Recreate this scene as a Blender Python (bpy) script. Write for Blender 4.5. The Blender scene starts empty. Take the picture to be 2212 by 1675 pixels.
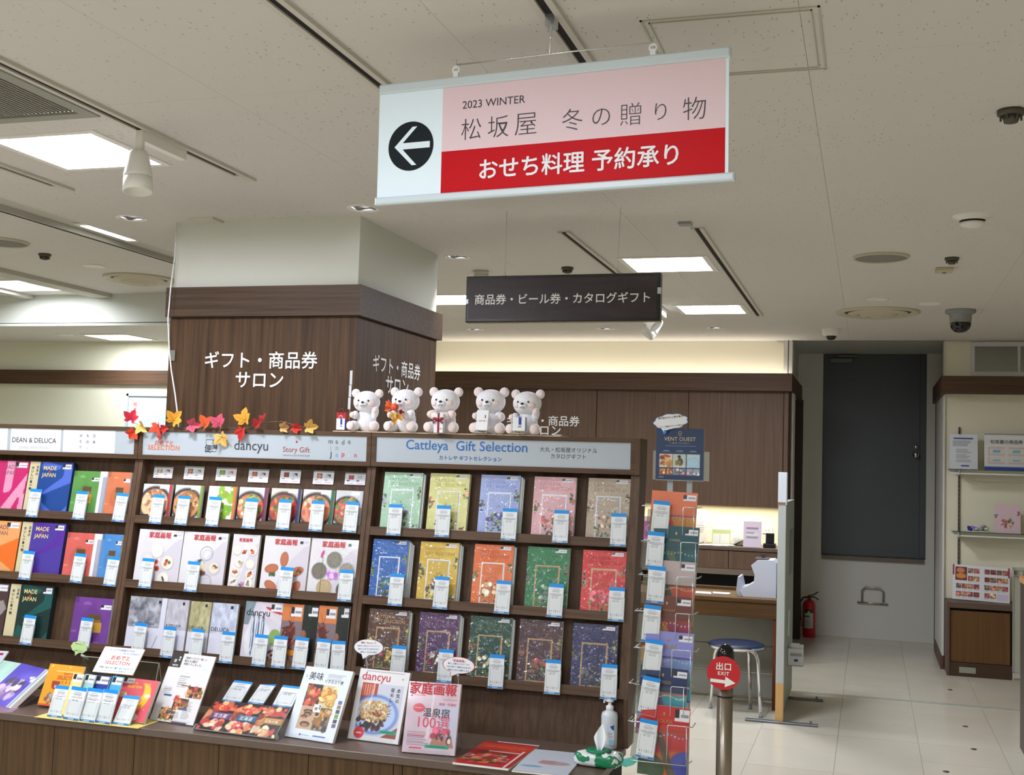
import bpy, math, random
import numpy as np
from mathutils import Matrix, Vector
S = bpy.context.scene
C = S.collection
PI = math.pi
# ------------------------------------------------------------------ camera
F, PITCH, ROLL, YAW, H = 2521.6, 0.06484, 0.030353, -0.299032, 1.6
CX, CY = 1106.0, 837.5
def _rot():
    cy, sy = math.cos(YAW), math.sin(YAW); cp, sp = math.cos(PITCH), math.sin(PITCH); cr, sr = math.cos(ROLL), math.sin(ROLL)
    Rz = np.array([[cy, -sy, 0], [sy, cy, 0], [0, 0, 1]]); B = np.array([[1, 0, 0], [0, 0, -1], [0, 1, 0.]])
    P = np.array([[1, 0, 0], [0, cp, sp], [0, -sp, cp]]); O = np.array([[cr, -sr, 0], [sr, cr, 0], [0, 0, 1]])
    return O @ P @ B @ Rz
RM = _rot()                      # world -> camera (x right, y down, z forward)
cam = bpy.data.cameras.new('camera'); cam.sensor_width = 36.0; cam.lens = F / 2212 * 36.0; cam.clip_start = .05
cam_o = bpy.data.objects.new('camera', cam); C.objects.link(cam_o)
_r = RM.T
M3 = Matrix(((_r[0][0], -_r[0][1], -_r[0][2]), (_r[1][0], -_r[1][1], -_r[1][2]), (_r[2][0], -_r[2][1], -_r[2][2])))
cam_o.matrix_world = Matrix.Translation((0, 0, H)) @ M3.to_4x4()
S.camera = cam_o
# world, exposure
S.view_settings.view_transform = 'Standard'; S.view_settings.look = 'None'
S.view_settings.exposure = -0.04; S.view_settings.gamma = 1.0; S.view_settings.use_curve_mapping = False
w = bpy.data.worlds.new('world'); S.world = w; w.use_nodes = True
w.node_tree.nodes['Background'].inputs[0].default_value = (.8, .85, .9, 1)
w.node_tree.nodes['Background'].inputs[1].default_value = 0.02
def area(loc, sx, sy, power, col=(1, .97, .9), rot=(0, 0, 0), name='troffer_light', spread=PI):
    l = bpy.data.lights.new(name, 'AREA'); l.shape = 'RECTANGLE'; l.size = sx; l.size_y = sy; l.energy = power; l.color = col; l.spread = spread
    o = bpy.data.objects.new(name, l); C.objects.link(o); o.location = loc; o.rotation_euler = rot
    return o
def spot(loc, tgt, power, ang=60, col=(1, .97, .92), blend=.6, r=.03):
    l = bpy.data.lights.new('downlight', 'SPOT'); l.energy = power; l.spot_size = math.radians(ang); l.spot_blend = blend; l.color = col; l.shadow_soft_size = r
    o = bpy.data.objects.new('downlight', l); C.objects.link(o); o.location = loc
    d = Vector(tgt) - Vector(loc); o.rotation_euler = d.to_track_quat('-Z', 'Y').to_euler()
    return o
CE = 2.75
# ceiling troffers that the photo shows (x, y, power) and the ones of the same shop behind the camera
COOL = (.93, .97, 1.08)
for x, y, p in ((-2.93, 3.74, 36), (-1.1, 6.5, 42), (-1.1, 8.39, 40), (-2.9, 7.75, 34), (-5.73, 6.8, 15)):
    area((x, y, CE + .02), .38, .38, p, COOL)
area((-5.78, 7.95, 2.50), .34, .3, 12, COOL)
for x, y, p in ((-2.93, 1.4, 34), (-1.1, 1.4, 34), (-1.1, -1.2, 30), (-2.93, -1.2, 30), (-4.8, 1.4, 34), (-4.8, 3.8, 30), (-4.8, -1.2, 30), (.8, -1.2, 24)):
    area((x, y, CE - .01), .45, .45, p, COOL)
for x, y, p in ((-3.49, 4.88, 4), (-2.24, 4.86, 4), (-2.23, 6.12, 26), (-3.29, 9.53, 16), (-2.13, 9.52, 16), (-1.21, 9.49, 16)):
    spot((x, y, CE - .012), (x, y, 0), p, 62, (1, .95, .87))
for x, tx in ((-3.6, -3.4), (-2.4, -2.5), (-1.3, -1.6)):          # invented spots without fittings over the aisle, added to light the display
    spot((x, 2.9, CE - .14), (tx, 4.75, .95), 8, 70, (1, .98, .95))

# ------------------------------------------------------------------ geometry helpers
CAM = np.array([0, 0, H])
def ray(u, v): return RM.T @ np.array([(u - CX) / F, (v - CY) / F, 1.0])
def onz(u, v, z): r = ray(u, v); return CAM + (z - H) / r[2] * r
def ony(u, v, y): r = ray(u, v); return CAM + y / r[1] * r
def onx(u, v, x): r = ray(u, v); return CAM + x / r[0] * r
def onplane(u, v, p, n): r = ray(u, v); return CAM + np.dot(np.array(p) - CAM, n) / np.dot(r, n) * r
def lin(c):
    c = np.asarray(c, float) / 255.0
    return np.where(c <= .04045, c / 12.92, ((c + .055) / 1.055) ** 2.4)
def rgba(c): a = lin(c); return (float(a[0]), float(a[1]), float(a[2]), 1.0)
MATS = {}
def mat(name, col=(200, 200, 200), rough=.6, metal=0.0, emit=0.0, coat=0.0, spec=.5, alpha=None, trans=0.0):
    if name in MATS: return MATS[name]
    m = bpy.data.materials.new(name); m.use_nodes = True; b = m.node_tree.nodes['Principled BSDF']
    b.inputs['Base Color'].default_value = rgba(col); b.inputs['Roughness'].default_value = rough; b.inputs['Metallic'].default_value = metal
    b.inputs['Specular IOR Level'].default_value = spec
    if coat: b.inputs['Coat Weight'].default_value = coat; b.inputs['Coat Roughness'].default_value = .08
    if emit: b.inputs['Emission Color'].default_value = rgba(col); b.inputs['Emission Strength'].default_value = emit
    if trans: b.inputs['Transmission Weight'].default_value = trans
    m.diffuse_color = rgba(col); MATS[name] = m
    return m
def nodes(m): return m.node_tree.nodes, m.node_tree.links, m.node_tree.nodes['Principled BSDF']
def wood(name, c1, c2, grain='z', rough=.45, scale=1.0):
    m = mat(name, c1, rough, spec=.22); N, L, b = nodes(m)
    tc = N.new('ShaderNodeTexCoord'); mp = N.new('ShaderNodeMapping'); no = N.new('ShaderNodeTexNoise'); no2 = N.new('ShaderNodeTexNoise'); r = N.new('ShaderNodeValToRGB')
    s = {'z': (55, 55, 1.6), 'x': (1.6, 55, 70), 'y': (55, 1.6, 55)}[grain]
    mp.inputs['Scale'].default_value = [k * scale for k in s]
    L.new(tc.outputs['Object'], mp.inputs[0]); L.new(mp.outputs[0], no.inputs['Vector']); no.inputs['Scale'].default_value = 1.0; no.inputs['Detail'].default_value = 5; no.inputs['Roughness'].default_value = .65
    r.color_ramp.elements[0].position = .3; r.color_ramp.elements[0].color = rgba(c1); r.color_ramp.elements[1].position = .72; r.color_ramp.elements[1].color = rgba(c2)
    L.new(no.outputs['Fac'], r.inputs[0]); L.new(r.outputs[0], b.inputs['Base Color'])
    bp = N.new('ShaderNodeBump'); bp.inputs['Strength'].default_value = .06; bp.inputs['Distance'].default_value = .002; L.new(no.outputs['Fac'], bp.inputs['Height']); L.new(bp.outputs[0], b.inputs['Normal'])
    return m
def noisy(name, c1, c2, scale=4, rough=.7, bump=0.0, bscale=60):
    m = mat(name, c1, rough); N, L, b = nodes(m)
    tc = N.new('ShaderNodeTexCoord'); no = N.new('ShaderNodeTexNoise'); mx = N.new('ShaderNodeMix'); mx.data_type = 'RGBA'
    no.inputs['Scale'].default_value = scale; no.inputs['Detail'].default_value = 4; L.new(tc.outputs['Object'], no.inputs['Vector'])
    L.new(no.outputs['Fac'], mx.inputs[0]); mx.inputs[6].default_value = rgba(c1); mx.inputs[7].default_value = rgba(c2); L.new(mx.outputs[2], b.inputs['Base Color'])
    if bump:
        n2 = N.new('ShaderNodeTexNoise'); n2.inputs['Scale'].default_value = bscale; n2.inputs['Detail'].default_value = 3; L.new(tc.outputs['Object'], n2.inputs['Vector'])
        bp = N.new('ShaderNodeBump'); bp.inputs['Strength'].default_value = bump; bp.inputs['Distance'].default_value = .004; L.new(n2.outputs['Fac'], bp.inputs['Height']); L.new(bp.outputs[0], b.inputs['Normal'])
    return m
def clear(name, tint=(253, 254, 254), fac=.02, rough=.06, fres=True):
    if name in MATS: return MATS[name]
    m = bpy.data.materials.new(name); m.use_nodes = True; N, L = m.node_tree.nodes, m.node_tree.links; N.clear()
    o = N.new('ShaderNodeOutputMaterial'); t = N.new('ShaderNodeBsdfTransparent'); g = N.new('ShaderNodeBsdfGlossy'); x = N.new('ShaderNodeMixShader'); f = N.new('ShaderNodeFresnel')
    a = N.new('ShaderNodeMath'); a.operation = 'ADD'; a.inputs[1].default_value = fac; a.use_clamp = True
    t.inputs[0].default_value = rgba(tint); g.inputs['Roughness'].default_value = rough; f.inputs[0].default_value = 1.45
    L.new(f.outputs[0], a.inputs[0]) if fres else setattr(a.inputs[0], 'default_value', 0.0); L.new(a.outputs[0], x.inputs[0]); L.new(t.outputs[0], x.inputs[1]); L.new(g.outputs[0], x.inputs[2]); L.new(x.outputs[0], o.inputs[0])
    MATS[name] = m; return m
def painted(name, rough=.45, coat=0.0, film=0.0):
    if name in MATS: return MATS[name]
    m = mat(name, (200, 200, 200), rough, coat=coat); N, L, b = nodes(m)
    a = N.new('ShaderNodeAttribute'); a.attribute_name = 'Col'; L.new(a.outputs['Color'], b.inputs['Base Color'])
    if film:
        tc = N.new('ShaderNodeTexCoord'); n2 = N.new('ShaderNodeTexNoise'); n2.inputs['Scale'].default_value = 22; n2.inputs['Detail'].default_value = 1.5; n2.inputs['Distortion'].default_value = 1.6
        L.new(tc.outputs['Object'], n2.inputs['Vector']); bp = N.new('ShaderNodeBump'); bp.inputs['Strength'].default_value = film; bp.inputs['Distance'].default_value = .02
        L.new(n2.outputs['Fac'], bp.inputs['Height']); L.new(bp.outputs[0], b.inputs['Coat Normal'])
        b.inputs['Coat Weight'].default_value = 1.0; b.inputs['Coat Roughness'].default_value = .06
    return m
PAPER = painted('printed_paper', .5); GLOSSP = painted('printed_gloss', .32, .35); FILMP = painted('printed_under_film', .45, 1.0, 1.0)

class MB:
    """collects geometry; optional matrix applied to everything added"""
    def __init__(s): s.v = []; s.f = []; s.mi = []; s.M = None; s.k = 0; s.sm = []
    def add(s, vs, fs, smooth=False):
        n = len(s.v)
        for p in vs:
            p = Vector(p)
            if s.M is not None: p = s.M @ p
            s.v.append(tuple(p))
        for q in fs: s.f.append(tuple(i + n for i in q)); s.mi.append(s.k); s.sm.append(smooth)
        return s
    def box(s, x0, x1, y0, y1, z0, z1):
        return s.add([(x, y, z) for z in (z0, z1) for y in (y0, y1) for x in (x0, x1)],
                     [(0, 2, 3, 1), (4, 5, 7, 6), (0, 1, 5, 4), (2, 6, 7, 3), (0, 4, 6, 2), (1, 3, 7, 5)])
    def bbox(s, x0, x1, y0, y1, z0, z1, b=.002):
        # box with chamfered front edges (towards -y) and sides
        xs = (x0, x0 + b, x1 - b, x1); zs = (z0, z0 + b, z1 - b, z1)
        vs = [(x0, y1, z0), (x1, y1, z0), (x1, y1, z1), (x0, y1, z1), (x0, y0 + b, z0), (x1, y0 + b, z0), (x1, y0 + b, z1), (x0, y0 + b, z1),
              (x0 + b, y0, z0 + b), (x1 - b, y0, z0 + b), (x1 - b, y0, z1 - b), (x0 + b, y0, z1 - b)]
        return s.add(vs, [(0, 3, 2, 1), (8, 9, 10, 11), (4, 5, 9, 8), (5, 6, 10, 9), (6, 7, 11, 10), (7, 4, 8, 11), (0, 1, 5, 4), (1, 2, 6, 5), (2, 3, 7, 6), (3, 0, 4, 7)])
    def quad(s, a, b, c, d): return s.add([a, b, c, d], [(0, 1, 2, 3)])
    def lathe(s, prof, n=24, c=(0, 0, 0), cap=True, axis='z'):
        vs = []; fs = []
        for r, z in prof:
            for i in range(n):
                a = 2 * PI * i / n; p = (r * math.cos(a), r * math.sin(a), z)
                if axis == 'y': p = (p[0], z, p[1])
                if axis == 'x': p = (z, p[0], p[1])
                vs.append((p[0] + c[0], p[1] + c[1], p[2] + c[2]))
        m = len(prof)
        for j in range(m - 1):
            for i in range(n):
                k = (i + 1) % n; fs.append((j * n + i, j * n + k, (j + 1) * n + k, (j + 1) * n + i))
        if cap:
            if prof[0][0] > 1e-6: fs.append(tuple(range(n))[::-1])
            if prof[-1][0] > 1e-6: fs.append(tuple((m - 1) * n + i for i in range(n)))
        return s.add(vs, fs, True)
    def ell(s, c, r, n=20, m=12, rot=None):
        vs = []; fs = []
        for j in range(m + 1):
            t = PI * j / m
            for i in range(n):
                a = 2 * PI * i / n; p = Vector((r[0] * math.sin(t) * math.cos(a), r[1] * math.sin(t) * math.sin(a), r[2] * math.cos(t)))
                if rot: p = rot @ p
                vs.append(p + Vector(c))
        for j in range(m):
            for i in range(n):
                k = (i + 1) % n; fs.append((j * n + i, (j + 1) * n + i, (j + 1) * n + k, j * n + k))
        return s.add(vs, fs, True)
    def tube(s, pts, r, n=8, closed=False):
        pts = [Vector(p) for p in pts]; m = len(pts); vs = []; fs = []; up = None
        for i, p in enumerate(pts):
            a = pts[(i - 1) % m] if (i > 0 or closed) else p; b = pts[(i + 1) % m] if (i < m - 1 or closed) else p
            t = (b - a).normalized() if (b - a).length > 1e-9 else Vector((0, 0, 1))
            if up is None: up = t.orthogonal().normalized()
            up = (up - t * up.dot(t)); up = up.normalized() if up.length > 1e-6 else t.orthogonal().normalized()
            w_ = t.cross(up); rr = r[i] if isinstance(r, (list, tuple)) else r
            for k in range(n): q = 2 * PI * k / n; vs.append(p + up * (rr * math.cos(q)) + w_ * (rr * math.sin(q)))
        for i in range(m if closed else m - 1):
            j = (i + 1) % m
            for k in range(n): l = (k + 1) % n; fs.append((i * n + k, i * n + l, j * n + l, j * n + k))
        if not closed: fs.append(tuple(range(n))[::-1]); fs.append(tuple((m - 1) * n + k for k in range(n)))
        return s.add(vs, fs, True)
    def prism(s, poly, y0, y1):      # polygon in x,z extruded along y
        n = len(poly)
        return s.add([(x, y0, z) for x, z in poly] + [(x, y1, z) for x, z in poly], [tuple(range(n)), tuple(range(n, 2 * n))[::-1]] + [(i, i + n, (i + 1) % n + n, (i + 1) % n) for i in range(n)])
    def obj(s, name, mats, parent=None, loc=None):
        me = bpy.data.meshes.new(name); me.from_pydata(s.v, [], s.f)
        if not isinstance(mats, (list, tuple)): mats = [mats]
        for m in mats: me.materials.append(m)
        me.polygons.foreach_set('material_index', s.mi); me.polygons.foreach_set('use_smooth', s.sm); me.update()
        import bmesh
        bm = bmesh.new(); bm.from_mesh(me); bmesh.ops.recalc_face_normals(bm, faces=bm.faces); bm.to_mesh(me); bm.free()
        return link(name, me, parent, loc)
def link(name, me, parent=None, loc=None):
    o = bpy.data.objects.new(name, me); C.objects.link(o)
    if parent is not None: o.parent = parent
    if loc is not None: o.location = loc
    return o
def tag(o, label, cat, group=None, kind=None):
    o['label'] = label; o['category'] = cat
    if group: o['group'] = group
    if kind: o['kind'] = kind
    return o
def thing(name, label, cat, loc=(0, 0, 0), rot=(0, 0, 0), group=None, M=None):
    o = bpy.data.objects.new(name, None); C.objects.link(o); o.empty_display_size = .05
    if M is not None: o.matrix_world = M
    else: o.location = loc; o.rotation_euler = rot
    return tag(o, label, cat, group)
def struct(name, mb, m, parent=None):
    o = mb.obj(name, m, parent)
    if parent is None: o['kind'] = 'structure'
    return o
def clone(root, loc=None, label=None, rot=None):
    r = root.copy(); C.objects.link(r)
    if loc is not None: r.location = loc
    if rot is not None: r.rotation_euler = rot
    if label: r['label'] = label
    for ch in root.children:
        c_ = ch.copy(); C.objects.link(c_); c_.parent = r
        for g in ch.children: d = g.copy(); C.objects.link(d); d.parent = c_
    return r
# ---- lettering (flat mesh from the built-in font)
TS = bpy.data.scenes.new('lettering'); TVL = TS.view_layers[0]
_tc = {}
def glyphs(body, weight=0.0, spacing=1.0, shear=0.0):
    if any(ord(c) > 0x2000 for c in body): return bold(body, weight, spacing, shear)
    return _glyphs(body, weight, spacing, shear)
def _glyphs(body, weight=0.0, spacing=1.0, shear=0.0):
    key = (body, weight, spacing, shear)
    if key not in _tc:
        cu = bpy.data.curves.new('lettering', 'FONT'); cu.body = body; cu.size = 1.0; cu.align_x = 'LEFT'; cu.offset = weight; cu.space_character = spacing; cu.shear = shear; cu.resolution_u = 3
        o = bpy.data.objects.new('lettering', cu); TS.collection.objects.link(o); TVL.update()
        dg = TVL.depsgraph if hasattr(TVL, 'depsgraph') else None
        me = bpy.data.meshes.new_from_object(o.evaluated_get(dg)) if dg else bpy.data.meshes.new_from_object(o)
        v = np.zeros(len(me.vertices) * 3); me.vertices.foreach_get('co', v); v = v.reshape(-1, 3)
        f = [tuple(p.vertices) for p in me.polygons]
        bpy.data.objects.remove(o); bpy.data.meshes.remove(me); bpy.data.curves.remove(cu)
        if len(v): _tc[key] = (v, f, v.min(0), v.max(0))
        else: _tc[key] = (np.zeros((0, 3)), [], np.zeros(3), np.ones(3))
    return _tc[key]
def bold(body, weight, spacing, shear):
    """heavier Japanese lettering: the plain outline laid over itself with tiny shifts"""
    key = (body, weight, spacing, shear, 'b')
    if key in _tc: return _tc[key]
    v, f, lo, hi = _glyphs(body, 0.0 if weight > 0 else max(weight, -.012), spacing, shear)
    if weight > .004 and len(v):
        w_ = min(weight, .02); vs = []; fs = []
        for i, (dx, dy) in enumerate(((0, 0), (w_, 0), (-w_, 0), (0, w_), (0, -w_))):
            vs.append(v + np.array([dx, dy, (i + 1) * .0025 if i else 0.0])); fs += [tuple(k + i * len(v) for k in q) for q in f]
        v = np.concatenate(vs); f = fs; lo = v.min(0); hi = v.max(0)
    _tc[key] = (v, f, lo, hi); return _tc[key]
def text(body, m, parent, cx, cz, width=None, height=None, y=-.0008, weight=0.0, spacing=1.0, shear=0.0, name='lettering', rot=0.0, vertical=False, pitch=1.08):
    """lettering standing in the local x,z plane facing -y, centred on cx,cz"""
    if vertical:
        mb_v = []; mb_f = []; n = 0
        for i, ch in enumerate(body):
            v, f, lo, hi = glyphs(ch, weight)
            if not len(v): continue
            c0 = (lo + hi) / 2
            for p in v: mb_v.append((p[0] - c0[0], p[2], (p[1] - .35) - i * pitch))
            for q in f: mb_f.append(tuple(k + n for k in q))
            n = len(mb_v)
        V = np.array(mb_v); lo = V.min(0); hi = V.max(0); c0 = (lo + hi) / 2; sc = height / (hi[2] - lo[2])
        c0[1] = 0; V = (V - c0) * sc; verts = [(p[0] + cx, y - p[1], p[2] + cz) for p in V]; faces = mb_f
    else:
        v, f, lo, hi = glyphs(body, weight, spacing, shear)
        if not len(v): return None
        if width is None: sc = sx = height / (hi[1] - lo[1])
        else:
            sc = sx = width / (hi[0] - lo[0])
            if height: sc = height / (hi[1] - lo[1])
        c0 = (lo + hi) / 2; ca, sa = math.cos(rot), math.sin(rot)
        verts = []
        for p in v:
            a, b = (p[0] - c0[0]) * sx, (p[1] - c0[1]) * sc
            verts.append((a * ca - b * sa + cx, y - p[2] * sc, a * sa + b * ca + cz))
        faces = f
    me = bpy.data.meshes.new(name); me.from_pydata(verts, [], faces); me.materials.append(m); me.update()
    return link(name, me, parent)
# ---- printed pictures: a fine grid of coloured points
class Cv:
    def __init__(s, w, h, n=60, base=(255, 255, 255), seed=0):
        s.w, s.h = w, h; s.nx = n; s.ny = max(2, int(round(n * h / w))); s.rs = np.random.RandomState(seed)
        s.X, s.Y = np.meshgrid(np.linspace(0, 1, s.nx + 1), np.linspace(0, 1, s.ny + 1)); s.a = np.zeros((s.ny + 1, s.nx + 1, 3)); s.a[:] = base; s.k = h / w
    def _mix(s, m, col, al=1.0): m = np.clip(m, 0, 1)[..., None] * al; s.a = s.a * (1 - m) + np.array(col, float) * m; return s
    def rect(s, x0, y0, x1, y1, col, al=1.0): return s._mix((s.X >= x0) & (s.X <= x1) & (s.Y >= y0) & (s.Y <= y1), col, al)
    def frame(s, x0, y0, x1, y1, t, col): 
        ty = t / s.k
        for q in ((x0, y0, x1, y0 + ty), (x0, y1 - ty, x1, y1), (x0, y0, x0 + t, y1), (x1 - t, y0, x1, y1)): s.rect(*q, col)
        return s
    def ell(s, cx, cy, rx, ry=None, col=(0, 0, 0), al=1.0, ang=0.0, soft=.15):
        if ry is None: ry = rx
        dx = s.X - cx; dy = (s.Y - cy) * s.k; ca, sa = math.cos(ang), math.sin(ang)
        d = np.sqrt(((dx * ca + dy * sa) / rx) ** 2 + ((-dx * sa + dy * ca) / ry) ** 2)
        return s._mix((1 - d) / soft + .5, col, al)
    def ring(s, cx, cy, r, t, col, al=1.0):
        d = np.sqrt((s.X - cx) ** 2 + ((s.Y - cy) * s.k) ** 2); return s._mix(1.2 - abs(d - r) / t, col, al)
    def poly(s, pts, col, al=1.0):
        ins = np.zeros(s.X.shape, bool); n = len(pts)
        for i in range(n):
            x1, y1 = pts[i]; x2, y2 = pts[(i + 1) % n]
            if y1 == y2: continue
            cnd = ((s.Y > min(y1, y2)) & (s.Y <= max(y1, y2)) & (s.X < (x2 - x1) * (s.Y - y1) / (y2 - y1) + x1)); ins ^= cnd
        return s._mix(ins, col, al)
    def noise(s, amp=10, sc=8, box=None):
        g = s.rs.rand(sc + 2, sc + 2, 1); u = s.X * sc; v = s.Y * sc; i = np.minimum(u.astype(int), sc); j = np.minimum(v.astype(int), sc); fu = (u - i)[..., None]; fv = (v - j)[..., None]
        q = (g[j, i] * (1 - fu) + g[j, i + 1] * fu) * (1 - fv) + (g[j + 1, i] * (1 - fu) + g[j + 1, i + 1] * fu) * fv
        q = (q - .5) * 2 * amp
        if box: q = q * (((s.X >= box[0]) & (s.X <= box[2]) & (s.Y >= box[1]) & (s.Y <= box[3]))[..., None])
        s.a = s.a + q; return s
    def grain(s, amp=8, box=None):
        q = (s.rs.rand(*s.X.shape)[..., None] - .5) * 2 * amp
        if box: q = q * (((s.X >= box[0]) & (s.X <= box[2]) & (s.Y >= box[1]) & (s.Y <= box[3]))[..., None])
        s.a = s.a + q; return s
    def lines(s, x0, y0, x1, y1, n, col=(120, 120, 125), al=.6, fill=.45):
        for i in range(n):
            yy = y1 - (i + .5) * (y1 - y0) / n; L_ = x0 + (x1 - x0) * (.65 + .35 * s.rs.rand()); hgt = (y1 - y0) / n * fill / 2
            s.rect(x0, yy - hgt, L_, yy + hgt, col, al)
        return s
    def blobs(s, box, cols, n, r=(.03, .07), asp=(.5, 1.0), al=.95):
        x0, y0, x1, y1 = box
        for i in range(n):
            c = np.array(cols[s.rs.randint(len(cols))], float) * (.8 + .4 * s.rs.rand()); rr = r[0] + (r[1] - r[0]) * s.rs.rand()
            s.ell(x0 + (x1 - x0) * s.rs.rand(), y0 + (y1 - y0) * s.rs.rand(), rr, rr * (asp[0] + (asp[1] - asp[0]) * s.rs.rand()), np.clip(c, 0, 255), al, s.rs.rand() * PI, .3)
        return s
    def dots(s, cx, cy, rx, ry, cols, n, r=(.02, .05), asp=(.5, 1.0)):
        for i in range(n):
            t = s.rs.rand() * 2 * PI; q = math.sqrt(s.rs.rand()); c = np.array(cols[s.rs.randint(len(cols))], float) * (.75 + .5 * s.rs.rand()); rr = r[0] + (r[1] - r[0]) * s.rs.rand()
            s.ell(cx + rx * q * math.cos(t), cy + ry * q * math.sin(t), rr, rr * (asp[0] + (asp[1] - asp[0]) * s.rs.rand()), np.clip(c, 0, 255), .95, s.rs.rand() * PI, .3)
        return s
    def sticker(s, x0, y0, x1, y1):
        s.rect(x0, y0, x1, y1, (225, 225, 230)); s.rect(x0, y0 + (y1 - y0) * .3, x0 + (x1 - x0) * .3, y1, (40, 40, 45)); s.rect(x0 + (x1 - x0) * .4, y0 + (y1 - y0) * .35, x1 - .01, y0 + (y1 - y0) * .6, (140, 140, 150)); return s
    def mesh(s, name):
        s.a = np.clip(s.a, 0, 255)
        nx, ny = s.nx + 1, s.ny + 1; n = nx * ny
        co = np.zeros((ny, nx, 3)); co[..., 0] = (s.X - .5) * s.w; co[..., 2] = s.Y * s.h
        i = np.arange(ny - 1)[:, None] * nx + np.arange(nx - 1)[None]; q = np.stack([i, i + 1, i + nx + 1, i + nx], -1).reshape(-1, 4)
        me = bpy.data.meshes.new(name); me.vertices.add(n); me.vertices.foreach_set('co', co.reshape(-1)); nf = len(q)
        me.loops.add(nf * 4); me.loops.foreach_set('vertex_index', q.reshape(-1).astype(np.int32)); me.polygons.add(nf)
        me.polygons.foreach_set('loop_start', np.arange(0, nf * 4, 4, dtype=np.int32)); me.polygons.foreach_set('loop_total', np.full(nf, 4, np.int32))
        me.update(calc_edges=True)
        at = me.color_attributes.new('Col', 'FLOAT_COLOR', 'POINT'); col = np.ones((n, 4)); col[:, :3] = lin(s.a.reshape(-1, 3)); at.data.foreach_set('color', col.reshape(-1))
        return me
    def obj(s, name, parent, m=None, loc=(0, -.0004, 0)):
        me = s.mesh(name); me.materials.append(m or PAPER); return link(name, me, parent, loc)
def book(parent, cv, th=.008, back=(235, 235, 232), m=None, pages=(225, 222, 215), name='cover', spine=None):
    """a leaning book: page block + printed cover (sub-frame: x centred, z up from the foot, front at y=0)"""
    w_, h_ = cv.w, cv.h
    mb = MB(); mb.box(-w_ / 2, w_ / 2, .0006, th, 0, h_); mb.obj('page_block', mat('paper_block_%d_%d_%d' % tuple(pages), pages, .8), parent)
    return cv.obj(name, parent, m or GLOSSP)
def quadframe(BL, BR, TL, TR, z, kmax=87):
    """a rectangular sheet whose foot stands at height z between two photo points; returns matrix, width, height"""
    a, b = onz(*BL, z), onz(*BR, z); ex = (b - a); wd = np.linalg.norm(ex); ex /= wd; nb = np.array([-ex[1], ex[0], 0]); best = None
    for k in range(4, kmax):
        t = math.radians(k); up = math.cos(t) * np.array([0, 0, 1]) + math.sin(t) * nb; n = np.cross(ex, up)
        p, q = onplane(*TL, a, n), onplane(*TR, a, n); h1, h2 = (p - a) @ up, (q - b) @ up
        c = ((p - a) @ ex) ** 2 + ((q - b) @ ex) ** 2 + .5 * (h1 - h2) ** 2
        if h1 > 0 and (best is None or c < best[0]): best = (c, up, (h1 + h2) / 2, k)
    c, up, hh, k = best; yb = np.cross(up, ex); o = (a + b) / 2
    M = Matrix(((ex[0], yb[0], up[0], o[0]), (ex[1], yb[1], up[1], o[1]), (ex[2], yb[2], up[2], o[2]), (0, 0, 0, 1)))
    return M, wd, hh, k
# ================================================================== SETTING
M_SHELF = wood('shelf_wood', (70, 52, 39), (102, 80, 62), 'x', .42)
M_SHELFV = wood('shelf_wood_upright', (72, 53, 40), (104, 81, 63), 'z', .42)
M_BACK = wood('back_board_wood', (64, 47, 34), (92, 70, 52), 'z', .5)
M_PANEL = wood('plinth_wood', (66, 48, 30), (100, 76, 50), 'z', .5)
M_COL = wood('pillar_wood', (52, 36, 22), (96, 70, 48), 'z', .55, .8)
M_COLB = wood('pillar_band_wood', (58, 43, 32), (90, 71, 55), 'x', .5, .8)
M_CAB = wood('cabinet_wood', (84, 65, 51), (108, 86, 69), 'z', .5, .8)
M_DESK = wood('desk_wood', (84, 60, 32), (104, 76, 44), 'x', .5)
M_TOP = noisy('worktop_laminate', (92, 76, 66), (98, 82, 71), 30, .4)
M_WHITE = mat('white_paint', (232, 230, 222), .5); M_WALL = noisy('wall_cream', (228, 222, 198), (232, 227, 205), 3, .8, .05)
M_WALLG = noisy('wall_alcove', (212, 211, 203), (220, 218, 208), 3, .8, .05)
M_COLW = noisy('pillar_paint', (208, 209, 198), (212, 213, 203), 3, .75, .03)
M_DARK = mat('dark_gap', (22, 18, 15), .8); M_ALU = mat('brushed_aluminium', (200, 205, 208), .3, .9); M_CHROME = mat('chrome', (225, 225, 228), .08, 1.0)
M_BLACK = mat('black_plastic', (20, 20, 22), .35); M_GREYP = mat('grey_plastic', (150, 152, 152), .45); M_IVORY = mat('ivory_plastic', (205, 202, 188), .5)
M_W = mat('white_card', (236, 238, 240), .55); M_TXTW = mat('white_lettering', (240, 240, 236), .5); M_TXTK = mat('black_lettering', (30, 30, 34), .6)
M_ACR = clear('clear_acrylic', fac=.045, fres=False); M_GLASS = clear('glass_sheet', (215, 232, 226), .06, .02)
M_LAMP = mat('lamp_glow', (255, 255, 252), .5, emit=9.0)

def sub_rects(r, holes):
    rs = [r]
    for h in holes:
        out = []
        for a in rs:
            x0, x1, y0, y1 = a; hx0, hx1, hy0, hy1 = max(x0, h[0]), min(x1, h[1]), max(y0, h[2]), min(y1, h[3])
            if hx0 >= hx1 or hy0 >= hy1: out.append(a); continue
            if x0 < hx0: out.append((x0, hx0, y0, y1))
            if hx1 < x1: out.append((hx1, x1, y0, y1))
            if y0 < hy0: out.append((hx0, hx1, y0, hy0))
            if hy1 < y1: out.append((hx0, hx1, hy1, y1))
        rs = out
    return rs
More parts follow.
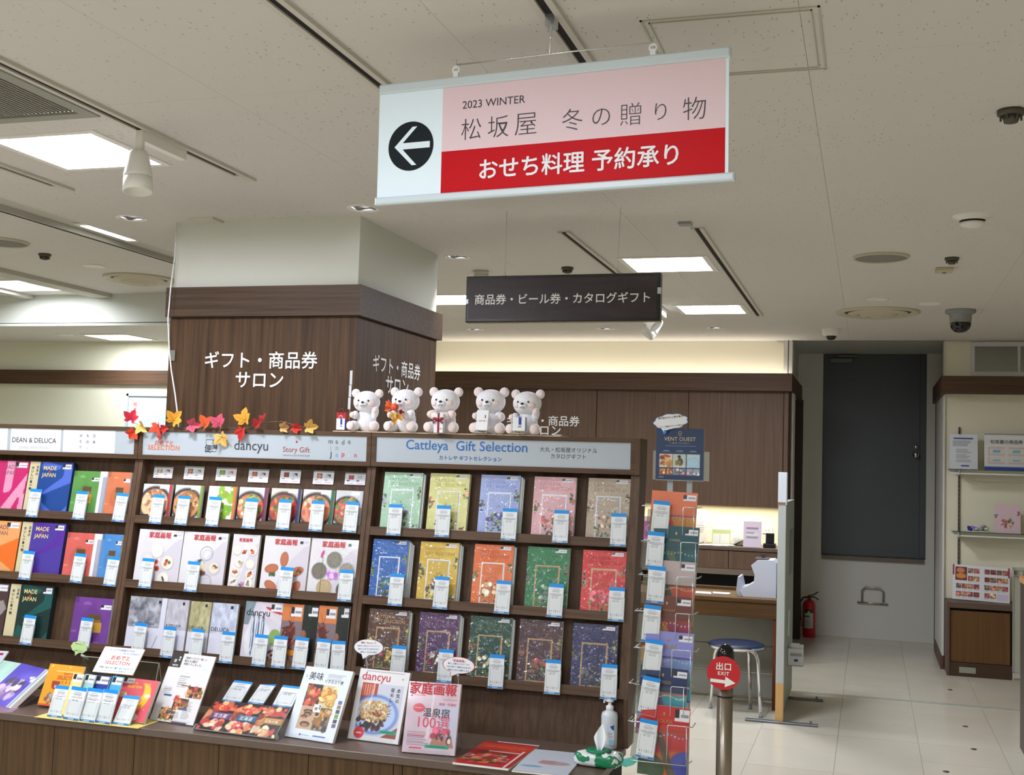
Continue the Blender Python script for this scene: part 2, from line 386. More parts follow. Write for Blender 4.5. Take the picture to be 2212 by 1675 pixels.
# ---- ceiling: panels with the openings of the lamps cut out
mC = mat('ceiling_panel_paint', (214, 210, 198), .85); N, L, b = nodes(mC)
tc = N.new('ShaderNodeTexCoord'); mp = N.new('ShaderNodeMapping'); mp.inputs['Scale'].default_value = (1, .38, 1); L.new(tc.outputs['Object'], mp.inputs[0])
vo = N.new('ShaderNodeTexVoronoi'); vo.inputs['Scale'].default_value = 60; vo.inputs['Randomness'].default_value = 1; L.new(mp.outputs[0], vo.inputs['Vector'])
nz = N.new('ShaderNodeTexNoise'); nz.inputs['Scale'].default_value = 1.6; nz.inputs['Detail'].default_value = 4; L.new(tc.outputs['Object'], nz.inputs['Vector'])
n3 = N.new('ShaderNodeTexNoise'); n3.inputs['Scale'].default_value = 40; L.new(tc.outputs['Object'], n3.inputs['Vector'])
mm = N.new('ShaderNodeMath'); mm.operation = 'MULTIPLY'; L.new(nz.outputs['Fac'], mm.inputs[0]); L.new(n3.outputs['Fac'], mm.inputs[1])
m4 = N.new('ShaderNodeMath'); m4.operation = 'MULTIPLY'; m4.inputs[1].default_value = .5; L.new(mm.outputs[0], m4.inputs[0])
lt = N.new('ShaderNodeMath'); lt.operation = 'LESS_THAN'; L.new(vo.outputs['Distance'], lt.inputs[0]); L.new(m4.outputs[0], lt.inputs[1])
m5 = N.new('ShaderNodeMath'); m5.operation = 'MULTIPLY'; m5.inputs[1].default_value = .4; L.new(lt.outputs[0], m5.inputs[0])
mx = N.new('ShaderNodeMix'); mx.data_type = 'RGBA'; mx.inputs[6].default_value = rgba((212, 208, 200)); mx.inputs[7].default_value = rgba((104, 98, 86)); L.new(m5.outputs[0], mx.inputs[0]); L.new(mx.outputs[2], b.inputs['Base Color'])
HOLES = []
TROF = [(-2.93, 3.74, .44), (-1.1, 6.5, .44), (-1.1, 8.39, .44), (-2.9, 7.75, .44), (-5.73, 6.8, .44)]
for x, y, s in TROF: HOLES.append((x - s / 2, x + s / 2, y - s / 2, y + s / 2))
DOWN = [(-3.49, 4.88), (-2.24, 4.86), (-2.23, 6.12), (-3.29, 9.53), (-2.13, 9.52), (-1.21, 9.49)]
for x, y in DOWN: HOLES.append((x - .05, x + .05, y - .05, y + .05))
HOLES += [(-4.03, -3.84, 1.43, 7.25), (-3.16, -2.555, 2.66, 3.33)]
st = MB(); st.box(-9, 3.4, -4, 1.43, 2.75, 2.9); st.box(-9, 3.4, 1.43, 12.4, 2.875, 2.9); ceiling = struct('ceiling', st, mC)
xs = [-9.0] + [-2.0 + .91 * k for k in range(-7, 6)]; ys = [1.43 + .91 * k for k in range(11)]
for i in range(len(xs) - 1):
    for j in range(len(ys) - 1):
        x0, x1, y0, y1 = xs[i], xs[i + 1], ys[j], ys[j + 1]
        if x1 > -4.4: y1_ = min(y1, 10.5)
        else: y1_ = min(y1, 7.25)
        if y1_ - y0 < .02: continue
        mb = MB(); g = .0005
        for r in sub_rects((x0 + g, x1 - g, y0 + g, y1_ - g), HOLES):
            if x0 < -4.45 < x1 and y0 > 7.2: r = (max(r[0], -4.45), r[1], r[2], r[3])
            if r[1] > r[0]: mb.box(r[0], r[1], r[2], r[3], CE, CE + .012)
        if mb.v: mb.obj('ceiling_panel', mC, ceiling)
mb = MB(); mb.box(-.8, .8, 10.5, 12.1, 2.79, 2.81); mb.box(-.8, .8, 10.48, 10.5, 2.75, 2.81); mb.obj('alcove_ceiling', mat('alcove_ceiling_paint', (190, 188, 178), .8), ceiling)
mb = MB(); mb.box(-9, -4.45, 7.25, 8.5, 2.52, 2.54); mb.obj('low_ceiling', mC, ceiling)
mb = MB(); mb.box(-9, -4.45, 7.25, 7.27, 2.52, 2.86); mb.box(-9, -4.45, 7.21, 7.25, 2.512, 2.53); mb.obj('soffit', mat('soffit_paint', (215, 218, 208), .7), ceiling)
mb = MB()                                                         # recessed channel and beams on the left
mb.box(-4.05, -3.82, 1.43, 7.25, CE + .022, CE + .03); mb.box(-4.032, -4.02, 1.43, 7.24, CE - .006, CE + .022); mb.obj('light_channel', mat('channel_paint', (190, 188, 176), .7), ceiling)
mb = MB(); mb.box(-4.045, -4.032, 1.43, 7.24, CE - .008, CE + .002); mb.obj('channel_lip', M_DARK, ceiling)
mb = MB(); mb.box(-5.47, -5.32, 1.43, 7.24, CE - .03, CE); mb.box(-6.07, -6.0, 1.43, 7.24, CE - .03, CE); mb.obj('ceiling_batten', mat('batten_paint', (190, 187, 175), .7), ceiling)
# ceiling access hatch
mb = MB(); x0, x1, y0, y1 = -.58, -.13, 2.9, 3.37
for a in ((x0, x1, y0, y0 + .006), (x0, x1, y1 - .006, y1), (x0, x0 + .006, y0, y1), (x1 - .006, x1, y0, y1)): mb.box(*a, CE - .003, CE + .002)
x0, x1, y0, y1 = -.56, -.15, 2.92, 3.35
for a in ((x0, x1, y0, y0 + .003), (x0, x1, y1 - .003, y1), (x0, x0 + .003, y0, y1), (x1 - .003, x1, y0, y1)): mb.box(*a, CE - .004, CE + .002)
mb.obj('access_hatch_frame', mat('hatch_trim', (188, 184, 168), .6), ceiling)
# ---- floor with vinyl tiles
mF = noisy('vinyl_floor', (203, 196, 178), (214, 208, 191), 2.2, .2); nodes(mF)[2].inputs['Roughness'].default_value = .22
mF2 = noisy('vinyl_floor_light', (207, 200, 183), (217, 211, 195), 2.6, .2); nodes(mF2)[2].inputs['Roughness'].default_value = .2
fl = MB(); fl.box(-9, 3.4, -4, 12.4, -.06, -.0045); floor = struct('floor', fl, mat('floor_joint', (150, 143, 126), .6))
fb = MB(); fb.box(-9, -2.03, -4, 12.4, -.0045, 0); fb.box(2.15, 3.4, -4, 12.4, -.0045, 0); fb.box(-2.03, 2.15, -4, 5.68, -.0045, 0); fb.obj('plain_floor', mF, floor)
tile_me = []
for mm_ in (mF, mF2):
    tb = MB(); tb.box(-.2314, .2314, -.2314, .2314, -.004, 0); o = tb.obj('floor_tile', mm_, floor); tile_me.append(o.data); bpy.data.objects.remove(o)
random.seed(3)
for i in range(9):
    for j in range(14):
        o = link('floor_tile', tile_me[random.random() < .35], floor, (-2.03 + .4645 * (i + .5), 5.68 + .4645 * (j + .5), random.uniform(-.0006, 0)))
mb = MB(); mb.box(-.9, 2.0, 8.85, 8.905, 0, .004); mb.obj('expansion_strip', mat('strip_aluminium', (196, 200, 192), .35, .3), floor)
for p in ((.59, 9.49), (.6, 8.16), (.6, 7.51), (.41, 6.88)):
    mb = MB(); mb.lathe([(.017, 0), (.016, .003), (.001, .0035)], 14, (p[0], p[1], 0)); mb.obj('floor_cap', mat('bronze_cap', (88, 78, 66), .5, .5), floor)
# ---- walls
wb = MB(); wb.box(-4.6, -.66, 10.5, 10.6, 0, 2.86); wb.box(-4.57, -4.45, 7.27, 10.5, 0, 2.86); struct('wall_back', wb, M_WALL)
wb = MB(); wb.box(-9, -4.45, 8.375, 8.475, 0, 2.52); struct('wall_far_left', wb, noisy('wall_pale', (222, 222, 198), (226, 226, 205), 3, .8))
wb = MB(); wb.box(-.9, .9, 12.04, 12.14, 0, .79); wb.box(-.9, -.458, 12.04, 12.14, .79, 2.8); wb.box(.519, .9, 12.04, 12.14, .79, 2.8); wb.box(-.458, .519, 12.11, 12.14, .79, 2.8)
struct('wall_alcove', wb, M_WALLG)
wb = MB(); wb.box(.6, 3.4, 10.5, 10.6, 0, 2.46); wb.box(.6, .8, 10.5, 10.6, 2.46, 2.86); wb.box(.8, 3.4, 10.5, 10.6, 2.73, 2.86); wb.box(.8, 3.4, 10.9, 10.92, 2.3, 2.86); struct('wall_front_right', wb, M_WALL)
wb = MB(); wb.box(3.3, 3.4, -4, 10.5, 0, 2.86); struct('wall_right', wb, M_WALL)
wb = MB(); wb.box(-9, -8.9, -4, 8.4, 0, 2.86); struct('wall_left', wb, M_WALL)
wb = MB(); wb.box(-9, 3.4, -4.1, -4, 0, 2.86); struct('wall_rear', wb, M_WALL)
for sx, nm in ((-1, 'left'), (1, 'right')):
    xw = -.70 if sx < 0 else .655
    wb = MB(); a, b_ = (xw - .06, xw) if sx < 0 else (xw, xw + .06)
    wb.box(a, b_, 10.6, 12.04, 2.30, 2.8); wb.box(a, b_, 11.69, 12.04, 0, 2.3)
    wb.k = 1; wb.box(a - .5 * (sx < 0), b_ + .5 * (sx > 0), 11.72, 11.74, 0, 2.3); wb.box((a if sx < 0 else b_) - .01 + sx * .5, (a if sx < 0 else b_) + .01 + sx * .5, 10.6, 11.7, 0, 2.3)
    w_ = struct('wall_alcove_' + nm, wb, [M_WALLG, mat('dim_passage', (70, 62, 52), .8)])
    mb = MB(); xa, xb = (-.705, -.628) if sx < 0 else (.583, .66); mb.box(xa, xb, 11.64, 11.70, 0, 2.3); mb.obj('folding_door_edge', mat('dark_door_edge', (52, 40, 31), .5), w_)
# door in the alcove wall
db = MB(); db.box(-.453, .514, 12.06, 12.1, .80, 2.795); d1 = struct('door_1', db, noisy('steel_door', (74, 80, 84), (80, 86, 88), 2, .45))
mb = MB(); mb.box(-.458, -.453, 12.04, 12.1, .79, 2.8); mb.box(.514, .519, 12.04, 12.1, .79, 2.8); mb.box(.455, .462, 12.055, 12.061, .8, 2.79); mb.obj('door_jamb', mat('door_jamb_grey', (58, 62, 64), .5), d1)
mb = MB(); mb.box(-.45, .505, 12.01, 12.06, .755, .79); mb.obj('door_sill', mat('sill_brown', (110, 100, 88), .4, .4), d1)
p = ony(1978, 983, 12.04)
mb = MB(); mb.lathe([(.034, 0), (.034, -.008), (.012, -.012), (.012, -.045), (.03, -.05), (.034, -.07), (.026, -.088), (.001, -.092)], 20, (p[0], 12.058, p[2]), axis='y'); mb.obj('door_knob', M_CHROME, d1)
p = ony(1979, 966, 12.04); mb = MB(); mb.lathe([(.024, 0), (.024, -.012), (.001, -.014)], 18, (p[0], 12.058, p[2]), axis='y'); mb.obj('lock_cylinder', M_CHROME, d1)
p = ony(1818, 778, 12.0); mb = MB(); mb.bbox(p[0] - .11, p[0] + .11, 12.0, 12.06, p[2] - .025, p[2] + .02, .006); mb.box(p[0] - .03, p[0] + .15, 11.99, 12.02, p[2] + .03, p[2] + .045); mb.obj('door_closer', mat('closer_grey', (110, 112, 108), .4, .5), d1)
# timber band round the shop, cornice and jamb trim
tb = MB(); tb.box(-4.45, -.645, 10.18, 10.21, 2.285, 2.437); tb.box(-.675, -.645, 10.21, 11.75, 2.285, 2.437); struct('trim_1', tb, wood('band_wood', (72, 52, 38), (96, 73, 55), 'x', .5))
tb = MB(); tb.box(.56, 3.3, 10.3, 10.33, 2.285, 2.435); tb.box(.56, .59, 10.33, 11.75, 2.285, 2.435); struct('trim_2', tb, MATS['band_wood'])
tb = MB(); tb.box(-9, -4.45, 8.34, 8.375, 2.157, 2.277); struct('trim_3', tb, MATS['band_wood'])
tb = MB(); tb.box(-.735, -.70, 10.44, 10.5, 2.43, 2.75); tb.box(-.69, -.66, 10.44, 10.5, 2.43, 2.75); tb.box(-.66, -.645, 10.44, 10.7, 0, 2.3); struct('trim_4', tb, mat('pale_trim', (214, 211, 205), .5))
tb = MB(); tb.box(.585, .60, 10.48, 11.6, .1, 2.3); tb.box(.59, .6, 10.49, 10.7, 2.43, 2.75); struct('trim_5', tb, MATS['pale_trim'])
tb = MB(); tb.box(.575, .6, 10.47, 11.5, 0, .11); tb.box(.575, 3.3, 10.485, 10.5, 0, .11); struct('baseboard_right', tb, mat('baseboard_brown', (88, 62, 48), .5))
# clerestory window on the right
wb = MB()
for a in ((.83, 3.3, 10.47, 10.53, 2.70, 2.735), (.83, 3.3, 10.47, 10.53, 2.455, 2.485), (.8, .83, 10.47, 10.53, 2.455, 2.735), (1.165, 1.185, 10.48, 10.52, 2.485, 2.70), (1.55, 1.57, 10.48, 10.52, 2.485, 2.70)): wb.box(*a)
w1 = struct('window_1', wb, mat('window_frame_white', (206, 205, 208), .4))
for a, b_ in ((.83, 1.165), (1.185, 1.55), (1.57, 3.3)):
    mb = MB(); mb.box(a, b_, 10.499, 10.502, 2.485, 2.70); mb.obj('pane', clear('window_glass', (215, 220, 212), .25, .03), w1)
mb = MB(); mb.box(.83, 3.3, 10.89, 10.9, 2.58, 2.59); mb.obj('glazing_bar', MATS['window_frame_white'], w1)
# ---- pillar
pb = MB(); pb.box(-3.325, -2.325, 5.02, 6.06, 0, 2.75); pillar = struct('wall_pillar', pb, M_COLW)
mb = MB(); mb.box(-3.331, -2.319, 5.012, 6.066, 0, 2.27); mb.obj('timber_cladding', M_COL, pillar)
mb = MB(); mb.box(-3.345, -2.295, 4.985, 6.09, 2.272, 2.418); mb.obj('timber_band', M_COLB, pillar)
def wtext(body, plane, u0, u1, vc, m, parent, weight=0.0, **k):
    """lettering on a wall plane y = const, filling the given span"""
    a, b_ = ony(u0, vc, plane), ony(u1, vc, plane)
    return text(body, m, parent, (a[0] + b_[0]) / 2, (a[2] + b_[2]) / 2, abs(b_[0] - a[0]), y=plane, weight=weight, **k)
wtext('ギフト・商品券', 5.010, 443, 686, 778, M_TXTW, pillar, .012); wtext('サロン', 5.010, 509, 612, 821, M_TXTW, pillar, .012)
for body, u0, u1, v in (('ギフト・商品券', 805, 908, 796), ('サロン', 833, 882, 836)):   # same words on the side face
    a, b_ = onx(u0, v, -2.317), onx(u1, v, -2.317); o = text(body, M_TXTW, pillar, 0, 0, abs(b_[1] - a[1]), weight=.012, y=0)
    o.rotation_euler = (0, 0, PI / 2); o.location = (-2.3175, (a[1] + b_[1]) / 2, (a[2] + b_[2]) / 2 + .003)
# ================================================================== CEILING FITTINGS
def troffer(x, y, s, label, z=CE, n=8):
    t = thing('recessed_troffer', label, 'ceiling light', (x, y, z), group='square ceiling lights')
    h = s / 2; f = h + .03; mb = MB()
    for a in ((-f, f, -f, -h), (-f, f, h, f), (-f, -h, -h, h), (h, f, -h, h)): mb.box(*a, -.005, .002)
    mb.obj('flange', M_WHITE, t)
    mb = MB(); q = h - .05
    for k in range(4):
        ca, sa = [(1, 0), (0, 1), (-1, 0), (0, -1)][k]
        def R_(px, py, pz): return (px * ca - py * sa, px * sa + py * ca, pz)
        mb.quad(R_(-h, -h, 0), R_(h, -h, 0), R_(q, -q, .055), R_(-q, -q, .055))
    mb.obj('reflector', mat('troffer_reflector', (240, 246, 246), .35), t)
    mb = MB(); mb.box(-q, q, -q, q, .056, .06); mb.obj('diffuser', M_LAMP, t)
    mb = MB()
    for i in range(n):
        xx = -q + (i + .5) * 2 * q / n; mb = MB(); mb.lathe([(q / n, .052), (q / n * .7, .046), (.001, .044)], 10, (xx, q - .01, 0)); mb.obj('lens', M_LAMP, t)
    return t
for (x, y, s), lb in zip(TROF, ('large glowing square ceiling light at upper left, beside the track spotlight', 'glowing square ceiling light right of the two sign wires', 'far glowing square ceiling light near the back wall', 'glowing ceiling light partly hidden between pillar and black hanging sign', 'glowing ceiling light at the far left edge, between two battens')): troffer(x, y, s, lb)
tb = thing('recessed_troffer', 'glowing square light in the lower ceiling at far left, above the timber rail', 'ceiling light', (-5.78, 7.99, 2.52), group='square ceiling lights')
mb = MB(); mb.box(-.22, .22, -.2, .2, -.008, .0); mb.obj('flange', M_WHITE, tb); mb = MB(); mb.box(-.19, .19, -.17, .17, -.010, -.008); mb.obj('diffuser', M_LAMP, tb)
tb = thing('slot_light', 'narrow glowing light in the ceiling channel left of the pillar', 'ceiling light', (-3.90, 5.27, CE + .02))
mb = MB(); mb.box(-.055, .05, -.24, .24, -.006, .0); mb.obj('housing', M_WHITE, tb); mb = MB(); mb.box(-.035, .03, -.2, .2, -.008, -.006); mb.obj('diffuser', M_LAMP, tb)
DL = ['round recessed downlight left of the pillar top', 'round recessed downlight at the pillar corner, touching the big sign corner', 'round recessed downlight right of the pillar, under the big sign', 'leftmost small downlight near the back wall', 'small downlight near the back wall, under the black sign middle', 'small downlight near the back wall, right of the track spotlights']
for (x, y), lb in zip(DOWN, DL):
    t = thing('downlight', lb, 'ceiling light', (x, y, CE), group='round downlights'); R = .078
    mb = MB(); mb.lathe([(R, .001), (R, -.003), (R - .012, -.005), (R - .016, .0)], 32, cap=False); mb.obj('trim_ring', M_WHITE, t)
    mb = MB(); mb.lathe([(R - .014, -.001), (.044, .012)], 32, cap=False); mb.obj('baffle', mat('baffle_grey', (110, 112, 116), .4, .3), t)
    mb = MB(); mb.lathe([(.044, .012), (.04, .02), (.036, .05)], 28, cap=False); mb.obj('inner_cone', M_CHROME, t)
    mb = MB(); mb.lathe([(.001, .03), (.036, .03)], 24, cap=False); mb.obj('lamp_glass', mat('downlight_glow', (240, 245, 255), .5, emit=9), t)
def track(x, y0, y1, label, slot=True, cap=.1):
    t = thing('lighting_track', label, 'track', (x, y0, CE), group='lighting tracks'); L_ = y1 - y0
    mb = MB(); mb.box(-.03, -.012, 0, L_, -.012, 0); mb.box(.012, .03, 0, L_, -.012, 0); mb.box(-.012, .012, 0, L_, -.003, 0); mb.obj('rail', mat('track_white', (205, 200, 188), .5), t)
    mb = MB(); mb.box(-.0115, .0115, .02, L_ - cap, -.006, -.003); mb.obj('slot', M_DARK, t)
    mb = MB(); mb.box(-.0125, .0125, L_ - cap, L_, -.0125, -.002); mb.box(-.03, .03, L_, L_ + .004, -.0125, 0); mb.obj('end_cap', MATS['track_white'], t)
    return t
track(-1.445, 1.5, 4.26, 'ceiling track crossing the top edge, ending behind the left part of the big sign', cap=.02)
track(-.79, 1.5, 4.26, 'ceiling track crossing the top edge, ending behind the right part of the big sign', cap=.02)
track(-2.485, 1.5, 4.26, 'ceiling track at upper left that carries the single white spotlight')
track(-3.395, 1.5, 4.28, 'short visible ceiling track at the left edge, under the big ceiling light')
track(-.80, 5.5, 8.74, 'long far ceiling track running right of the hanging black sign', cap=.02)
track(-1.455, 5.5, 8.45, 'far ceiling track running down behind the black sign', cap=.05)
def spotlight(name, label, x, y, aim, s=1.0, grp='white track spotlights'):
    t = thing(name, label, 'spotlight', (x, y, CE - .012), group=grp)
    mb = MB(); mb.box(-.018 * s, .018 * s, -.02, .25, -.045 * s, .0); mb.obj('driver_box', M_WHITE, t)
    mb = MB(); mb.box(-.016 * s, .016 * s, -.035 * s, -.015 * s, -.11 * s, -.0); mb.obj('arm', M_WHITE, t)
    hd = MB(); d = Vector(aim).normalized(); q = d.to_track_quat('Z', 'Y'); hd.M = Matrix.Translation((0, -.03 * s, -.125 * s)) @ q.to_matrix().to_4x4()
    hd.lathe([(.012, -.035), (.028, -.03), (.036, -.01), (.05, .06), (.05, .068), (.047, .07), (.05, .072), (.052, .12), (.047, .122), (.042, .1), (.001, .095)], 28)
    hd.obj('lamp_head', M_WHITE, t)
    mb = MB(); mb.M = hd.M
    for a in (-.6, .5): mb.box(.051 * math.sin(a) - .012, .051 * math.sin(a) + .012, -.053 * math.cos(a) - .001, -.049 * math.cos(a), .064, .07)
    mb.obj('vent_slot', M_GREYP, t)
    return t
spotlight('track_spotlight', 'white spotlight on the upper left track, hanging in front of the big ceiling light', -2.485, 3.52, (.1, -.1, -1), .84)
spotlight('track_spotlight', 'white spotlight behind the right end of the black sign, tilted left', -1.455, 8.2, (-.6, -.2, -.75), .9)
spotlight('track_spotlight', 'white spotlight beyond the black sign, tilted right with lit lamp', -1.455, 7.72, (.9, -.3, -.9), .9)
# ceiling grille
t = thing('air_return_grille', 'dark slatted air grille in the ceiling at the left edge, above the big light', 'vent', (-2.56, 3.33, CE))
mb = MB()
for a in ((-.61, .02, -.035, .015), (-.61, .02, -.68, -.64), (-.03, .02, -.64, -.035), (-.61, -.58, -.64, -.035)): mb.box(*a, -.006, .004)
mb.obj('frame', mat('grille_frame', (150, 150, 138), .5), t)
mb = MB(); mb.box(-.6, 0, -.66, 0, .08, .085); mb.obj('duct_back', M_DARK, t)
for i in range(34):
    mb = MB(); xx = -.575 + i * .0165; mb.box(xx, xx + .0065, -.64, -.035, .001, .03); mb.obj('slat', mat('grille_slat', (150, 148, 136), .5), t)
# round diffusers, speakers, detectors
def disc(name, label, cat, x, y, prof, m, z=CE, extra=(), part='body', group=None):
    t = thing(name, label, cat, (x, y, z), group=group); mb = MB(); mb.lathe(prof, 40, cap=False); mb.obj(part, m, t)
    for nm, pr, mm_ in extra: mb = MB(); mb.lathe(pr, 32, cap=False); mb.obj(nm, mm_, t)
    return t
BEIGE = mat('diffuser_beige', (196, 187, 164), .5)
for x, y, r, lb in ((-4.64, 6.6, .23, 'round ringed air diffuser in the ceiling just left of the pillar'), (.04, 8.61, .285, 'round ringed air diffuser in the ceiling in front of the grey door')):
    disc('round_air_diffuser', lb, 'vent', x, y, [(r, 0), (r, -.01), (r * .92, -.02), (r * .80, -.004)], BEIGE, group='round air diffusers', part='outer_ring',
         extra=(('middle_ring', [(r * .72, -.012), (r * .60, -.034), (r * .50, -.016)], BEIGE), ('inner_ring', [(r * .44, -.022), (r * .34, -.044), (r * .26, -.026)], BEIGE), ('core', [(r * .2, -.03), (r * .1, -.05), (.001, -.05)], BEIGE), ('dark_gap', [(r * .84, -.002), (.001, -.002)], mat('diffuser_gap', (70, 60, 48), .7))))
GRC = mat('speaker_cloth', (128, 128, 118), .8)
for x, y, r, lb in ((.045, 6.41, .135, 'round grey ceiling speaker with cream rim, upper right'), (-4.64, 5.32, .135, 'round grey ceiling speaker cut by the left edge')):
    disc('ceiling_speaker', lb, 'speaker', x, y, [(r + .008, 0), (r + .008, -.01), (r, -.014), (r - .002, -.008)], BEIGE, part='rim', group='ceiling speakers', extra=(('cloth', [(r - .002, -.009), (.001, -.009)], GRC),))
for x, y, lb in ((-4.64, 6.13, 'small flat round cover in the ceiling left of the ringed diffuser by the pillar'), (.04, 7.97, 'small flat round cover just above the right ringed diffuser'), (.37, 8.22, 'flat round cover left of the grey dome camera'), (-6.17, 7.83, 'small round fitting in the lower ceiling at far left')):
    z = 2.52 if y == 7.83 else CE
    disc('ceiling_cover', lb, 'cover', x, y, [(.07, 0), (.07, -.004), (.05, -.007), (.045, -.004), (.03, -.004), (.001, -.006)], M_WHITE, z=z, group='small ceiling covers')
SPR = mat('detector_dark', (84, 80, 68), .5, .3)
for x, y, s, lb in ((-4.67, 5.71, 1, 'small dark heat detector in the ceiling at the left'), (-1.7, 6.54, 1, 'small dark heat detector above the black hanging sign'), (.4, 6.49, 1, 'small dark heat detector right of the grey speaker'), (.41, 3.88, 1.15, 'larger dark heat detector near the right edge of the ceiling')):
    t = thing('heat_detector', lb, 'detector', (x, y, CE), group='dark heat detectors')
    mb = MB(); mb.lathe([(.036 * s, 0), (.036 * s, -.012 * s), (.03 * s, -.016 * s)], 20); mb.obj('base', SPR, t)
    mb = MB(); mb.lathe([(.024 * s, -.016 * s), (.018 * s, -.034 * s), (.01 * s, -.036 * s), (.001, -.036 * s)], 16); mb.obj('sensor_cage', SPR, t)
    for k in range(6): a = k * PI / 3; mb = MB(); mb.box(.026 * s * math.cos(a) - .003, .026 * s * math.cos(a) + .003, .026 * s * math.sin(a) - .003, .026 * s * math.sin(a) + .003, -.03 * s, -.014 * s); mb.obj('fin', SPR, t)
t = thing('smoke_detector', 'white round smoke detector in the ceiling at upper right', 'detector', (.42, 5.45, CE))
mb = MB(); mb.lathe([(.085, 0), (.083, -.008), (.06, -.012), (.055, -.022)], 32, cap=False); mb.obj('base', M_WHITE, t)
mb = MB(); mb.lathe([(.05, -.02), (.05, -.03)], 28, cap=False); mb.obj('dark_slot', M_DARK, t); mb = MB(); mb.lathe([(.053, -.03), (.05, -.042), (.03, -.05), (.001, -.05)], 28); mb.obj('sensor_head', M_WHITE, t)
t = thing('ceiling_sensor_box', 'small cream box on the ceiling below the right heat detector', 'sensor', (.38, 6.82, CE)); mb = MB(); mb.bbox(-.045, .045, -.045, .045, -.022, 0, .004); mb.obj('housing', mat('aged_cream', (196, 186, 150), .6), t); mb = MB(); mb.lathe([(.012, -.022), (.01, -.03), (.001, -.03)], 12); mb.obj('lens', M_GREYP, t)
t = thing('ceiling_cover_plate', 'flat square beige plate on the ceiling above the pillar front', 'cover', (-3.125, 4.965, CE)); mb = MB(); mb.box(-.065, .065, -.05, .055, -.012, 0); mb.obj('plate', M_IVORY, t)
t = thing('round_ceiling_unit', 'squat cream cylinder on the ceiling above the left end of the black sign', 'sensor', (-2.25, 6.6, CE)); mb = MB(); mb.lathe([(.045, 0), (.045, -.022), (.04, -.024), (.045, -.026), (.045, -.05), (.001, -.05)], 28); mb.obj('housing', M_IVORY, t)
t = thing('track_feed_box', 'small dark box at the near end of the far ceiling track', 'box', (-.84, 5.4, CE)); mb = MB(); mb.box(-.03, .03, -.03, .03, -.012, 0); mb.obj('housing', M_GREYP, t)
# dome cameras
t = thing('dome_camera', 'grey dome security camera with black dome at upper right', 'security camera', (.585, 8.55, CE))
mb = MB(); mb.lathe([(.1, 0), (.1, -.02), (.09, -.028), (.074, -.034), (.07, -.09)], 36, cap=False); mb.obj('housing', mat('camera_grey', (140, 142, 145), .4, .3), t)
mb = MB(); mb.lathe([(.07, -.09), (.069, -.105), (.06, -.13), (.04, -.15), (.02, -.157), (.001, -.159)], 36, cap=False); mb.obj('dome', mat('smoked_dome', (14, 14, 16), .08), t)
t = thing('dome_camera', 'small white dome camera above the left side of the grey door', 'security camera', (-.31, 9.62, CE))
mb = MB(); mb.lathe([(.07, 0), (.07, -.03), (.062, -.05), (.045, -.058)], 32, cap=False); mb.obj('housing', M_WHITE, t)
mb = MB(); mb.lathe([(.04, -.056), (.038, -.07), (.025, -.085), (.001, -.09)], 28, cap=False); mb.obj('dome', MATS['smoked_dome'], t)
# ================================================================== HANGING SIGNS
def redirect(e): pass
# big printed banner: solve its plane from its four corners
sl = -.073
def onsl(u, v):
    n = np.array([-sl, 1, 0]); return onplane(u, v, (-.79, 2.81, 0), n)
A, B_, D, E_ = onsl(820, 183), onsl(1573, 105), onsl(816, 447), onsl(1583, 388)
ex = np.array([1, sl, 0]) / math.hypot(1, sl); mid = (A + B_ + D + E_) / 4
def loc2(p): q = p - mid; return (float(q @ ex), float(q[2]))
tlt = ((loc2(B_)[1] - loc2(A)[1]) / (loc2(B_)[0] - loc2(A)[0]) + (loc2(E_)[1] - loc2(D)[1]) / (loc2(E_)[0] - loc2(D)[0])) / 2
sw = (loc2(B_)[0] - loc2(A)[0] + loc2(E_)[0] - loc2(D)[0]) / 2; sh_ = ((loc2(A)[1] - loc2(D)[1]) + (loc2(B_)[1] - loc2(E_)[1])) / 2
Ms = Matrix.Translation(mid) @ Matrix.Rotation(math.atan(sl), 4, 'Z') @ Matrix.Rotation(-math.atan(tlt), 4, 'Y')
bs = thing('hanging_banner_sign', 'large white, pink and red banner sign with arrow hung from the ceiling', 'sign', M=Ms)
W2, H2 = sw / 2, sh_ / 2; rb = .026
mb = MB(); mb.box(-W2, W2 - .004, -.0012, .0012, -H2, H2); mb.obj('banner_sheet', mat('banner_white', (232, 248, 255), .5, spec=.3), bs)
mb = MB(); mb.bbox(-W2, W2, -.009, .009, H2 - rb, H2, .004); mb.obj('top_rail', mat('banner_rail', (205, 218, 222), .4), bs)
mb = MB(); mb.bbox(-W2 - .004, W2 + .012, -.009, .009, -H2, -H2 + .02, .004); mb.obj('bottom_rail', MATS['banner_rail'], bs)
xr = -W2 + sw * .198; zb_ = -H2 + .02; zt = H2 - rb; zm = zb_ + (zt - zb_) * .395
mb = MB(); mb.quad((xr, -.0016, zm), (W2 - .012, -.0016, zm), (W2 - .012, -.0016, zt), (xr, -.0016, zt)); mb.obj('pink_field', mat('banner_pink', (234, 208, 213), .55, spec=.15), bs)
mb = MB(); mb.quad((xr, -.0016, zb_), (W2 - .012, -.0016, zb_), (W2 - .012, -.0016, zm), (xr, -.0016, zm)); mb.obj('red_field', mat('banner_red', (196, 14, 24), .55, spec=.15), bs)
mb = MB(); R = .0665; xc = -W2 + .097; zc = zb_ + (zt - zb_) * .475; mb.add([(xc + R * math.cos(a * PI / 32), -.0016, zc + R * math.sin(a * PI / 32)) for a in range(64)], [tuple(range(64))]); mb.obj('arrow_disc', mat('banner_black', (16, 26, 30), .5, spec=.2), bs)
mb = MB(); t_ = .0095; z = zc; x = xc
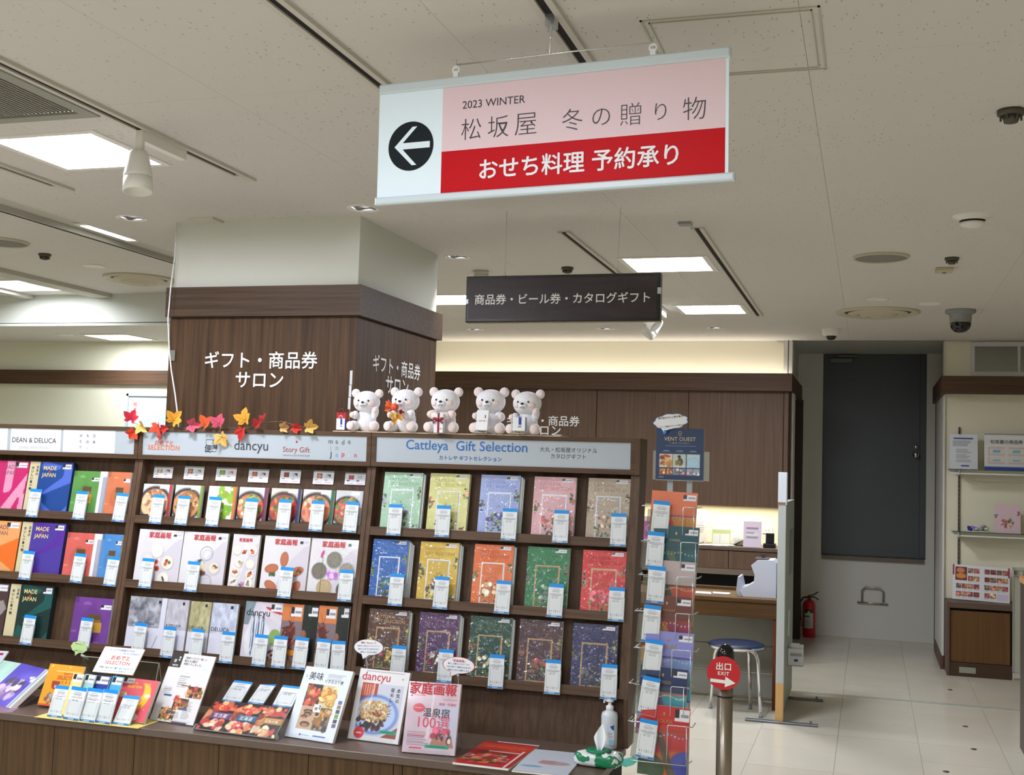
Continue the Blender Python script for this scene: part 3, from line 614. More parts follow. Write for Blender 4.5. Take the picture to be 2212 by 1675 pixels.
mb.add([(x - .048, -.0022, z), (x + .004, -.0022, z + .052), (x + .018, -.0022, z + .052), (x - .024, -.0022, z + t_), (x + .056, -.0022, z + t_), (x + .056, -.0022, z - t_ * .8), (x - .024, -.0022, z - t_ * .8), (x + .018, -.0022, z - .052), (x + .004, -.0022, z - .052)], [(0, 1, 2, 3), (3, 4, 5, 6), (0, 3, 6), (6, 7, 8, 0)]); mb.obj('arrow', MATS['banner_white'], bs)
tk = mat('banner_ink', (40, 36, 42), .5); zz = zt - zm
text('2023 WINTER', tk, bs, xr + .145, zm + zz * .70, .175, y=-.0022)
for ch, fx in zip('松坂屋冬の贈り物', (.11, .21, .31, .475, .575, .675, .775, .885)): text(ch, tk, bs, xr + fx * (W2 - xr), zm + zz * .315, None, .056 if ch not in 'のり' else .042, y=-.0022, weight=-.012)
text('おせち料理 予約承り', mat('banner_lettering', (238, 238, 240), .5), bs, xr + .49 * (W2 - xr), (zb_ + zm) / 2, .525, y=-.0022, weight=.016)
for sx in (-.264 * .92, .297 * .92):
    mb = MB(); mb.box(sx * sw / .92 - .007, sx * sw / .92 + .007, -.004, .004, H2, H2 + .016); mb.tube([(sx * sw / .92, 0, H2 + .012 + .012 * math.sin(a)) if 0 else (sx * sw / .92 + .009 * math.cos(a), 0, H2 + .02 + .009 * math.sin(a)) for a in [k * PI / 6 for k in range(12)]], .0035, 6, True); mb.obj('eyelet_tab', M_W, bs)
hg = thing('sign_hanger', 'thin chrome T-shaped hanger rod above the big banner sign', 'hanger', (-.79, 2.81, CE))
p1 = Ms @ Vector((-.264 * sw, 0, H2 + .034)); p2 = Ms @ Vector((.297 * sw, 0, H2 + .034)); jn = p1.lerp(p2, .49); o_ = Vector((-.79, 2.81, CE))
mb = MB(); mb.tube([(0, 0, 0), Vector((jn.x, jn.y, jn.z)) - o_], .0022, 8); mb.obj('drop_rod', M_CHROME, hg)
mb = MB(); mb.tube([p1 - o_, jn - o_, p2 - o_], .0022, 8)
for p in (p1, p2): mb.tube([p - o_ + Vector((0, 0, .014)), p - o_ + Vector((0, 0, -.014))], .0015, 6)
mb.obj('cross_rod', M_CHROME, hg)
mb = MB(); mb.box(-.012, .012, -.02, .02, -.035, 0); mb.obj('track_clip', M_ALU, hg)
# black sign
kb = thing('hanging_box_sign', 'black hanging box sign with white Japanese lettering, below the banner', 'sign', ((-1.782 - .884) / 2, 5.02, (2.451 + 2.24) / 2), (0, math.radians(-.1), 0)); w2, h2 = .449, .106
mb = MB(); mb.bbox(-w2, w2, 0, .05, -h2, h2, .004); mb.obj('case', mat('sign_black', (26, 22, 24), .25), kb)
cv = Cv(2 * w2 - .03, 2 * h2 - .03, 150, (44, 32, 34), 5); cv.noise(7, 14)
for i in range(60): cv.ring(cv.rs.rand(), cv.rs.rand(), .012 + .02 * cv.rs.rand(), .002, (58, 46, 47), .6)
cv.obj('face_panel', kb, painted('sign_face', .3), (0, -.0005, -h2 + .015)); text('商品券・ビール券・カタログギフト', M_TXTW, kb, -.0, -.002, .81, y=-.0016, weight=.01)
mb = MB(); mb.box(-w2 - .002, -w2 + .012, -.001, .03, -.02, .0); mb.box(w2 - .012, w2 + .002, -.001, .03, .012, .04); mb.obj('edge_reflector', M_ALU, kb)
for sx, tx in ((-.268, -1.6), (.253, -1.07)):
    w_ = tag(MB().tube([(0, 0, CE), (-1.333 + sx - tx, 0, 2.455)], .0012, 6).obj('suspension_wire', mat('wire_steel', (190, 190, 185), .3, .8), None, (tx, 5.03, 0)), 'thin steel wire holding the ' + ('left' if sx < 0 else 'right') + ' end of the black box sign', 'wire', 'wires of the black sign')
    mb = MB(); mb.lathe([(.006, 0), (.007, .006), (.003, .012), (.001, .02)], 12, (sx, .01, h2)); mb.obj('wire_clamp', M_CHROME, kb)
# ================================================================== DISPLAY SHELVES
Y0, Z0, T = 4.8, 1.567, .165
LA = math.atan(T); SA, CA = math.sin(LA), math.cos(LA)
ML = Matrix.Translation((0, Y0, Z0)) @ Matrix.Rotation(-LA, 4, 'X')      # leaning frame: x, d (back), s (up along the lean)
def lean(u, v, d=0.0):
    """photo point on the leaning shelf face pushed back by d -> x, s in the leaning frame"""
    n = np.array([0, CA, -SA]); p0 = np.array([0, Y0, Z0]) + n * d
    w_ = onplane(u, v, p0, n); q = w_ - np.array([0, Y0, Z0]); return float(w_[0]), float(q @ np.array([0, SA, CA]))
def sz(z): return (z - Z0) / CA
LIPT = [sz(1.305), sz(1.010), sz(.712)]; LIPH = .038; FOOT = [s - .020 for s in LIPT]; SBOT = LIPT[2] - LIPH
UN = [(-4.54, -3.323), (-3.321, -2.122), (-2.120, -.93)]
ULAB = ['left leaning wooden catalogue shelf unit, cut by the left edge', 'middle leaning wooden catalogue shelf unit under the leaf garland', 'right leaning wooden catalogue shelf unit under the bears']
units = []
M_HDR = noisy('header_acrylic', (174, 184, 192), (182, 191, 199), 3, .3)
for (x0, x1), lb in zip(UN, ULAB):
    t = thing('display_shelf', lb, 'shelf unit', group='leaning catalogue shelves'); units.append(t)
    for a, b_ in ((x0, x0 + .02), (x1 - .02, x1)):
        mb = MB(); mb.M = ML; mb.box(a, b_, .0, .07, SBOT, .012); mb.obj('upright', M_SHELFV, t)
    a, b_ = x0 + .02, x1 - .02
    mb = MB(); mb.M = ML; mb.box(a, b_, .058, .066, sz(.481), .02); mb.obj('back_panel', M_BACK, t)
    for st_, ft in zip(LIPT, FOOT):
        mb = MB(); mb.M = ML; mb.bbox(a, b_, .0, .016, st_ - LIPH, st_, .0012); mb.obj('shelf_lip', M_SHELF, t)
        mb = MB(); mb.M = ML; mb.box(a, b_, .016, .058, ft - .016, ft); mb.obj('shelf_board', M_SHELF, t)
    mb = MB(); mb.M = ML; mb.box(x0, x1, .044, .056, sz(.481), SBOT + .004); mb.obj('base_board', M_BACK, t)
    mb = MB(); zt, zb = 1.718, 1.567; w0 = .021
    mb.bbox(x0, x1, 4.782, 4.80, 1.70, zt, .001); mb.bbox(x0, x1, 4.782, 4.80, zb, 1.588, .001); mb.box(x0, x0 + w0, 4.783, 4.80, 1.588, 1.70); mb.box(x1 - w0, x1, 4.783, 4.80, 1.588, 1.70)
    mb.box(x0, x1, 4.80, 4.945, 1.71, zt - .001); mb.box(x0, x0 + .018, 4.8, 4.945, zb, 1.71); mb.box(x1 - .018, x1, 4.8, 4.945, zb, 1.71); mb.box(x0, x1, 4.93, 4.945, zb, 1.71); mb.box(x0 + .018, x1 - .018, 4.80, 4.93, zb, zb + .012)
    mb.obj('header_frame', M_SHELF, t)
    mb = MB(); mb.box(x0 + w0, x1 - w0, 4.789, 4.794, 1.588, 1.70); mb.obj('header_panel', M_HDR, t)
u1, u2, u3 = units
mb = MB(); q = [(4.80, 1.567), (4.945, 1.567), (4.79, .4785), (4.80 - T * (1.567 - .4785) + .05, .4785), (4.80 - T * (1.567 - .672), .672)]
mb.add([(-.93, y, z) for y, z in q] + [(-.912, y, z) for y, z in q], [(0, 1, 2, 3, 4), (9, 8, 7, 6, 5)] + [(i, (i + 1) % 5, (i + 1) % 5 + 5, i + 5) for i in range(5)]); mb.obj('side_panel', M_SHELFV, u3)
mb = MB(); mb.box(-.93, -.912, 4.782, 4.945, 1.567, 1.718); mb.obj('header_side', M_SHELFV, u3)
# lettering on the headers
HY = 4.788
def htext(body, u, v, pxw, col, par, weight=0.0, nm=None, **k):
    a, b_ = ony(u - pxw / 2, v, HY), ony(u + pxw / 2, v, HY)
    return text(body, mat('ink_%d_%d_%d' % col, col, .6), par, (a[0] + b_[0]) / 2, (a[2] + b_[2]) / 2, b_[0] - a[0], y=HY, weight=weight, **k)
INK = (38, 40, 52)
for a, b_, nm in ((-2, 15.5, ''), (22.5, 131, ''), (136, 248, '')):     # paper slips behind the left header
    p, q = ony(a if a > -2 else -60, 955, HY), ony(b_, 955, HY); mb = MB(); mb.box(p[0], q[0], 4.7885, 4.789, 1.59, 1.698); mb.obj('header_slip', M_W, u1)
htext('DEAN & DELUCA', 74, 951.5, 95, INK, u1, .006); htext('LIVING WITH FOOD', 73, 967.5, 64, (170, 172, 178), u1)
for tx, u in (('日本', 203.5), ('もの・', 189), ('がたり', 174.5)):
    p = ony(u, 954 if len(tx) > 2 else 949, HY); text(tx, mat('ink_%d_%d_%d' % INK, INK), u1, p[0], p[2], height=.07 if len(tx) > 2 else .045, y=HY, vertical=True, weight=.008, pitch=1.7)
OR = (214, 118, 84)
htext('おめでと', 354, 957, 40, OR, u2, .03); htext('SELECTION', 353.5, 967.5, 68, OR, u2, .03, spacing=1.15)
p = ony(457, 963, HY); mb = MB(); 
for q in ((-.028, .028, .0265, .028), (-.028, .028, -.028, -.0265), (-.028, -.0265, -.028, .028), (.0265, .028, -.028, .028)): mb.box(p[0] + q[0] - .002, p[0] + q[1] - .002, HY - .0004, HY, p[2] + q[2], p[2] + q[3])
mb.obj('logo_border', mat('ink_%d_%d_%d' % INK, INK), u2)
text('便', MATS['ink_38_40_52'], u2, p[0] - .018, p[2] - .014, None, .036, y=HY - .001, weight=.0, rot=-.1)
text('リクエスト', MATS['ink_38_40_52'], u2, p[0] + .006, p[2] - .001, height=.058, y=HY - .001, vertical=True, weight=.03); text('美味', MATS['ink_38_40_52'], u2, p[0] + .022, p[2] + .008, height=.05, y=HY - .001, vertical=True, weight=.03)
htext('dancyu', 542.5, 966, 73, (60, 62, 72), u2, .004)
htext('Story Gift', 640, 973.5, 58, (160, 72, 66), u2, .002); htext('selection of good food & gift', 640, 984.5, 58, (130, 132, 138), u2)
p = ony(641, 953, HY)
for dx, dz, cc, s in ((0, -.004, (150, 50, 60), .008), (-.006, .008, (214, 190, 160), .004), (.004, .01, (214, 170, 170), .004), (.0, .018, (214, 190, 150), .004)):
    mb = MB(); mb.box(p[0] + dx - s / 2, p[0] + dx + s / 2, HY - .0006, HY, p[2] + dz - s / 2, p[2] + dz + s / 2); mb.obj('logo_square', mat('ink_%d_%d_%d' % cc, cc), u2)
for w_, v, cols in (('made', 955, [(110, 115, 122)] * 4), ('in', 968.5, [(160, 165, 170)] * 2), ('Japan', 984, [(50, 52, 60), (110, 170, 214), (205, 70, 90), (205, 205, 190), (190, 90, 120)])):
    for i, (ch, cc) in enumerate(zip(w_, cols)):
        g_ = glyphs(ch, .012); htext(ch, 714 + i * 13.4, v + i * .25, (g_[3][0] - g_[2][0]) * 14.0, cc, u2, .012)
BL_ = (44, 104, 178)
htext('Cattleya  Gift Selection', 1008, 967, 262, BL_, u3, .006); htext('カトレヤ ギフトセレクション', 1016, 990.5, 135, BL_, u3, .012)
htext('大丸・松坂屋オリジナル', 1228, 972.5, 124, (66, 68, 74), u3, -.004); htext('カタログギフト', 1227.5, 986.5, 76, (66, 68, 74), u3, -.004)
# ================================================================== LOW COUNTER
ZC = .478
ct = thing('display_counter', 'low dark wooden counter with panelled front below the catalogue shelves', 'counter')
mb = MB(); mb.bbox(-4.66, -.925, 4.19, 4.7, ZC - .03, ZC, .002); mb.obj('worktop', M_TOP, ct)
jx = [ony(u, v, 4.205)[0] for u, v in ((117.5, 1571), (291, 1592), (473.5, 1614), (666.5, 1634), (849.8, 1657), (869, 1659), (1085, 1690))]
jx = [-4.66] + [float(j) for j in jx] + [-.93]
for a, b_ in zip(jx[:-1], jx[1:]):
    mb = MB(); mb.bbox(a + .0012, b_ - .0012, 4.205, 4.222, .03, ZC - .032, .0015); mb.obj('front_panel', M_PANEL, ct)
mb = MB(); mb.box(-4.65, -.94, 4.223, 4.7, .0, ZC - .031); mb.obj('carcass', M_DARK, ct)
# ================================================================== PRINTED CATALOGUES ON THE SHELVES
DARKF = [(60, 70, 40), (90, 110, 60), (40, 50, 35), (120, 130, 80)]
def cattleya(w_, h_, base, flowers, fr=(222, 224, 232), seed=1, tcol=None, par=None, green=DARKF):
    cv = Cv(w_, h_, 66, base, seed); cv.noise(8, 4); lt = tuple(min(255, c * .93 + 8) for c in base)
    cv.rect(.215, .07, .775, .71, lt, .7)
    cv.dots(.06, .52, .08, .11, green + flowers, 16, (.02, .045)); cv.dots(.93, .66, .06, .1, green + flowers[:1], 12, (.02, .04)); cv.dots(.9, .1, .09, .05, green + flowers, 10, (.02, .04))
    cv.frame(.2, .06, .79, .72, .035, fr); cv.frame(.232, .083, .758, .697, .006, tuple(c * .72 for c in fr))
    cv.dots(.47, .2, .26, .13, green, 34, (.02, .05), (.3, .7)); cv.dots(.52, .42, .2, .1, green, 12, (.012, .03), (.3, .6)); cv.dots(.45, .3, .22, .1, flowers, 16, (.03, .06), (.7, 1))
    cv.sticker(.66, .925, .93, .975)
    return cv
def mk_cat(name, label, TL, TR, row, cvf, th=.02, pages=(225, 222, 215), d=.02, group=None, title=None, foot=None, hfix=None, m=None, stack=0, tcol=(200, 190, 160), xo=0.0):
    """catalogue standing on shelf row, sized from its upper corners in the photograph"""
    xa, sa = lean(*TL, d); xb, sb = lean(*TR, d); ft = FOOT[row] if foot is None else foot
    w_ = xb - xa; h_ = hfix or ((sa + sb) / 2 - ft); xc = (xa + xb) / 2
    o = ML @ Vector((xc + xo, d, ft + .0005))
    t = thing(name, label, 'catalogue', o, (-LA, 0, 0), group)
    cv = cvf(w_, h_); book(t, cv, th, m=m, pages=pages)
    if title: title(t, w_, h_)
    for k in range(stack):
        mb = MB(); xs_ = w_ / 2 + .004 + k * .006; mb.box(xs_ - .007, xs_ + .0055, .006 + k * .004, th, 0, h_ - .006 * (k + 1)); mb.obj('page_block', mat('film_edge', (178, 184, 180), .25), t)
    return t
def cat_title(c):
    m = mat('ink_%d_%d_%d' % tuple(c), c, .4)
    def f(t, w_, h_):
        text('CATTLEYA', m, t, -w_ * .12, h_ * .885, w_ * .50, y=-.0012); text('GIFT SELECTION', m, t, w_ * .02, h_ * .815, w_ * .76, y=-.0012)
    return f
CATS = [ # TL, TR, row, base, flowers, frame, title colour, label, stack
 ((832, 1021), (915, 1022), 0, (158, 196, 168), [(120, 118, 160), (90, 95, 100), (170, 175, 200)], (214, 220, 226), (140, 168, 146), 'pale mint green', 1),
 ((931, 1023), (1016, 1025), 0, (206, 205, 132), [(224, 150, 110), (60, 40, 35), (200, 110, 90)], (218, 216, 214), (176, 172, 100), 'pale yellow', 0),
 ((1040.6, 1026.5), (1125.3, 1028), 0, (148, 164, 214), [(60, 50, 110), (80, 60, 130), (120, 150, 80)], (208, 214, 228), (126, 142, 190), 'pale periwinkle blue', 2),
 ((1155.6, 1030), (1245.8, 1032.7), 0, (214, 166, 172), [(200, 100, 90), (180, 90, 100), (226, 190, 170)], (220, 218, 224), (188, 136, 142), 'pale pink', 0),
 ((1272.4, 1033.5), (1363, 1035.5), 0, (172, 156, 136), [(180, 150, 130), (206, 182, 160), (150, 110, 110)], (204, 208, 216), (146, 128, 106), 'beige', 0),
 ((808, 1165), (883.7, 1168), 1, (20, 86, 164), [(110, 150, 170), (150, 180, 190), (80, 110, 80)], (214, 218, 228), (90, 130, 190), 'royal blue', 3),
 ((910, 1170), (993, 1174.5), 1, (202, 168, 62), [(214, 222, 214), (190, 205, 200), (70, 50, 60)], (218, 218, 216), (170, 140, 50), 'golden yellow', 2),
 ((1026.6, 1175.6), (1110.7, 1180), 1, (214, 104, 44), [(236, 226, 196), (240, 236, 214), (226, 200, 150)], (222, 218, 214), (180, 78, 30), 'orange', 1),
 ((1141.5, 1180.7), (1231.2, 1186), 1, (24, 112, 66), [(90, 120, 100), (150, 170, 150), (120, 110, 150)], (176, 150, 112), (80, 140, 90), 'emerald green', 0),
 ((1260.7, 1187.7), (1354.5, 1193.3), 1, (204, 50, 50), [(222, 120, 140), (214, 90, 110), (230, 180, 180)], (186, 160, 124), (160, 36, 36), 'bright red', 0),
 ((799.7, 1315), (885.6, 1321), 2, (78, 48, 38), [(214, 180, 90), (150, 60, 80), (190, 120, 130)], (176, 140, 96), (190, 160, 110), 'chocolate brown', 1),
 ((908.6, 1322.4), (993.6, 1328.3), 2, (72, 36, 84), [(226, 224, 206), (214, 210, 190), (110, 40, 60)], (176, 146, 104), (140, 104, 130), 'deep purple', 2),
 ((1018, 1330), (1107.5, 1336.7), 2, (14, 62, 52), [(214, 220, 186), (160, 30, 50), (190, 205, 160)], (176, 146, 104), (96, 120, 92), 'dark bottle green', 1),
 ((1124.3, 1337.3), (1215.8, 1344), 2, (66, 40, 50), [(190, 50, 80), (140, 110, 80), (110, 80, 50)], (176, 142, 100), (110, 84, 76), 'dark plum', 0),
 ((1239.7, 1346), (1335.8, 1353), 2, (28, 32, 82), [(50, 46, 120), (70, 60, 130), (110, 110, 90)], (170, 142, 100), (80, 80, 110), 'navy blue', 0)]
ROWN = ['top', 'middle', 'bottom']
for i, (tl, tr, row, base, fl_, fr, tc_, nm, stk) in enumerate(CATS):
    mk_cat('gift_catalogue', f'{nm} flower-frame gift catalogue in clear film, {ROWN[row]} row of right shelf', tl, tr, row,
           lambda w_, h_, base=base, fl_=fl_, fr=fr, i=i: cattleya(w_, h_, base, fl_, fr, 10 + i), th=.022, title=cat_title(tc_), m=FILMP, stack=stk, group='framed flower catalogues')
# --- middle unit, top row: food catalogues
def food(w_, h_, cols, bg, edge, seed, kind=0):
    cv = Cv(w_, h_, 48, bg, seed); cv.noise(6, 3)
    if kind == 1:
        cv.rect(0, 0, .9, 1, (226, 230, 230))
        for k in range(26): cv.ell(.38 + .5 * cv.rs.rand(), .15 + .8 * cv.rs.rand(), .11, .11, (110 + 40 * cv.rs.rand(), 160 + 30 * cv.rs.rand(), 50), 1, 0, .2); 
        cv.dots(.6, .5, .3, .5, [(190, 214, 110)], 14, (.02, .03))
    else:
        cv.ell(.45, .47, .56, .52, (40, 34, 34)); cv.ell(.45, .46, .48, .45, cols[0]); cv.dots(.45, .5, .4, .32, cols, 70, (.035, .1), (.35, .9)); cv.noise(14, 12, (0, 0, .9, .85)); cv.rect(0, 0, .3, .16, (30, 28, 30))
        cv.dots(.55, .74, .22, .06, cols[-1:], 14, (.03, .06))
    cv.rect(.9, 0, 1, 1, edge); cv.rect(.62, 0, .9, .12, edge); cv.rect(.58, .88, .86, .955, (240, 240, 240))
    return cv
FOODS = [((311.7, 1045.8), (373, 1047.5), [(224, 190, 150), (206, 150, 110), (236, 214, 186), (190, 120, 80)], (214, 216, 222), (176, 60, 66), 'creamy gratin pan', 0),
 ((380.6, 1048), (440, 1050), [(206, 150, 104), (226, 186, 150), (120, 110, 50), (170, 110, 60)], (206, 212, 216), (120, 150, 60), 'round bread rolls', 0),
 ((452.8, 1050), (512.5, 1052.8), [(150, 180, 70)], (206, 212, 216), (206, 110, 40), 'green grapes', 1),
 ((518.6, 1052.8), (578.5, 1054.5), [(206, 110, 70), (226, 170, 130), (226, 222, 206), (110, 150, 60)], (210, 214, 220), (120, 30, 90), 'salad and shredded meat', 0),
 ((588, 1054.7), (651, 1057.5), [(170, 60, 50), (206, 120, 60), (150, 70, 50), (90, 120, 50)], (206, 200, 190), (44, 50, 110), 'grilled meat skewers', 0),
 ((656.8, 1057.5), (723, 1060), [(226, 140, 110), (206, 110, 80), (236, 186, 160), (120, 120, 60)], (214, 214, 214), (30, 104, 70), 'prawns in a dark bowl', 0),
 ((727.8, 1059.9), (785.4, 1061.8), [(206, 80, 80), (190, 60, 66), (226, 130, 126), (110, 150, 70)], (206, 208, 212), (190, 190, 200), 'sliced red meat and greens', 0)]
for i, (tl, tr, cols, bg, edge, nm, kd) in enumerate(FOODS):
    mk_cat('food_catalogue', f'small food catalogue showing {nm}, top row of middle shelf', tl, tr, 0, lambda w_, h_, cols=cols, bg=bg, edge=edge, i=i, kd=kd: food(w_, h_, cols, bg, edge, 40 + i, kd), th=.014, group='food catalogues')
ICN = ['above the gratin catalogue', 'above the bread roll catalogue', 'above the grape catalogue', 'above the salad catalogue', 'above the skewer catalogue', 'above the prawn catalogue', 'above the red meat catalogue']
for i, (a, b_, v0, v1) in enumerate(((333.6, 370.5, 1008, 1034), (399.4, 437.5, 1007, 1037), (468, 507.6, 1010, 1040), (537.9, 577.4, 1013.3, 1043.4), (606.3, 646.7, 1014.5, 1045), (677.7, 718.6, 1016.8, 1047.6), (745.9, 787.3, 1021, 1048.6))):
    xa, sa = lean(a, v0, .052); xb, sb = lean(b_, v1, .052); w_, h_ = xb - xa, sa - sb
    t = thing('info_card', 'small white info card with two pictures pinned ' + ICN[i], 'card', ML @ Vector(((xa + xb) / 2 + .002, .052, sb)), (-LA, 0, 0), 'info cards on the back board')
    cv = Cv(w_, h_, 36, (224, 226, 234), 60 + i); cc = FOODS[i][2][0]; e = FOODS[i][4]; cv.rect(0, .88, 1, 1, (140, 150, 146)); cv.rect(.18, .45, .42, .78, (70, 50, 40)); cv.ell(.3, .6, .1, .1, cc); cv.rect(.6, .5, .85, .76, (206, 206, 210)); cv.poly([(.62, .76), (.85, .76), (.85, .52)], e)
    cv.rect(.1, .3, .24, .36, (60, 60, 66)); cv.rect(.58, .3, .7, .36, (60, 60, 66)); cv.rect(.1, .1, .42, .14, (190, 150, 180)); cv.rect(.56, .1, .9, .14, (206, 140, 180)); cv.obj('printed_face', t)
    mb = MB(); mb.box(-w_ / 2, w_ / 2, .0002, .003, 0, h_); mb.obj('card_backing', M_W, t)
# --- middle unit, middle row: white magazines with plates
KRED = mat('magazine_red', (196, 32, 44), .5)
def kate(w_, h_, kind, seed):
    cv = Cv(w_, h_, 72, (216, 214, 218), seed); cv.noise(4, 4); cv.poly([(.25, 0), (1, 0), (1, .86), (.9, .84), (.62, .6)], (200, 194, 206), .75)
    P = lambda x, y, r, c, c2=None: (cv.ell(x + .01, y - .012, r + .01, None, (150, 148, 152), .5), cv.ell(x, y, r, None, c), cv.ell(x, y, r * .75, None, c2 or tuple(min(255, k + 6) for k in c)))
    if kind == 0:
        P(.46, .62, .13, (226, 224, 214)); P(.25, .47, .13, (214, 206, 206)); P(.72, .42, .13, (230, 224, 208)); P(.66, .12, .14, (226, 222, 212)); P(.3, .12, .13, (206, 202, 190))
        for x, y in ((.46, .42), (.4, .34), (.5, .3)): cv.ell(x, y, .055, None, (184, 74, 44)); cv.ell(x, y, .02, None, (90, 40, 30))
        cv.ell(.7, .45, .035, None, (150, 50, 60)); cv.ell(.68, .39, .04, None, (206, 90, 50)); cv.ell(.76, .42, .035, None, (90, 110, 50)); cv.ell(.67, .12, .02, .06, (44, 34, 34), 1, .5)
    elif kind == 1:
        for x, y, a in ((.56, .62, .3), (.42, .38, .1), (.6, .12, -.3)): cv.ring(x, y, .14, .012, (150, 152, 158)); cv.ring(x + .02, y - .02, .1, .01, (180, 182, 188))
        P(.76, .38, .13, (206, 200, 196), (220, 214, 206)); cv.dots(.76, .38, .08, .05, [(226, 180, 120), (170, 80, 90), (90, 80, 90)], 10, (.02, .04)); cv.ell(.5, .36, .09, .1, (226, 206, 170)); cv.ell(.5, .27, .09, .05, (110, 70, 70)); cv.ell(.42, .48, .06, .03, (60, 90, 50), 1, .6); cv.ell(.42, .14, .04, .07, (70, 100, 50))
    elif kind == 2:
        for x, y in ((.2, .72), (.78, .72), (.32, .5), (.74, .48), (.22, .33), (.76, .3), (.2, .16), (.76, .15)): P(x, y, .16, (222, 216, 206))
        for x, y, cs in ((.5, .68, (190, 80, 50)), (.78, .72, (190, 90, 60)), (.38, .5, (206, 190, 160)), (.2, .34, (200, 130, 90)), (.76, .3, (170, 90, 60)), (.2, .16, (150, 144, 130)), (.76, .15, (180, 170, 150)), (.5, .12, (170, 120, 160))): cv.dots(x, y, .08, .04, [cs, tuple(c * .8 for c in cs)], 8, (.03, .06))
    elif kind == 3:
        for x, y, a in ((.48, .6, 1.55), (.22, .43, .2), (.78, .4, .4), (.24, .13, -.5), (.78, .12, 1.0)): cv.ell(x, y, .15, .09, (150, 80, 54), 1, a); cv.ell(x, y, .13, .075, (184, 108, 76), 1, a)
        cv.dots(.8, .4, .08, .04, [(226, 210, 170), (90, 120, 60), (120, 50, 40)], 12, (.02, .04)); cv.dots(.25, .33, .06, .04, [(60, 90, 50)], 8, (.02, .04)); cv.dots(.5, .34, .08, .05, [(236, 230, 226), (190, 150, 180)], 8, (.02, .04))
    else:
        for x, y, c in ((.52, .64, (122, 118, 106)), (.22, .44, (112, 106, 96)), (.8, .46, (150, 142, 128)), (.36, .16, (176, 154, 116)), (.78, .14, (70, 66, 66))): P(x, y, .16, c)
        cv.grain(14, (.1, .2, .95, .8)); cv.ell(.26, .73, .03, .08, (190, 70, 130), 1, -.3); cv.rect(.275, .04, .29, .68, (90, 100, 60)); cv.dots(.5, .38, .12, .07, [(190, 140, 200), (206, 160, 214), (160, 100, 180)], 12, (.04, .06))
    if kind != 2: cv.rect(.79, .885, .85, .93, (36, 36, 40)); cv.rect(.87, .9, .96, .93, (190, 196, 214))
    cv.rect(.28, .862, .6, .872, (150, 146, 150))
    return cv
def ktitle(t, w_, h_): text('家庭画報', KRED, t, -.02 * w_, h_ * .905, w_ * .50, y=-.0012, weight=.03)
for i, (tl, tr, nm) in enumerate((((303, 1143.8), (398, 1147.6), 'persimmons and white plates'), ((399.9, 1148.5), (494.4, 1153.9), 'glass bowls and a peach bun'), ((505.7, 1154.4), (563.3, 1157), 'many small plates, narrow format'), ((573.8, 1158), (671.4, 1162.6), 'petal-shaped terracotta dishes'), ((674.9, 1163.8), (776, 1167.3), 'grey stone plates and orchids'))):
    mk_cat('gift_magazine', f'white gift magazine with {nm}, middle row of middle shelf', tl, tr, 1, lambda w_, h_, i=i: kate(w_, h_, i, 80 + i), th=.014, title=ktitle, group='white plate magazines')
# --- middle unit, bottom row
def dnd(w_, h_, c1, c2, seed, full=True):
    cv = Cv(w_, h_, 56, (212, 212, 226), seed); cv.rect(0, .44, .86 if full else 1, 1, c1)
    g = Cv(w_, h_, 56, (0, 0, 0), seed); g.noise(50, 9); g.noise(34, 18); g.grain(14); msk = ((cv.Y > .44) & (cv.X < (.86 if full else 1)))[..., None]; cv.a += g.a * msk * .9 * c2
    cv.rect(.78 if full else .7, .9, .84 if full else .82, .955, (36, 36, 40)); cv.sticker
    if full: cv.poly([(.72, .05), (.745, .05), (.86, .3), (.84, .31)], (150, 150, 160))
    return cv
for i, (tl, tr, c1, am, nm, tt) in enumerate((((283.5, 1288.5), (362.8, 1293), (140, 142, 152), 1.0, 'dark splashing water', 'DEAN & DELUCA'), ((364, 1294), (410, 1298), (182, 180, 190), .35, 'pale grey cream', '& DELUCA'), ((414, 1298.4), (458, 1302.6), (170, 164, 124), .5, 'olive gold pouring oil', 'DELUCA'), ((461, 1302.6), (516.4, 1305.8), (190, 196, 214), .5, 'icy blue crystals', 'DELUCA'))):
    mk_cat('lifestyle_catalogue', f'white catalogue with {nm}, bottom row of middle shelf', tl, tr, 2, lambda w_, h_, c1=c1, am=am, i=i: dnd(w_, h_, c1, am, 90 + i, i == 0), th=.012 if i else .02, group='water and cream catalogues',
           title=lambda t, w_, h_, tt=tt, i=i: text(tt, mat('ink_60_60_66', (60, 60, 66)), t, -w_ * (.06 if i == 0 else .1), h_ * .52, w_ * (.6 if i == 0 else .7), y=-.0012))
def dan(w_, h_):
    cv = Cv(w_, h_, 60, (206, 200, 212), 97); cv.poly([(0, .6), (0, 1), (.28, 1), (.12, .6)], (120, 140, 150)); cv.ell(.4, .35, .34, .5, (222, 222, 228)); 
    for k in range(3): cv.ell(.26 + k * .13, .45, .042, .5, (58, 76, 112), 1, .02); cv.ell(.25 + k * .13, .45, .018, .46, (196, 210, 224), 1, .02)
    cv.ell(.86, .42, .16, .2, (130, 160, 90)); cv.noise(8, 10); cv.ell(.8, .86, .26, .04, (190, 50, 60), 1, -.3); cv.poly([(.55, .8), (.62, .86), (1, .7), (1, .6)], (214, 206, 214)); cv.dots(.8, .12, .2, .12, [(90, 40, 30), (140, 70, 40), (60, 50, 40)], 20, (.03, .06)); cv.sticker(.7, .85, .96, .97)
    return cv
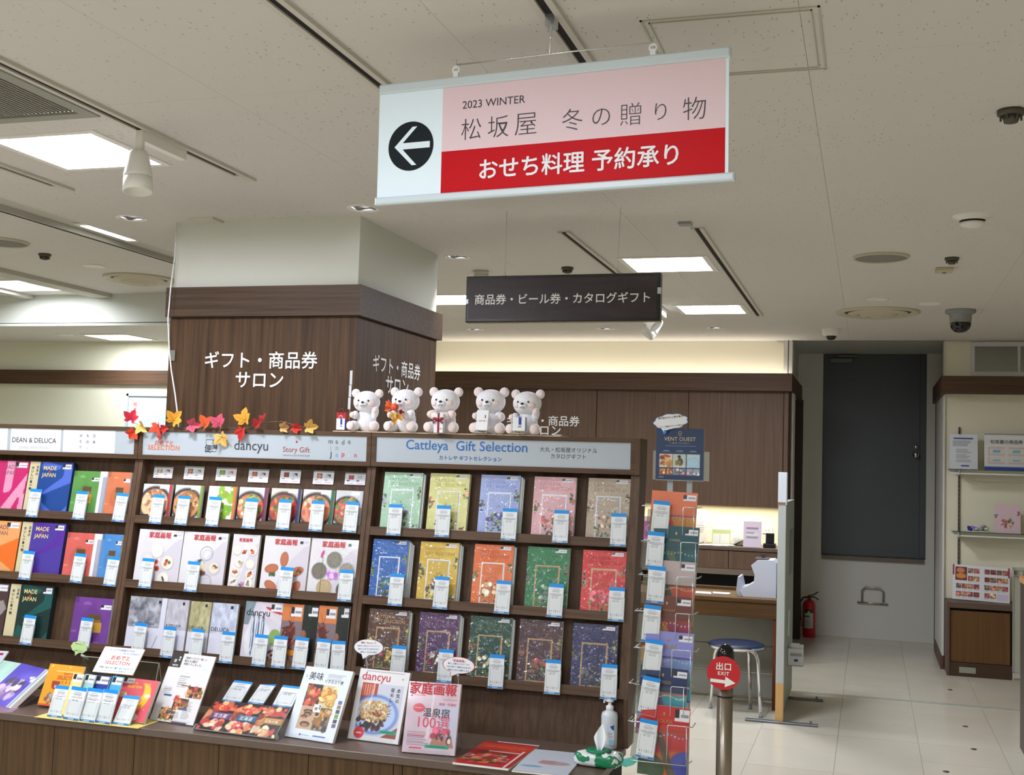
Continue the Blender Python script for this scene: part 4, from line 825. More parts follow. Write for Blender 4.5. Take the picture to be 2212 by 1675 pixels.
mk_cat('dancyu_catalogue', 'grey catalogue with three silver fish and an artichoke, bottom row of middle shelf', (532.5, 1300), (613, 1303), 2, dan, th=.014, title=lambda t, w_, h_: text('dancyu', mat('ink_20_20_26', (20, 20, 26)), t, -w_ * .14, h_ * .80, w_ * .62, y=-.0012))['label'] = 'grey catalogue with three silver fish and an artichoke, bottom row of middle shelf'
def lob(w_, h_, wide):
    cv = Cv(w_, h_, 50, (206, 122, 66), 98 + wide); cv.rect(0, 0, 1, .72, (128, 108, 112)); k = .5 if not wide else .3
    cv.dots(k - .05, .42, .34, .3, [(92, 36, 28), (120, 54, 40), (70, 26, 22)], 60, (.04, .2), (.12, .3)); cv.ell(k, .55, .2, .3, (96, 40, 34)); cv.dots(k, .55, .12, .16, [(126, 62, 50), (76, 30, 26)], 12, (.04, .09))
    cv.ell(k - .1, .8, .012, .25, (110, 44, 30), 1, .35); cv.ell(k + .1, .8, .012, .25, (110, 44, 30), 1, -.35); cv.ell(k + .12, .2, .2, .12, (222, 140, 30)); cv.dots(k, .06, .5, .08, [(150, 40, 40), (120, 90, 40), (190, 120, 60)], 14, (.04, .08)); cv.sticker(.42, .8, .92, .95)
    return cv
def fishd(w_, h_, s):
    cv = Cv(w_, h_, 40, (26, 34, 30), 101 + s); cv.ell(.0, .42, .62, .32, (116, 64, 60), 1, 1.3); cv.ell(.05, .5, .3, .2, (150, 96, 86), 1, 1.3); cv.ell(.15, .72, .05, None, (30, 20, 24)); cv.rect(.5, .1, 1, 1, (20, 28, 26), .8); cv.ell(.42, .9, .1, .5, (26, 60, 40), 1, .2); cv.sticker(.35, .82, .95, .97); cv.rect(0, 0, .3, .2, (110, 150, 50), .6)
    return cv
for i, (tl, tr, f, nm) in enumerate((((613.5, 1304), (657.2, 1308), lambda w_, h_: lob(w_, h_, 0), 'orange catalogue with a red lobster, beside the silver fish'), ((658, 1308), (690.6, 1310.5), lambda w_, h_: fishd(w_, h_, 0), 'narrow black catalogue with a pink fish between the two lobsters'), ((691, 1308.5), (730.2, 1311.5), lambda w_, h_: lob(w_, h_, 1), 'orange catalogue with a red lobster, right one of the two'), ((731, 1310), (757, 1312), lambda w_, h_: fishd(w_, h_, 1), 'narrow black catalogue with pink fish at the right shelf side'))):
    mk_cat('seafood_catalogue', nm + ', bottom row', tl, tr, 2, f, th=.01, group='seafood catalogues')
text('美味厳選カタログ', M_TXTW, units[1], 0, 0, height=.001, vertical=True) if 0 else None
# --- left unit
def mij(w_, h_, c1, c2, seed, strip=True):
    cv = Cv(w_, h_, 66, c1, seed)
    cv.poly([(.3, 1), (.42, 1), (.75, .93), (.7, .86), (.3, .88)], c2, .8); cv.poly([(1, .9), (1, .62), (.4, .38), (.38, .42), (.8, .72), (.82, .9)], c2, .9); cv.poly([(.3, .3), (.65, .06), (.6, 0), (.22, 0)], c2, .9); cv.poly([(.8, 0), (1, .2), (1, 0)], c2, .9)
    if strip: cv.rect(0, 0, .235, 1, (206, 196, 158)); cv.sticker(.76, .87, .96, .97)
    return cv
def mij_title(t, w_, h_):
    g = mat('gold_lettering', (226, 206, 140), .35)
    text('MADE', g, t, -w_ * .02, h_ * .885, w_ * .30, y=-.0012, weight=.01); text('IN', mat('ink_200_40_50', (200, 40, 50)), t, -w_ * .02, h_ * .81, w_ * .05, y=-.0012, weight=.04); text('JAPAN', g, t, -w_ * .03, h_ * .74, w_ * .32, y=-.0012, weight=.01)
    k = mat('ink_20_20_26', (20, 20, 26)); text('おいしい食べ物', k, t, -w_ * .415, h_ * .68, height=h_ * .46, y=-.0012, vertical=True, weight=.02); text('日本の', k, t, -w_ * .31, h_ * .83, height=h_ * .18, y=-.0012, vertical=True, weight=.02)
for tl, tr, row, c1, c2, nm in (((66.9, 997), (159.6, 1001), 0, (22, 68, 140), (84, 110, 206), 'blue'), ((50, 1128.4), (143.7, 1132), 1, (72, 56, 150), (84, 40, 150), 'violet'), ((25, 1262), (118, 1268), 2, (14, 46, 44), (20, 86, 84), 'dark green')):
    mk_cat('made_in_japan_catalogue', f'thick {nm} gift book with cream strip and gold title, {ROWN[row]} row, left shelf', tl, tr, row, lambda w_, h_, c1=c1, c2=c2, row=row: mij(w_, h_, c1, c2, 110 + row), th=.028, pages=tuple(int(k * .55) for k in c1), title=mij_title, group='gold-titled gift books')
def bigpat(w_, h_, c1, c2, seed, kind):
    cv = Cv(w_, h_, 60, c1, seed)
    if kind == 0: cv.poly([(.5, 1), (.68, 1), (.68, .5), (.64, .42), (.55, .38), (.5, .4)], c2); cv.poly([(1, .78), (.45, .03), (.7, .03), (.84, .3), (.95, .3)], c2); cv.poly([(1, 0), (.86, 0), (.9, .3), (1, .4)], c2); cv.rect(0, .4, .3, .62, c2)
    elif kind == 1: cv.poly([(0, 1), (1, 1), (1, .7), (.4, .45), (0, .6)], c2); cv.poly([(.55, .3), (.9, .12), (1, 0), (.7, 0)], c2)
    else: cv.poly([(0, .5), (.9, .7), (1, .55), (.75, .3)], c2)
    cv.sticker(.68, .87, .96, .97); return cv
def adet(t, w_, h_):
    k = mat('ink_120_60_80', (130, 80, 96)); text('MADE', k, t, w_ * .08, h_ * .885, w_ * .30, y=-.0012); text('JAPAN', k, t, w_ * .06, h_ * .76, w_ * .32, y=-.0012)
for tr, row, c1, c2, nm, kd, wpx in (((65, 998), 0, (196, 34, 104), (226, 150, 180), 'magenta and pink', 0, 92), ((47.4, 1127.4), 1, (226, 110, 40), (226, 160, 100), 'orange', 1, 93), ((23, 1261), 2, (72, 50, 54), (150, 140, 140), 'maroon and grey', 2, 93)):
    mk_cat('made_in_japan_catalogue', f'thick {nm} gift book cut by the left edge, {ROWN[row]} row', (tr[0] - wpx, tr[1] - 3.6), tr, row, lambda w_, h_, c1=c1, c2=c2, row=row, kd=kd: bigpat(w_, h_, c1, c2, 120 + row, kd), th=.028, pages=tuple(int(k * .55) for k in c1), title=adet if row < 2 else None, group='gold-titled gift books')
def wa(w_, h_, c, seed, dark):
    cv = Cv(w_, h_, 50, c, seed); lt = tuple(min(255, k + 26) for k in c); dk = tuple(k * .82 for k in c)
    cv.ell(.5, .45, .3, .38, dk, .5); cv.ell(.35, .87, .12, .035, lt); cv.ell(.35, .89, .06, .03, lt); cv.ell(.7, .08, .12, .04, lt); cv.ell(.08, .3, .08, .03, lt); cv.rect(0, .88, .1, 1, dk); cv.sticker(.72, .78, .98, .86)
    cv.rect(.42, .4, .74, .66, (140, 104, 56)); cv.rect(.42, .55, .74, .66, (94, 72, 40)); cv.rect(.5, .3, .78, .5, (190, 146, 50)); cv.noise(5, 6); return cv
for i, (tl, tr, row, c, nm) in enumerate((((162, 1018), (217.8, 1018.9), 0, (90, 146, 72), 'green'), ((236, 1019.8), (284.7, 1021.3), 0, (206, 116, 78), 'orange'), ((147.5, 1150.7), (205.4, 1153), 1, (206, 96, 88), 'coral red'), ((223.6, 1154), (266, 1156), 1, (74, 134, 196), 'sky blue'), ((164, 1289.4), (244.8, 1294.7), 2, (108, 60, 142), 'purple'))):
    mk_cat('story_catalogue', f'{nm} catalogue with a gold square window, {ROWN[row]} row of left shelf', tl, tr, row, lambda w_, h_, c=c, i=i: wa(w_, h_, c, 130 + i, 0), th=.012, group='gold window catalogues')
for a, b_, v0, row, nm in ((217.8, 233.5, 1019, 0, 'green'), (206, 222, 1153.5, 1, 'coral')):
    xa, sa = lean(a, v0, .026); xb, sb = lean(b_, v0, .026)
    t = thing('white_sleeve', f'white paper sleeve standing just right of the {nm} catalogue', 'sleeve', ML @ Vector(((xa + xb) / 2, .024, FOOT[row])), (-LA, 0, 0), 'white paper sleeves')
    mb = MB(); mb.bbox(-(xb - xa) / 2, (xb - xa) / 2, 0, .02, 0, sa - FOOT[row], .002); mb.obj('sleeve_body', M_W, t); mb = MB(); mb.box(0, (xb - xa) / 2 + .001, -.001, .0, .01, (sa - FOOT[row]) * .88); mb.obj('grey_flap', mat('flap_grey', (160, 162, 178), .6), t)
# --- price card holders
PW, PH = .064, .136
def card_cv(w_, h_, seed=1):
    cv = Cv(w_, h_, 36, (224, 227, 228), seed); cv.rect(0, .885, 1, 1.01, (0, 140, 220)); cv.rect(0, -.01, 1, .06, (36, 120, 190)); cv.rect(.3, .015, .68, .045, (170, 206, 230))
    G = (130, 132, 140)
    for y, a, b_ in ((.84, .3, .72), (.80, .24, .8), (.775, .24, .8), (.75, .3, .74), (.70, .2, .46), (.70, .52, .86), (.665, .12, .9), (.64, .3, .7), (.60, .24, .42), (.60, .5, .64), (.575, .26, .42), (.575, .5, .64)): cv.rect(a, y - .006, b_, y + .008, G, .75)
    for a in ((.1, .16, .12, .6), (.88, .16, .9, .6), (.1, .6, .24, .61)): cv.rect(*a, (170, 172, 178), .8)
    for k in range(6): cv.rect(.16 + k * .13, .15, .2 + k * .13, .21, (120, 122, 130), .8)
    cv.rect(.1, .09, .3, .105, (150, 152, 160)); return cv
_cm = card_cv(PW, PH).mesh('card'); _cm.materials.append(PAPER)
mb = MB(); w2_ = PW / 2 + .0025
mb.quad((-w2_, -.004, 0), (w2_, -.004, 0), (w2_, -.004, .095), (-w2_, -.004, .095)); mb.quad((-w2_, .004, 0), (w2_, .004, 0), (w2_, .004, .12), (-w2_, .004, .12)); mb.quad((-w2_, -.004, 0), (w2_, -.004, 0), (w2_, .004, 0), (-w2_, .004, 0)); mb.quad((w2_, -.004, 0), (w2_, .004, 0), (w2_, .004, .095), (w2_, -.004, .095))
o = mb.obj('acrylic_pocket', M_ACR); _pm = o.data; bpy.data.objects.remove(o)
mb = MB(); mb.box(-w2_, w2_, -.0048, -.004, .0942, .0952); mb.box(w2_ - .0006, w2_ + .0004, -.0046, .004, 0, .095); mb.box(-w2_, w2_, -.0046, -.004, -.0008, .0004); o = mb.obj('pocket_edge', mat('acrylic_edge', (190, 196, 198), .2)); _em = o.data; bpy.data.objects.remove(o)
mb = MB(); mb.box(-PW / 2, PW / 2, .0004, .0028, .002, PH - .001); o = mb.obj('card_stack', M_W); _sm = o.data; bpy.data.objects.remove(o)
def holder(u, v, what, d=-.006, tilt=0.0, M=None):
    if M is None:
        x, s = lean(u, v, d); M = ML @ Matrix.Translation((x, d, s)) @ Matrix.Rotation(tilt, 4, 'Y')
    t = thing('price_card_holder', 'clear holder with white blue-topped order cards ' + what, 'card holder', M=M, group='order card holders')
    for nm, me in (('order_card', _cm), ('card_stack', _sm), ('acrylic_pocket', _pm), ('pocket_edge', _em)): link(nm, me, t, (0, -.0006, 0) if nm == 'order_card' else None)
    return t
rnd = random.Random(4)
HR = [(849, 1157), (953.5, 1160.5), (1097, 1168), (1209, 1172.8), (1334, 1180.7), (852, 1309), (949, 1316), (1082.5, 1326), (1196.5, 1334), (1329.3, 1342.6), (856, 1466), (958.5, 1475), (1069, 1488), (1191.5, 1500), (1313, 1511)]
for (u, v), c_ in zip(HR, CATS): holder(u, v, f'in front of the {c_[7]} catalogue', tilt=rnd.uniform(-.01, .02))
for (u, v), n in zip([(333.5, 1131.6), (388.7, 1134.4), (456, 1137.4), (535.6, 1142), (609, 1144.5), (680, 1148), (753.6, 1150.4)], ['gratin', 'bread roll', 'grape', 'salad', 'skewer', 'prawn', 'red meat']): holder(u, v, f'in front of the {n} catalogue', tilt=rnd.uniform(.0, .03))
for (u, v), n in zip([(311, 1270.7), (409.7, 1278.5), (611.5, 1292.6), (742.5, 1299.6)], ['persimmon magazine', 'glass bowl magazine', 'terracotta dish magazine', 'grey stone plate magazine']): holder(u, v, f'in front of the {n}', tilt=rnd.uniform(.0, .03))
for (u, v), n in zip([(295, 1412), (358, 1421), (419, 1426), (486, 1433), (557, 1439.6), (599.4, 1443.3), (644, 1446), (691.6, 1450)], ['splashing water catalogue', 'pale grey cream catalogue', 'olive gold catalogue', 'icy blue catalogue', 'silver fish catalogue', 'artichoke, beside the silver fish', 'left lobster catalogue', 'right lobster catalogue']): holder(u, v, f'in front of the {n}', tilt=rnd.uniform(.0, .03))
holder(727, 1455, 'at the bottom row right end, dull and curled', d=-.002, tilt=-.04)
for (u, v), n in zip([(66.7, 1117), (167.8, 1122.6), (253.9, 1127.4), (51, 1252.4), (162.5, 1259), (235, 1266.3), (54, 1393), (178, 1400)], ['blue gift book', 'green window catalogue', 'orange window catalogue', 'violet gift book', 'coral window catalogue', 'sky blue window catalogue', 'dark green gift book', 'purple window catalogue']): holder(u, v, f'in front of the {n}', tilt=rnd.uniform(.01, .05))
# ================================================================== THINGS ON THE COUNTER
def stand(name, label, cat, BL, BR, TL, TR, z, cvf, th=.01, title=None, m=None, acr=True, group=None, coatm=None):
    M, w_, h_, k = quadframe(BL, BR, TL, TR, z)
    t = thing(name, label, cat, M=M, group=group); cv = cvf(w_, h_); book(t, cv, th, m=m)
    if title: title(t, w_, h_)
    return t, M, w_, h_, k
def easel(label, M, w_, h_, k, z, th=.02):
    M = M @ Matrix.Translation((0, th - .0115, 0))
    """clear bent-acrylic easel behind a leaning magazine"""
    t = thing('acrylic_easel', label, 'display stand', M=M); mb = MB(); e = .003
    mb.box(-w_ * .42, w_ * .42, .0125, .0145, -.002, h_ * .72); mb.box(-w_ * .42, w_ * .42, -.018, .0145, -.004, -.002); mb.box(-w_ * .42, w_ * .42, -.018, -.016, -.004, .014); mb.obj('back_rest', M_ACR, t)
    a = math.radians(k); mb = MB(); hh = h_ * .7; L_ = hh * math.cos(a)                 # strut down to the counter
    p0 = Vector((0, .0145, hh)); dn = Vector((0, math.sin(a), -math.cos(a))) if 0 else (M.to_3x3().inverted() @ Vector((0, 0, -1)))
    fw = M.to_3x3().inverted() @ (Vector((M[0][1], M[1][1], 0)).normalized()); q0 = p0 + dn * (L_ - .004) + fw * .03
    x = w_ * .38; mb.add([(-x, p0.y, p0.z), (x, p0.y, p0.z), (x, q0.y, q0.z), (-x, q0.y, q0.z)], [(0, 1, 2, 3)]); mb.obj('rear_leg', M_ACR, t)
    return t
def news(w_, h_):
    cv = Cv(w_, h_, 84, (218, 216, 218), 140); cv.rect(0, .78, .27, 1, (46, 42, 42)); cv.lines(.34, .5, .6, .68, 6); 
    for i, (x, y) in enumerate(((.17, .03), (.4, .19), (.62, .37))):
        for a in range(2):
            for b_ in range(2):
                bx = (x + a * .17, y + b_ * .085, x + a * .17 + .165, y + b_ * .085 + .082); cv.rect(*bx, (66, 42, 34)); cv.blobs(bx, [(206, 120, 80), (226, 180, 130), (170, 60, 50), (120, 110, 60)], 9, (.02, .05))
        cv.rect(x + .17, y + (.0 if i else .09), x + .35, y + (.03 if i else .13), [(98, 70, 110), (50, 96, 130), (150, 110, 60)][i])
    cv.lines(.08, .4, .3, .5, 4); cv.lines(.66, .06, .86, .32, 14); cv.lines(.5, .06, .62, .16, 5); cv.rect(.12, .36, .3, .39, (50, 96, 130)); cv.rect(.45, .53, .6, .545, (150, 110, 60)); cv.rect(.5, 0, .84, .02, (98, 70, 110)); cv.ell(.86, .8, .08, .03, (206, 214, 230)); return cv
BK = mat('ink_60_58_60', (60, 58, 60), .6)
def t_news(t, w_, h_):
    text('便', M_TXTW, t, -w_ * .38, h_ * .88, None, h_ * .05, y=-.0014); text('美味', M_TXTW, t, -w_ * .29, h_ * .915, height=h_ * .07, y=-.0014, vertical=True, weight=.02); text('NEWS', M_TXTW, t, -w_ * .35, h_ * .815, w_ * .13, y=-.0014, weight=.01)
    text('「美味リクエスト便」に', BK, t, w_ * .08, h_ * .94, w_ * .5, y=-.0014); text('新たな3冊が', BK, t, -w_ * .02, h_ * .895, w_ * .3, y=-.0014); text('仲間入りしました。', BK, t, w_ * .04, h_ * .85, w_ * .42, y=-.0014)
r = stand('news_leaflet_stand', 'white leaflet with dark corner block and stepped food photos, leaning on the counter', 'leaflet', (323, 1554.8), (416.5, 1568.4), (372.7, 1408.6), (468.6, 1421), ZC + .004, news, .006, t_news); easel('clear easel behind the white leaflet with stepped food photos', *r[1:], ZC)
def bimi(w_, h_):
    cv = Cv(w_, h_, 88, (214, 222, 232), 141); P = (.17, .13, .80, .76)
    for i, (bx, bg, cs) in enumerate((((.17, .45, .48, .76), (60, 50, 46), [(206, 90, 70), (190, 70, 60), (222, 130, 100), (150, 170, 90)]), ((.48, .45, .80, .76), (206, 190, 150), [(214, 170, 90), (190, 120, 60), (230, 206, 140)]), ((.17, .13, .48, .45), (190, 160, 130), [(90, 70, 60), (160, 110, 80), (60, 50, 44)]), ((.48, .13, .80, .45), (110, 96, 66), [(206, 150, 80), (150, 100, 50), (60, 60, 70), (226, 190, 140)]))):
        cv.rect(*bx, bg); cx, cy = (bx[0] + bx[2]) / 2, (bx[1] + bx[3]) / 2
        if i == 1:
            for x, y in ((.6, .68), (.74, .62), (.55, .57), (.72, .52)): cv.ell(x, y, .085, .07, (150, 90, 40)); cv.ell(x, y, .07, .055, (226, 180, 96))
        elif i == 2:
            for x, y, a, b_ in ((.33, .38, .1, .035), (.33, .34, .08, .04), (.27, .3, .07, .03), (.33, .2, .1, .05)): cv.ell(x, y, a, b_, (70, 54, 46)); cv.ell(x, y - .01, a * .7, b_ * .6, (170, 120, 84))
        else: cv.ell(cx, cy, .15, .13, tuple(k * .7 for k in cs[0]))
        cv.blobs((bx[0] + .02, bx[1] + .02, bx[2] - .02, bx[3] - .02), cs, 24, (.015, .06)) if i != 2 else None
    cv.rect(.42, .38, .56, .49, (236, 236, 234)); cv.lines(.52, .83, .9, .93, 5); cv.lines(.06, .84, .1, .88, 3)
    for k in range(6): cv.rect(.885, .2 + .065 * k, .965, .255 + .065 * k, [(110, 90, 110), (70, 60, 70), (120, 150, 90), (60, 80, 90), (150, 120, 90), (100, 110, 160)][k])
    cv.ell(.3, .055, .02, None, (50, 80, 140)); cv.rect(.33, .045, .48, .06, (120, 140, 180)); cv.rect(.56, .045, .82, .07, (60, 84, 160)); return cv
def t_bimi(t, w_, h_):
    text('美味', BK, t, -w_ * .22, h_ * .875, w_ * .30, y=-.0014); text('リクエスト便', BK, t, w_ * .18, h_ * .82, w_ * .38, y=-.0014); text('便', BK, t, -w_ * .03, h_ * .425, w_ * .06, y=-.0014); text('美味', BK, t, w_ * .04, h_ * .45, height=h_ * .06, y=-.0014, vertical=True, weight=.02)
r = stand('food_catalogue', 'white catalogue with four food photos standing mid counter', 'catalogue', (614.7, 1590.7), (718, 1606.8), (662.5, 1438.8), (763.3, 1452), ZC + .004, bimi, .016, t_bimi); easel('clear easel behind the catalogue with four food photos', *r[1:], ZC)
def danm(w_, h_):
    cv = Cv(w_, h_, 84, (222, 220, 222), 142); bx = (.1, .06, .93, .8); cv.rect(*bx, (196, 200, 214)); cv.rect(.1, .5, .42, .8, (170, 60, 44)); 
    for k in range(6): cv.rect(.12 + .045 * k, .62, .14 + .045 * k, .78, (222, 150, 120))
    cv.rect(.1, .06, .93, .2, (150, 90, 60), .0); cv.poly([(.62, .06), (.93, .06), (.93, .22)], (142, 70, 50)); cv.ell(.44, .37, .46, .34, (84, 116, 190)); cv.ell(.44, .37, .42, .3, (176, 196, 230)); cv.rect(0, 0, .1, 1, (222, 220, 222)); cv.rect(0, 0, 1, .06, (222, 220, 222)); cv.rect(.93, 0, 1, 1, (222, 220, 222))
    cv.dots(.4, .28, .28, .12, [(60, 30, 36), (44, 24, 28), (80, 44, 44)], 70, (.02, .06)); cv.dots(.42, .42, .3, .15, [(206, 176, 120), (186, 150, 96), (226, 200, 150), (150, 110, 70), (214, 186, 130)], 300, (.02, .06), (.12, .3)); cv.dots(.5, .4, .15, .06, [(150, 70, 50)], 12, (.01, .03))
    cv.ell(.2, .1, .1, .1, (206, 36, 50)); cv.rect(.6, .12, .92, .165, (20, 150, 120)); cv.rect(.14, .09, .26, .1, (240, 200, 200)); cv.rect(.65, .135, .88, .148, (16, 90, 90)); cv.rect(.14, .965, .9, .975, (120, 118, 122), .7); cv.poly([(.3, .45), (.34, .95), (.37, .95), (.33, .45)], (240, 240, 246), .5); return cv
def t_dan(t, w_, h_):
    text('dancyu', KRED, t, -w_ * .15, h_ * .88, w_ * .56, y=-.0014); k = mat('ink_20_20_26', (20, 20, 26)); text('本気の', k, t, w_ * .34, h_ * .66, height=h_ * .2, y=-.0014, vertical=True); text('昼めしレシピ', k, t, w_ * .22, h_ * .56, height=h_ * .4, y=-.0014, vertical=True); text('8', k, t, w_ * .38, h_ * .895, None, h_ * .025, y=-.0014); text('2023', M_TXTW, t, -w_ * .3, h_ * .1, w_ * .08, y=-.0014)
r = stand('food_magazine', 'white food magazine with a plate of noodles on its cover, on the counter', 'magazine', (750.4, 1595.6), (859.3, 1609.6), (779.4, 1442.6), (885.6, 1455.4), ZC + .004, danm, .014, t_dan); easel('clear easel behind the noodle magazine', *r[1:], ZC)
def katm(w_, h_):
    cv = Cv(w_, h_, 84, (206, 184, 196), 143); cv.noise(12, 5); cv.rect(.6, .1, 1, .7, (176, 196, 224), .5); cv.ell(.24, .63, .11, .08, (206, 60, 80)); cv.lines(.06, .1, .5, .3, 8, (90, 70, 90)); cv.rect(.12, .235, .4, .25, (206, 50, 70)); cv.rect(.12, .06, .36, .075, (206, 50, 70))
    cv.poly([(.5, .1), (.58, .28), (.9, .28), (.96, .1)], (170, 120, 96)); cv.dots(.72, .28, .2, .08, [(60, 50, 56), (206, 90, 120), (226, 170, 180), (70, 60, 50), (150, 50, 70)], 26, (.03, .07)); cv.ell(.86, .2, .05, .08, (70, 50, 50)); cv.ell(.87, .19, .03, .05, (226, 210, 200)); cv.rect(.42, .08, .88, .125, (10, 150, 124)); cv.rect(.5, .095, .8, .108, (16, 90, 90))
    cv.rect(.02, .96, .5, .98, (60, 50, 56), .7); cv.rect(.65, .965, .96, .98, (60, 70, 150), .7); cv.rect(.12, .795, .34, .82, (200, 90, 80)); cv.rect(.68, .76, .96, .775, (206, 60, 80), .7); cv.poly([(.42, .2), (.5, .95), (.54, .95), (.46, .2)], (236, 230, 236), .5); return cv
def t_kat(t, w_, h_):
    text('家庭画報', KRED, t, -w_ * .02, h_ * .91, w_ * .9, y=-.0014, weight=.02); k = mat('ink_20_20_26', (20, 20, 26)); p = mat('ink_214_80_110', (214, 80, 110)); text('温泉宿', k, t, w_ * .08, h_ * .575, w_ * .5, y=-.0014); text('100選', p, t, w_ * .05, h_ * .44, w_ * .6, y=-.0014); text('2', k, t, -w_ * .42, h_ * .815, None, h_ * .05, y=-.0014); text('開運・招福術', p, t, w_ * .28, h_ * .7, w_ * .32, y=-.0014); text('日本を癒やす', M_TXTW, t, -w_ * .26, h_ * .63, w_ * .16, y=-.0014)
r = stand('lifestyle_magazine', 'pink-grey glossy magazine with big red title and a flower, rightmost standing magazine', 'magazine', (867.7, 1624.6), (981.6, 1634), (886, 1472.4), (995, 1478.4), ZC + .004, katm, .02, t_kat); easel('clear easel behind the pink-grey glossy magazine', *r[1:], ZC)
# tray of three food booklets with cards
def trio(i):
    def f(w_, h_):
        cv = Cv(w_, h_, 44, (38, 28, 26), 150 + i); cv.ell(.5, .78, .42, .17, [(190, 70, 40), (206, 90, 60), (170, 60, 60)][i]); cv.blobs((.05, .66, .95, .95), [(226, 170, 120), (206, 110, 80), (190, 60, 60)], 16, (.05, .14)); cv.blobs((.05, .03, .95, .34), [(226, 180, 140), (206, 120, 80), (200, 70, 80), (240, 214, 180)], 22, (.06, .16)); cv.blobs((.0, .36, .3, .62), [(170, 90, 60), (206, 140, 90), (150, 60, 50)], 8, (.08, .18))
        cv.rect(.24, .4, .98, .6, [(98, 62, 112), (44, 92, 126), (170, 120, 44)][i]); cv.rect(.3, .56, .9, .575, (206, 200, 206), .6); return cv
    return f
q = [np.array(p, float) for p in ((421, 1573.4), (592, 1595.6), (465.6, 1512.7), (626.6, 1530))]
for i, nm in enumerate(('purple', 'blue', 'ochre')):
    a, b_ = i / 3 + .004, (i + 1) / 3 - .004; BL = q[0] + (q[1] - q[0]) * a; BR = q[0] + (q[1] - q[0]) * b_; TL = q[2] + (q[3] - q[2]) * a; TR = q[2] + (q[3] - q[2]) * b_
    stand('food_booklet', f'dark food booklet with {nm} title band lying in the clear tray', 'booklet', BL, BR, TL, TR, ZC + .012, trio(i), .006, lambda t, w_, h_, i=i: text(('名古屋', '北海道', '日本の味')[i], M_TXTW, t, w_ * .1, h_ * .49, w_ * .5, y=-.0014), group='food booklets in the tray')
    cq = [((479.2, 1513.9), (518.9, 1518.9), (510.2, 1471.3), (543, 1473.5)), ((534.5, 1518.9), (567, 1523), (566, 1475), (597.4, 1477.5)), ((588, 1525), (629, 1530), (616.7, 1481), (646.4, 1484))][i]
    M, w_, h_, k = quadframe(*cq, ZC + .05); M2 = M @ Matrix.Scale(w_ / PW, 4, (1, 0, 0)); h0 = h_
    t = thing('order_card_stack', f'white blue-topped order cards above the {nm} banded booklet', 'cards', M=M, group='cards of the clear tray')
    cv = card_cv(w_, h_); cv.obj('order_card', t); mb = MB(); mb.box(-w_ / 2, w_ / 2, .0003, .006, 0, h_ - .001); mb.obj('card_stack', M_W, t)
    mb = MB(); e = .004; mb.box(-w_ / 2 - e, w_ / 2 + e, .006, .008, -.006, h_ * .98); mb.box(-w_ / 2 - e, -w_ / 2 - e + .0015, -.004, .008, -.006, h_ * .8); mb.box(w_ / 2 + e - .0015, w_ / 2 + e, -.004, .008, -.006, h_ * .8); mb.box(-w_ / 2 - e, w_ / 2 + e, -.005, .008, -.0075, -.006); mb.obj('acrylic_pocket', M_ACR, t)
M, w_, h_, k = quadframe(q[0] + (-3, 3), q[1] + (3, 3), q[2] + (-2, -3), q[3] + (4, -2), ZC + .004)
t = thing('clear_tray', 'clear sloping acrylic tray that holds the three dark food booklets', 'display stand', M=M); mb = MB()
mb.box(-w_ / 2, w_ / 2, .012, .0145, 0, h_ * 1.5); mb.box(-w_ / 2, w_ / 2, -.006, .012, -.002, 0); mb.box(-w_ / 2, w_ / 2, -.006, -.0045, 0, .022); mb.obj('tray_sheet', M_ACR, t)
mb = MB(); mb.box(-w_ / 2, w_ / 2, -.0075, -.006, .021, .0225); mb.box(-w_ / 2 - .001, -w_ / 2 + .001, -.006, .0145, 0, .022); mb.box(w_ / 2 - .001, w_ / 2 + .001, -.006, .0145, 0, .022); mb.obj('tray_edge', MATS['acrylic_edge'], t)
# baby-gift set: easel, board, orange and pink books, small booklets, five cards
def gquad(BL, BR, TL, TR, z): return quadframe(BL, BR, TL, TR, z)
def plain(c, seed, fn=None, n=50):
    def f(w_, h_):
        cv = Cv(w_, h_, n, c, seed); cv.noise(4, 4)
        if fn: fn(cv)
        return cv
    return f
def f_or(cv): cv.rect(.25, .82, .95, .85, (240, 190, 110)); cv.rect(0, 0, 1, .05, (220, 80, 50)); cv.ell(.32, .5, .1, None, (160, 60, 36)); cv.ell(.25, .56, .04, None, (160, 60, 36)); cv.ell(.4, .56, .04, None, (160, 60, 36)); cv.ell(.34, .47, .035, None, (226, 180, 150)); cv.dots(.35, .2, .25, .14, [(240, 220, 120), (150, 90, 60), (226, 210, 190), (150, 140, 140)], 26, (.03, .08)); [cv.rect(.5 + k * .1, .55, .515 + k * .1, .62, (60, 40, 30)) for k in range(3)]; [cv.ell(x, .95, .03, None, (240, 206, 90)) for x in (.1, .6)]
def f_pk(cv): cv.ell(.62, .58, .26, .34, (236, 190, 60), 1, -.3); cv.ell(.46, .66, .22, .28, (206, 88, 96), 1, -.3); cv.ell(.6, .5, .1, None, (224, 130, 80)); cv.ell(.1, .6, .12, .07, (236, 200, 150)); cv.ell(.82, .62, .09, .05, (244, 226, 190)); cv.ell(.6, .1, .16, .1, (226, 224, 226)); cv.ell(.52, .16, .09, None, (226, 224, 226)); [cv.ell(x, y, .018, None, (240, 160, 130)) for x, y in ((.4, .9), (.78, .9), (.85, .3), (.3, .3), (.7, .3))]; cv.sticker(0, .86, .3, 1.0)
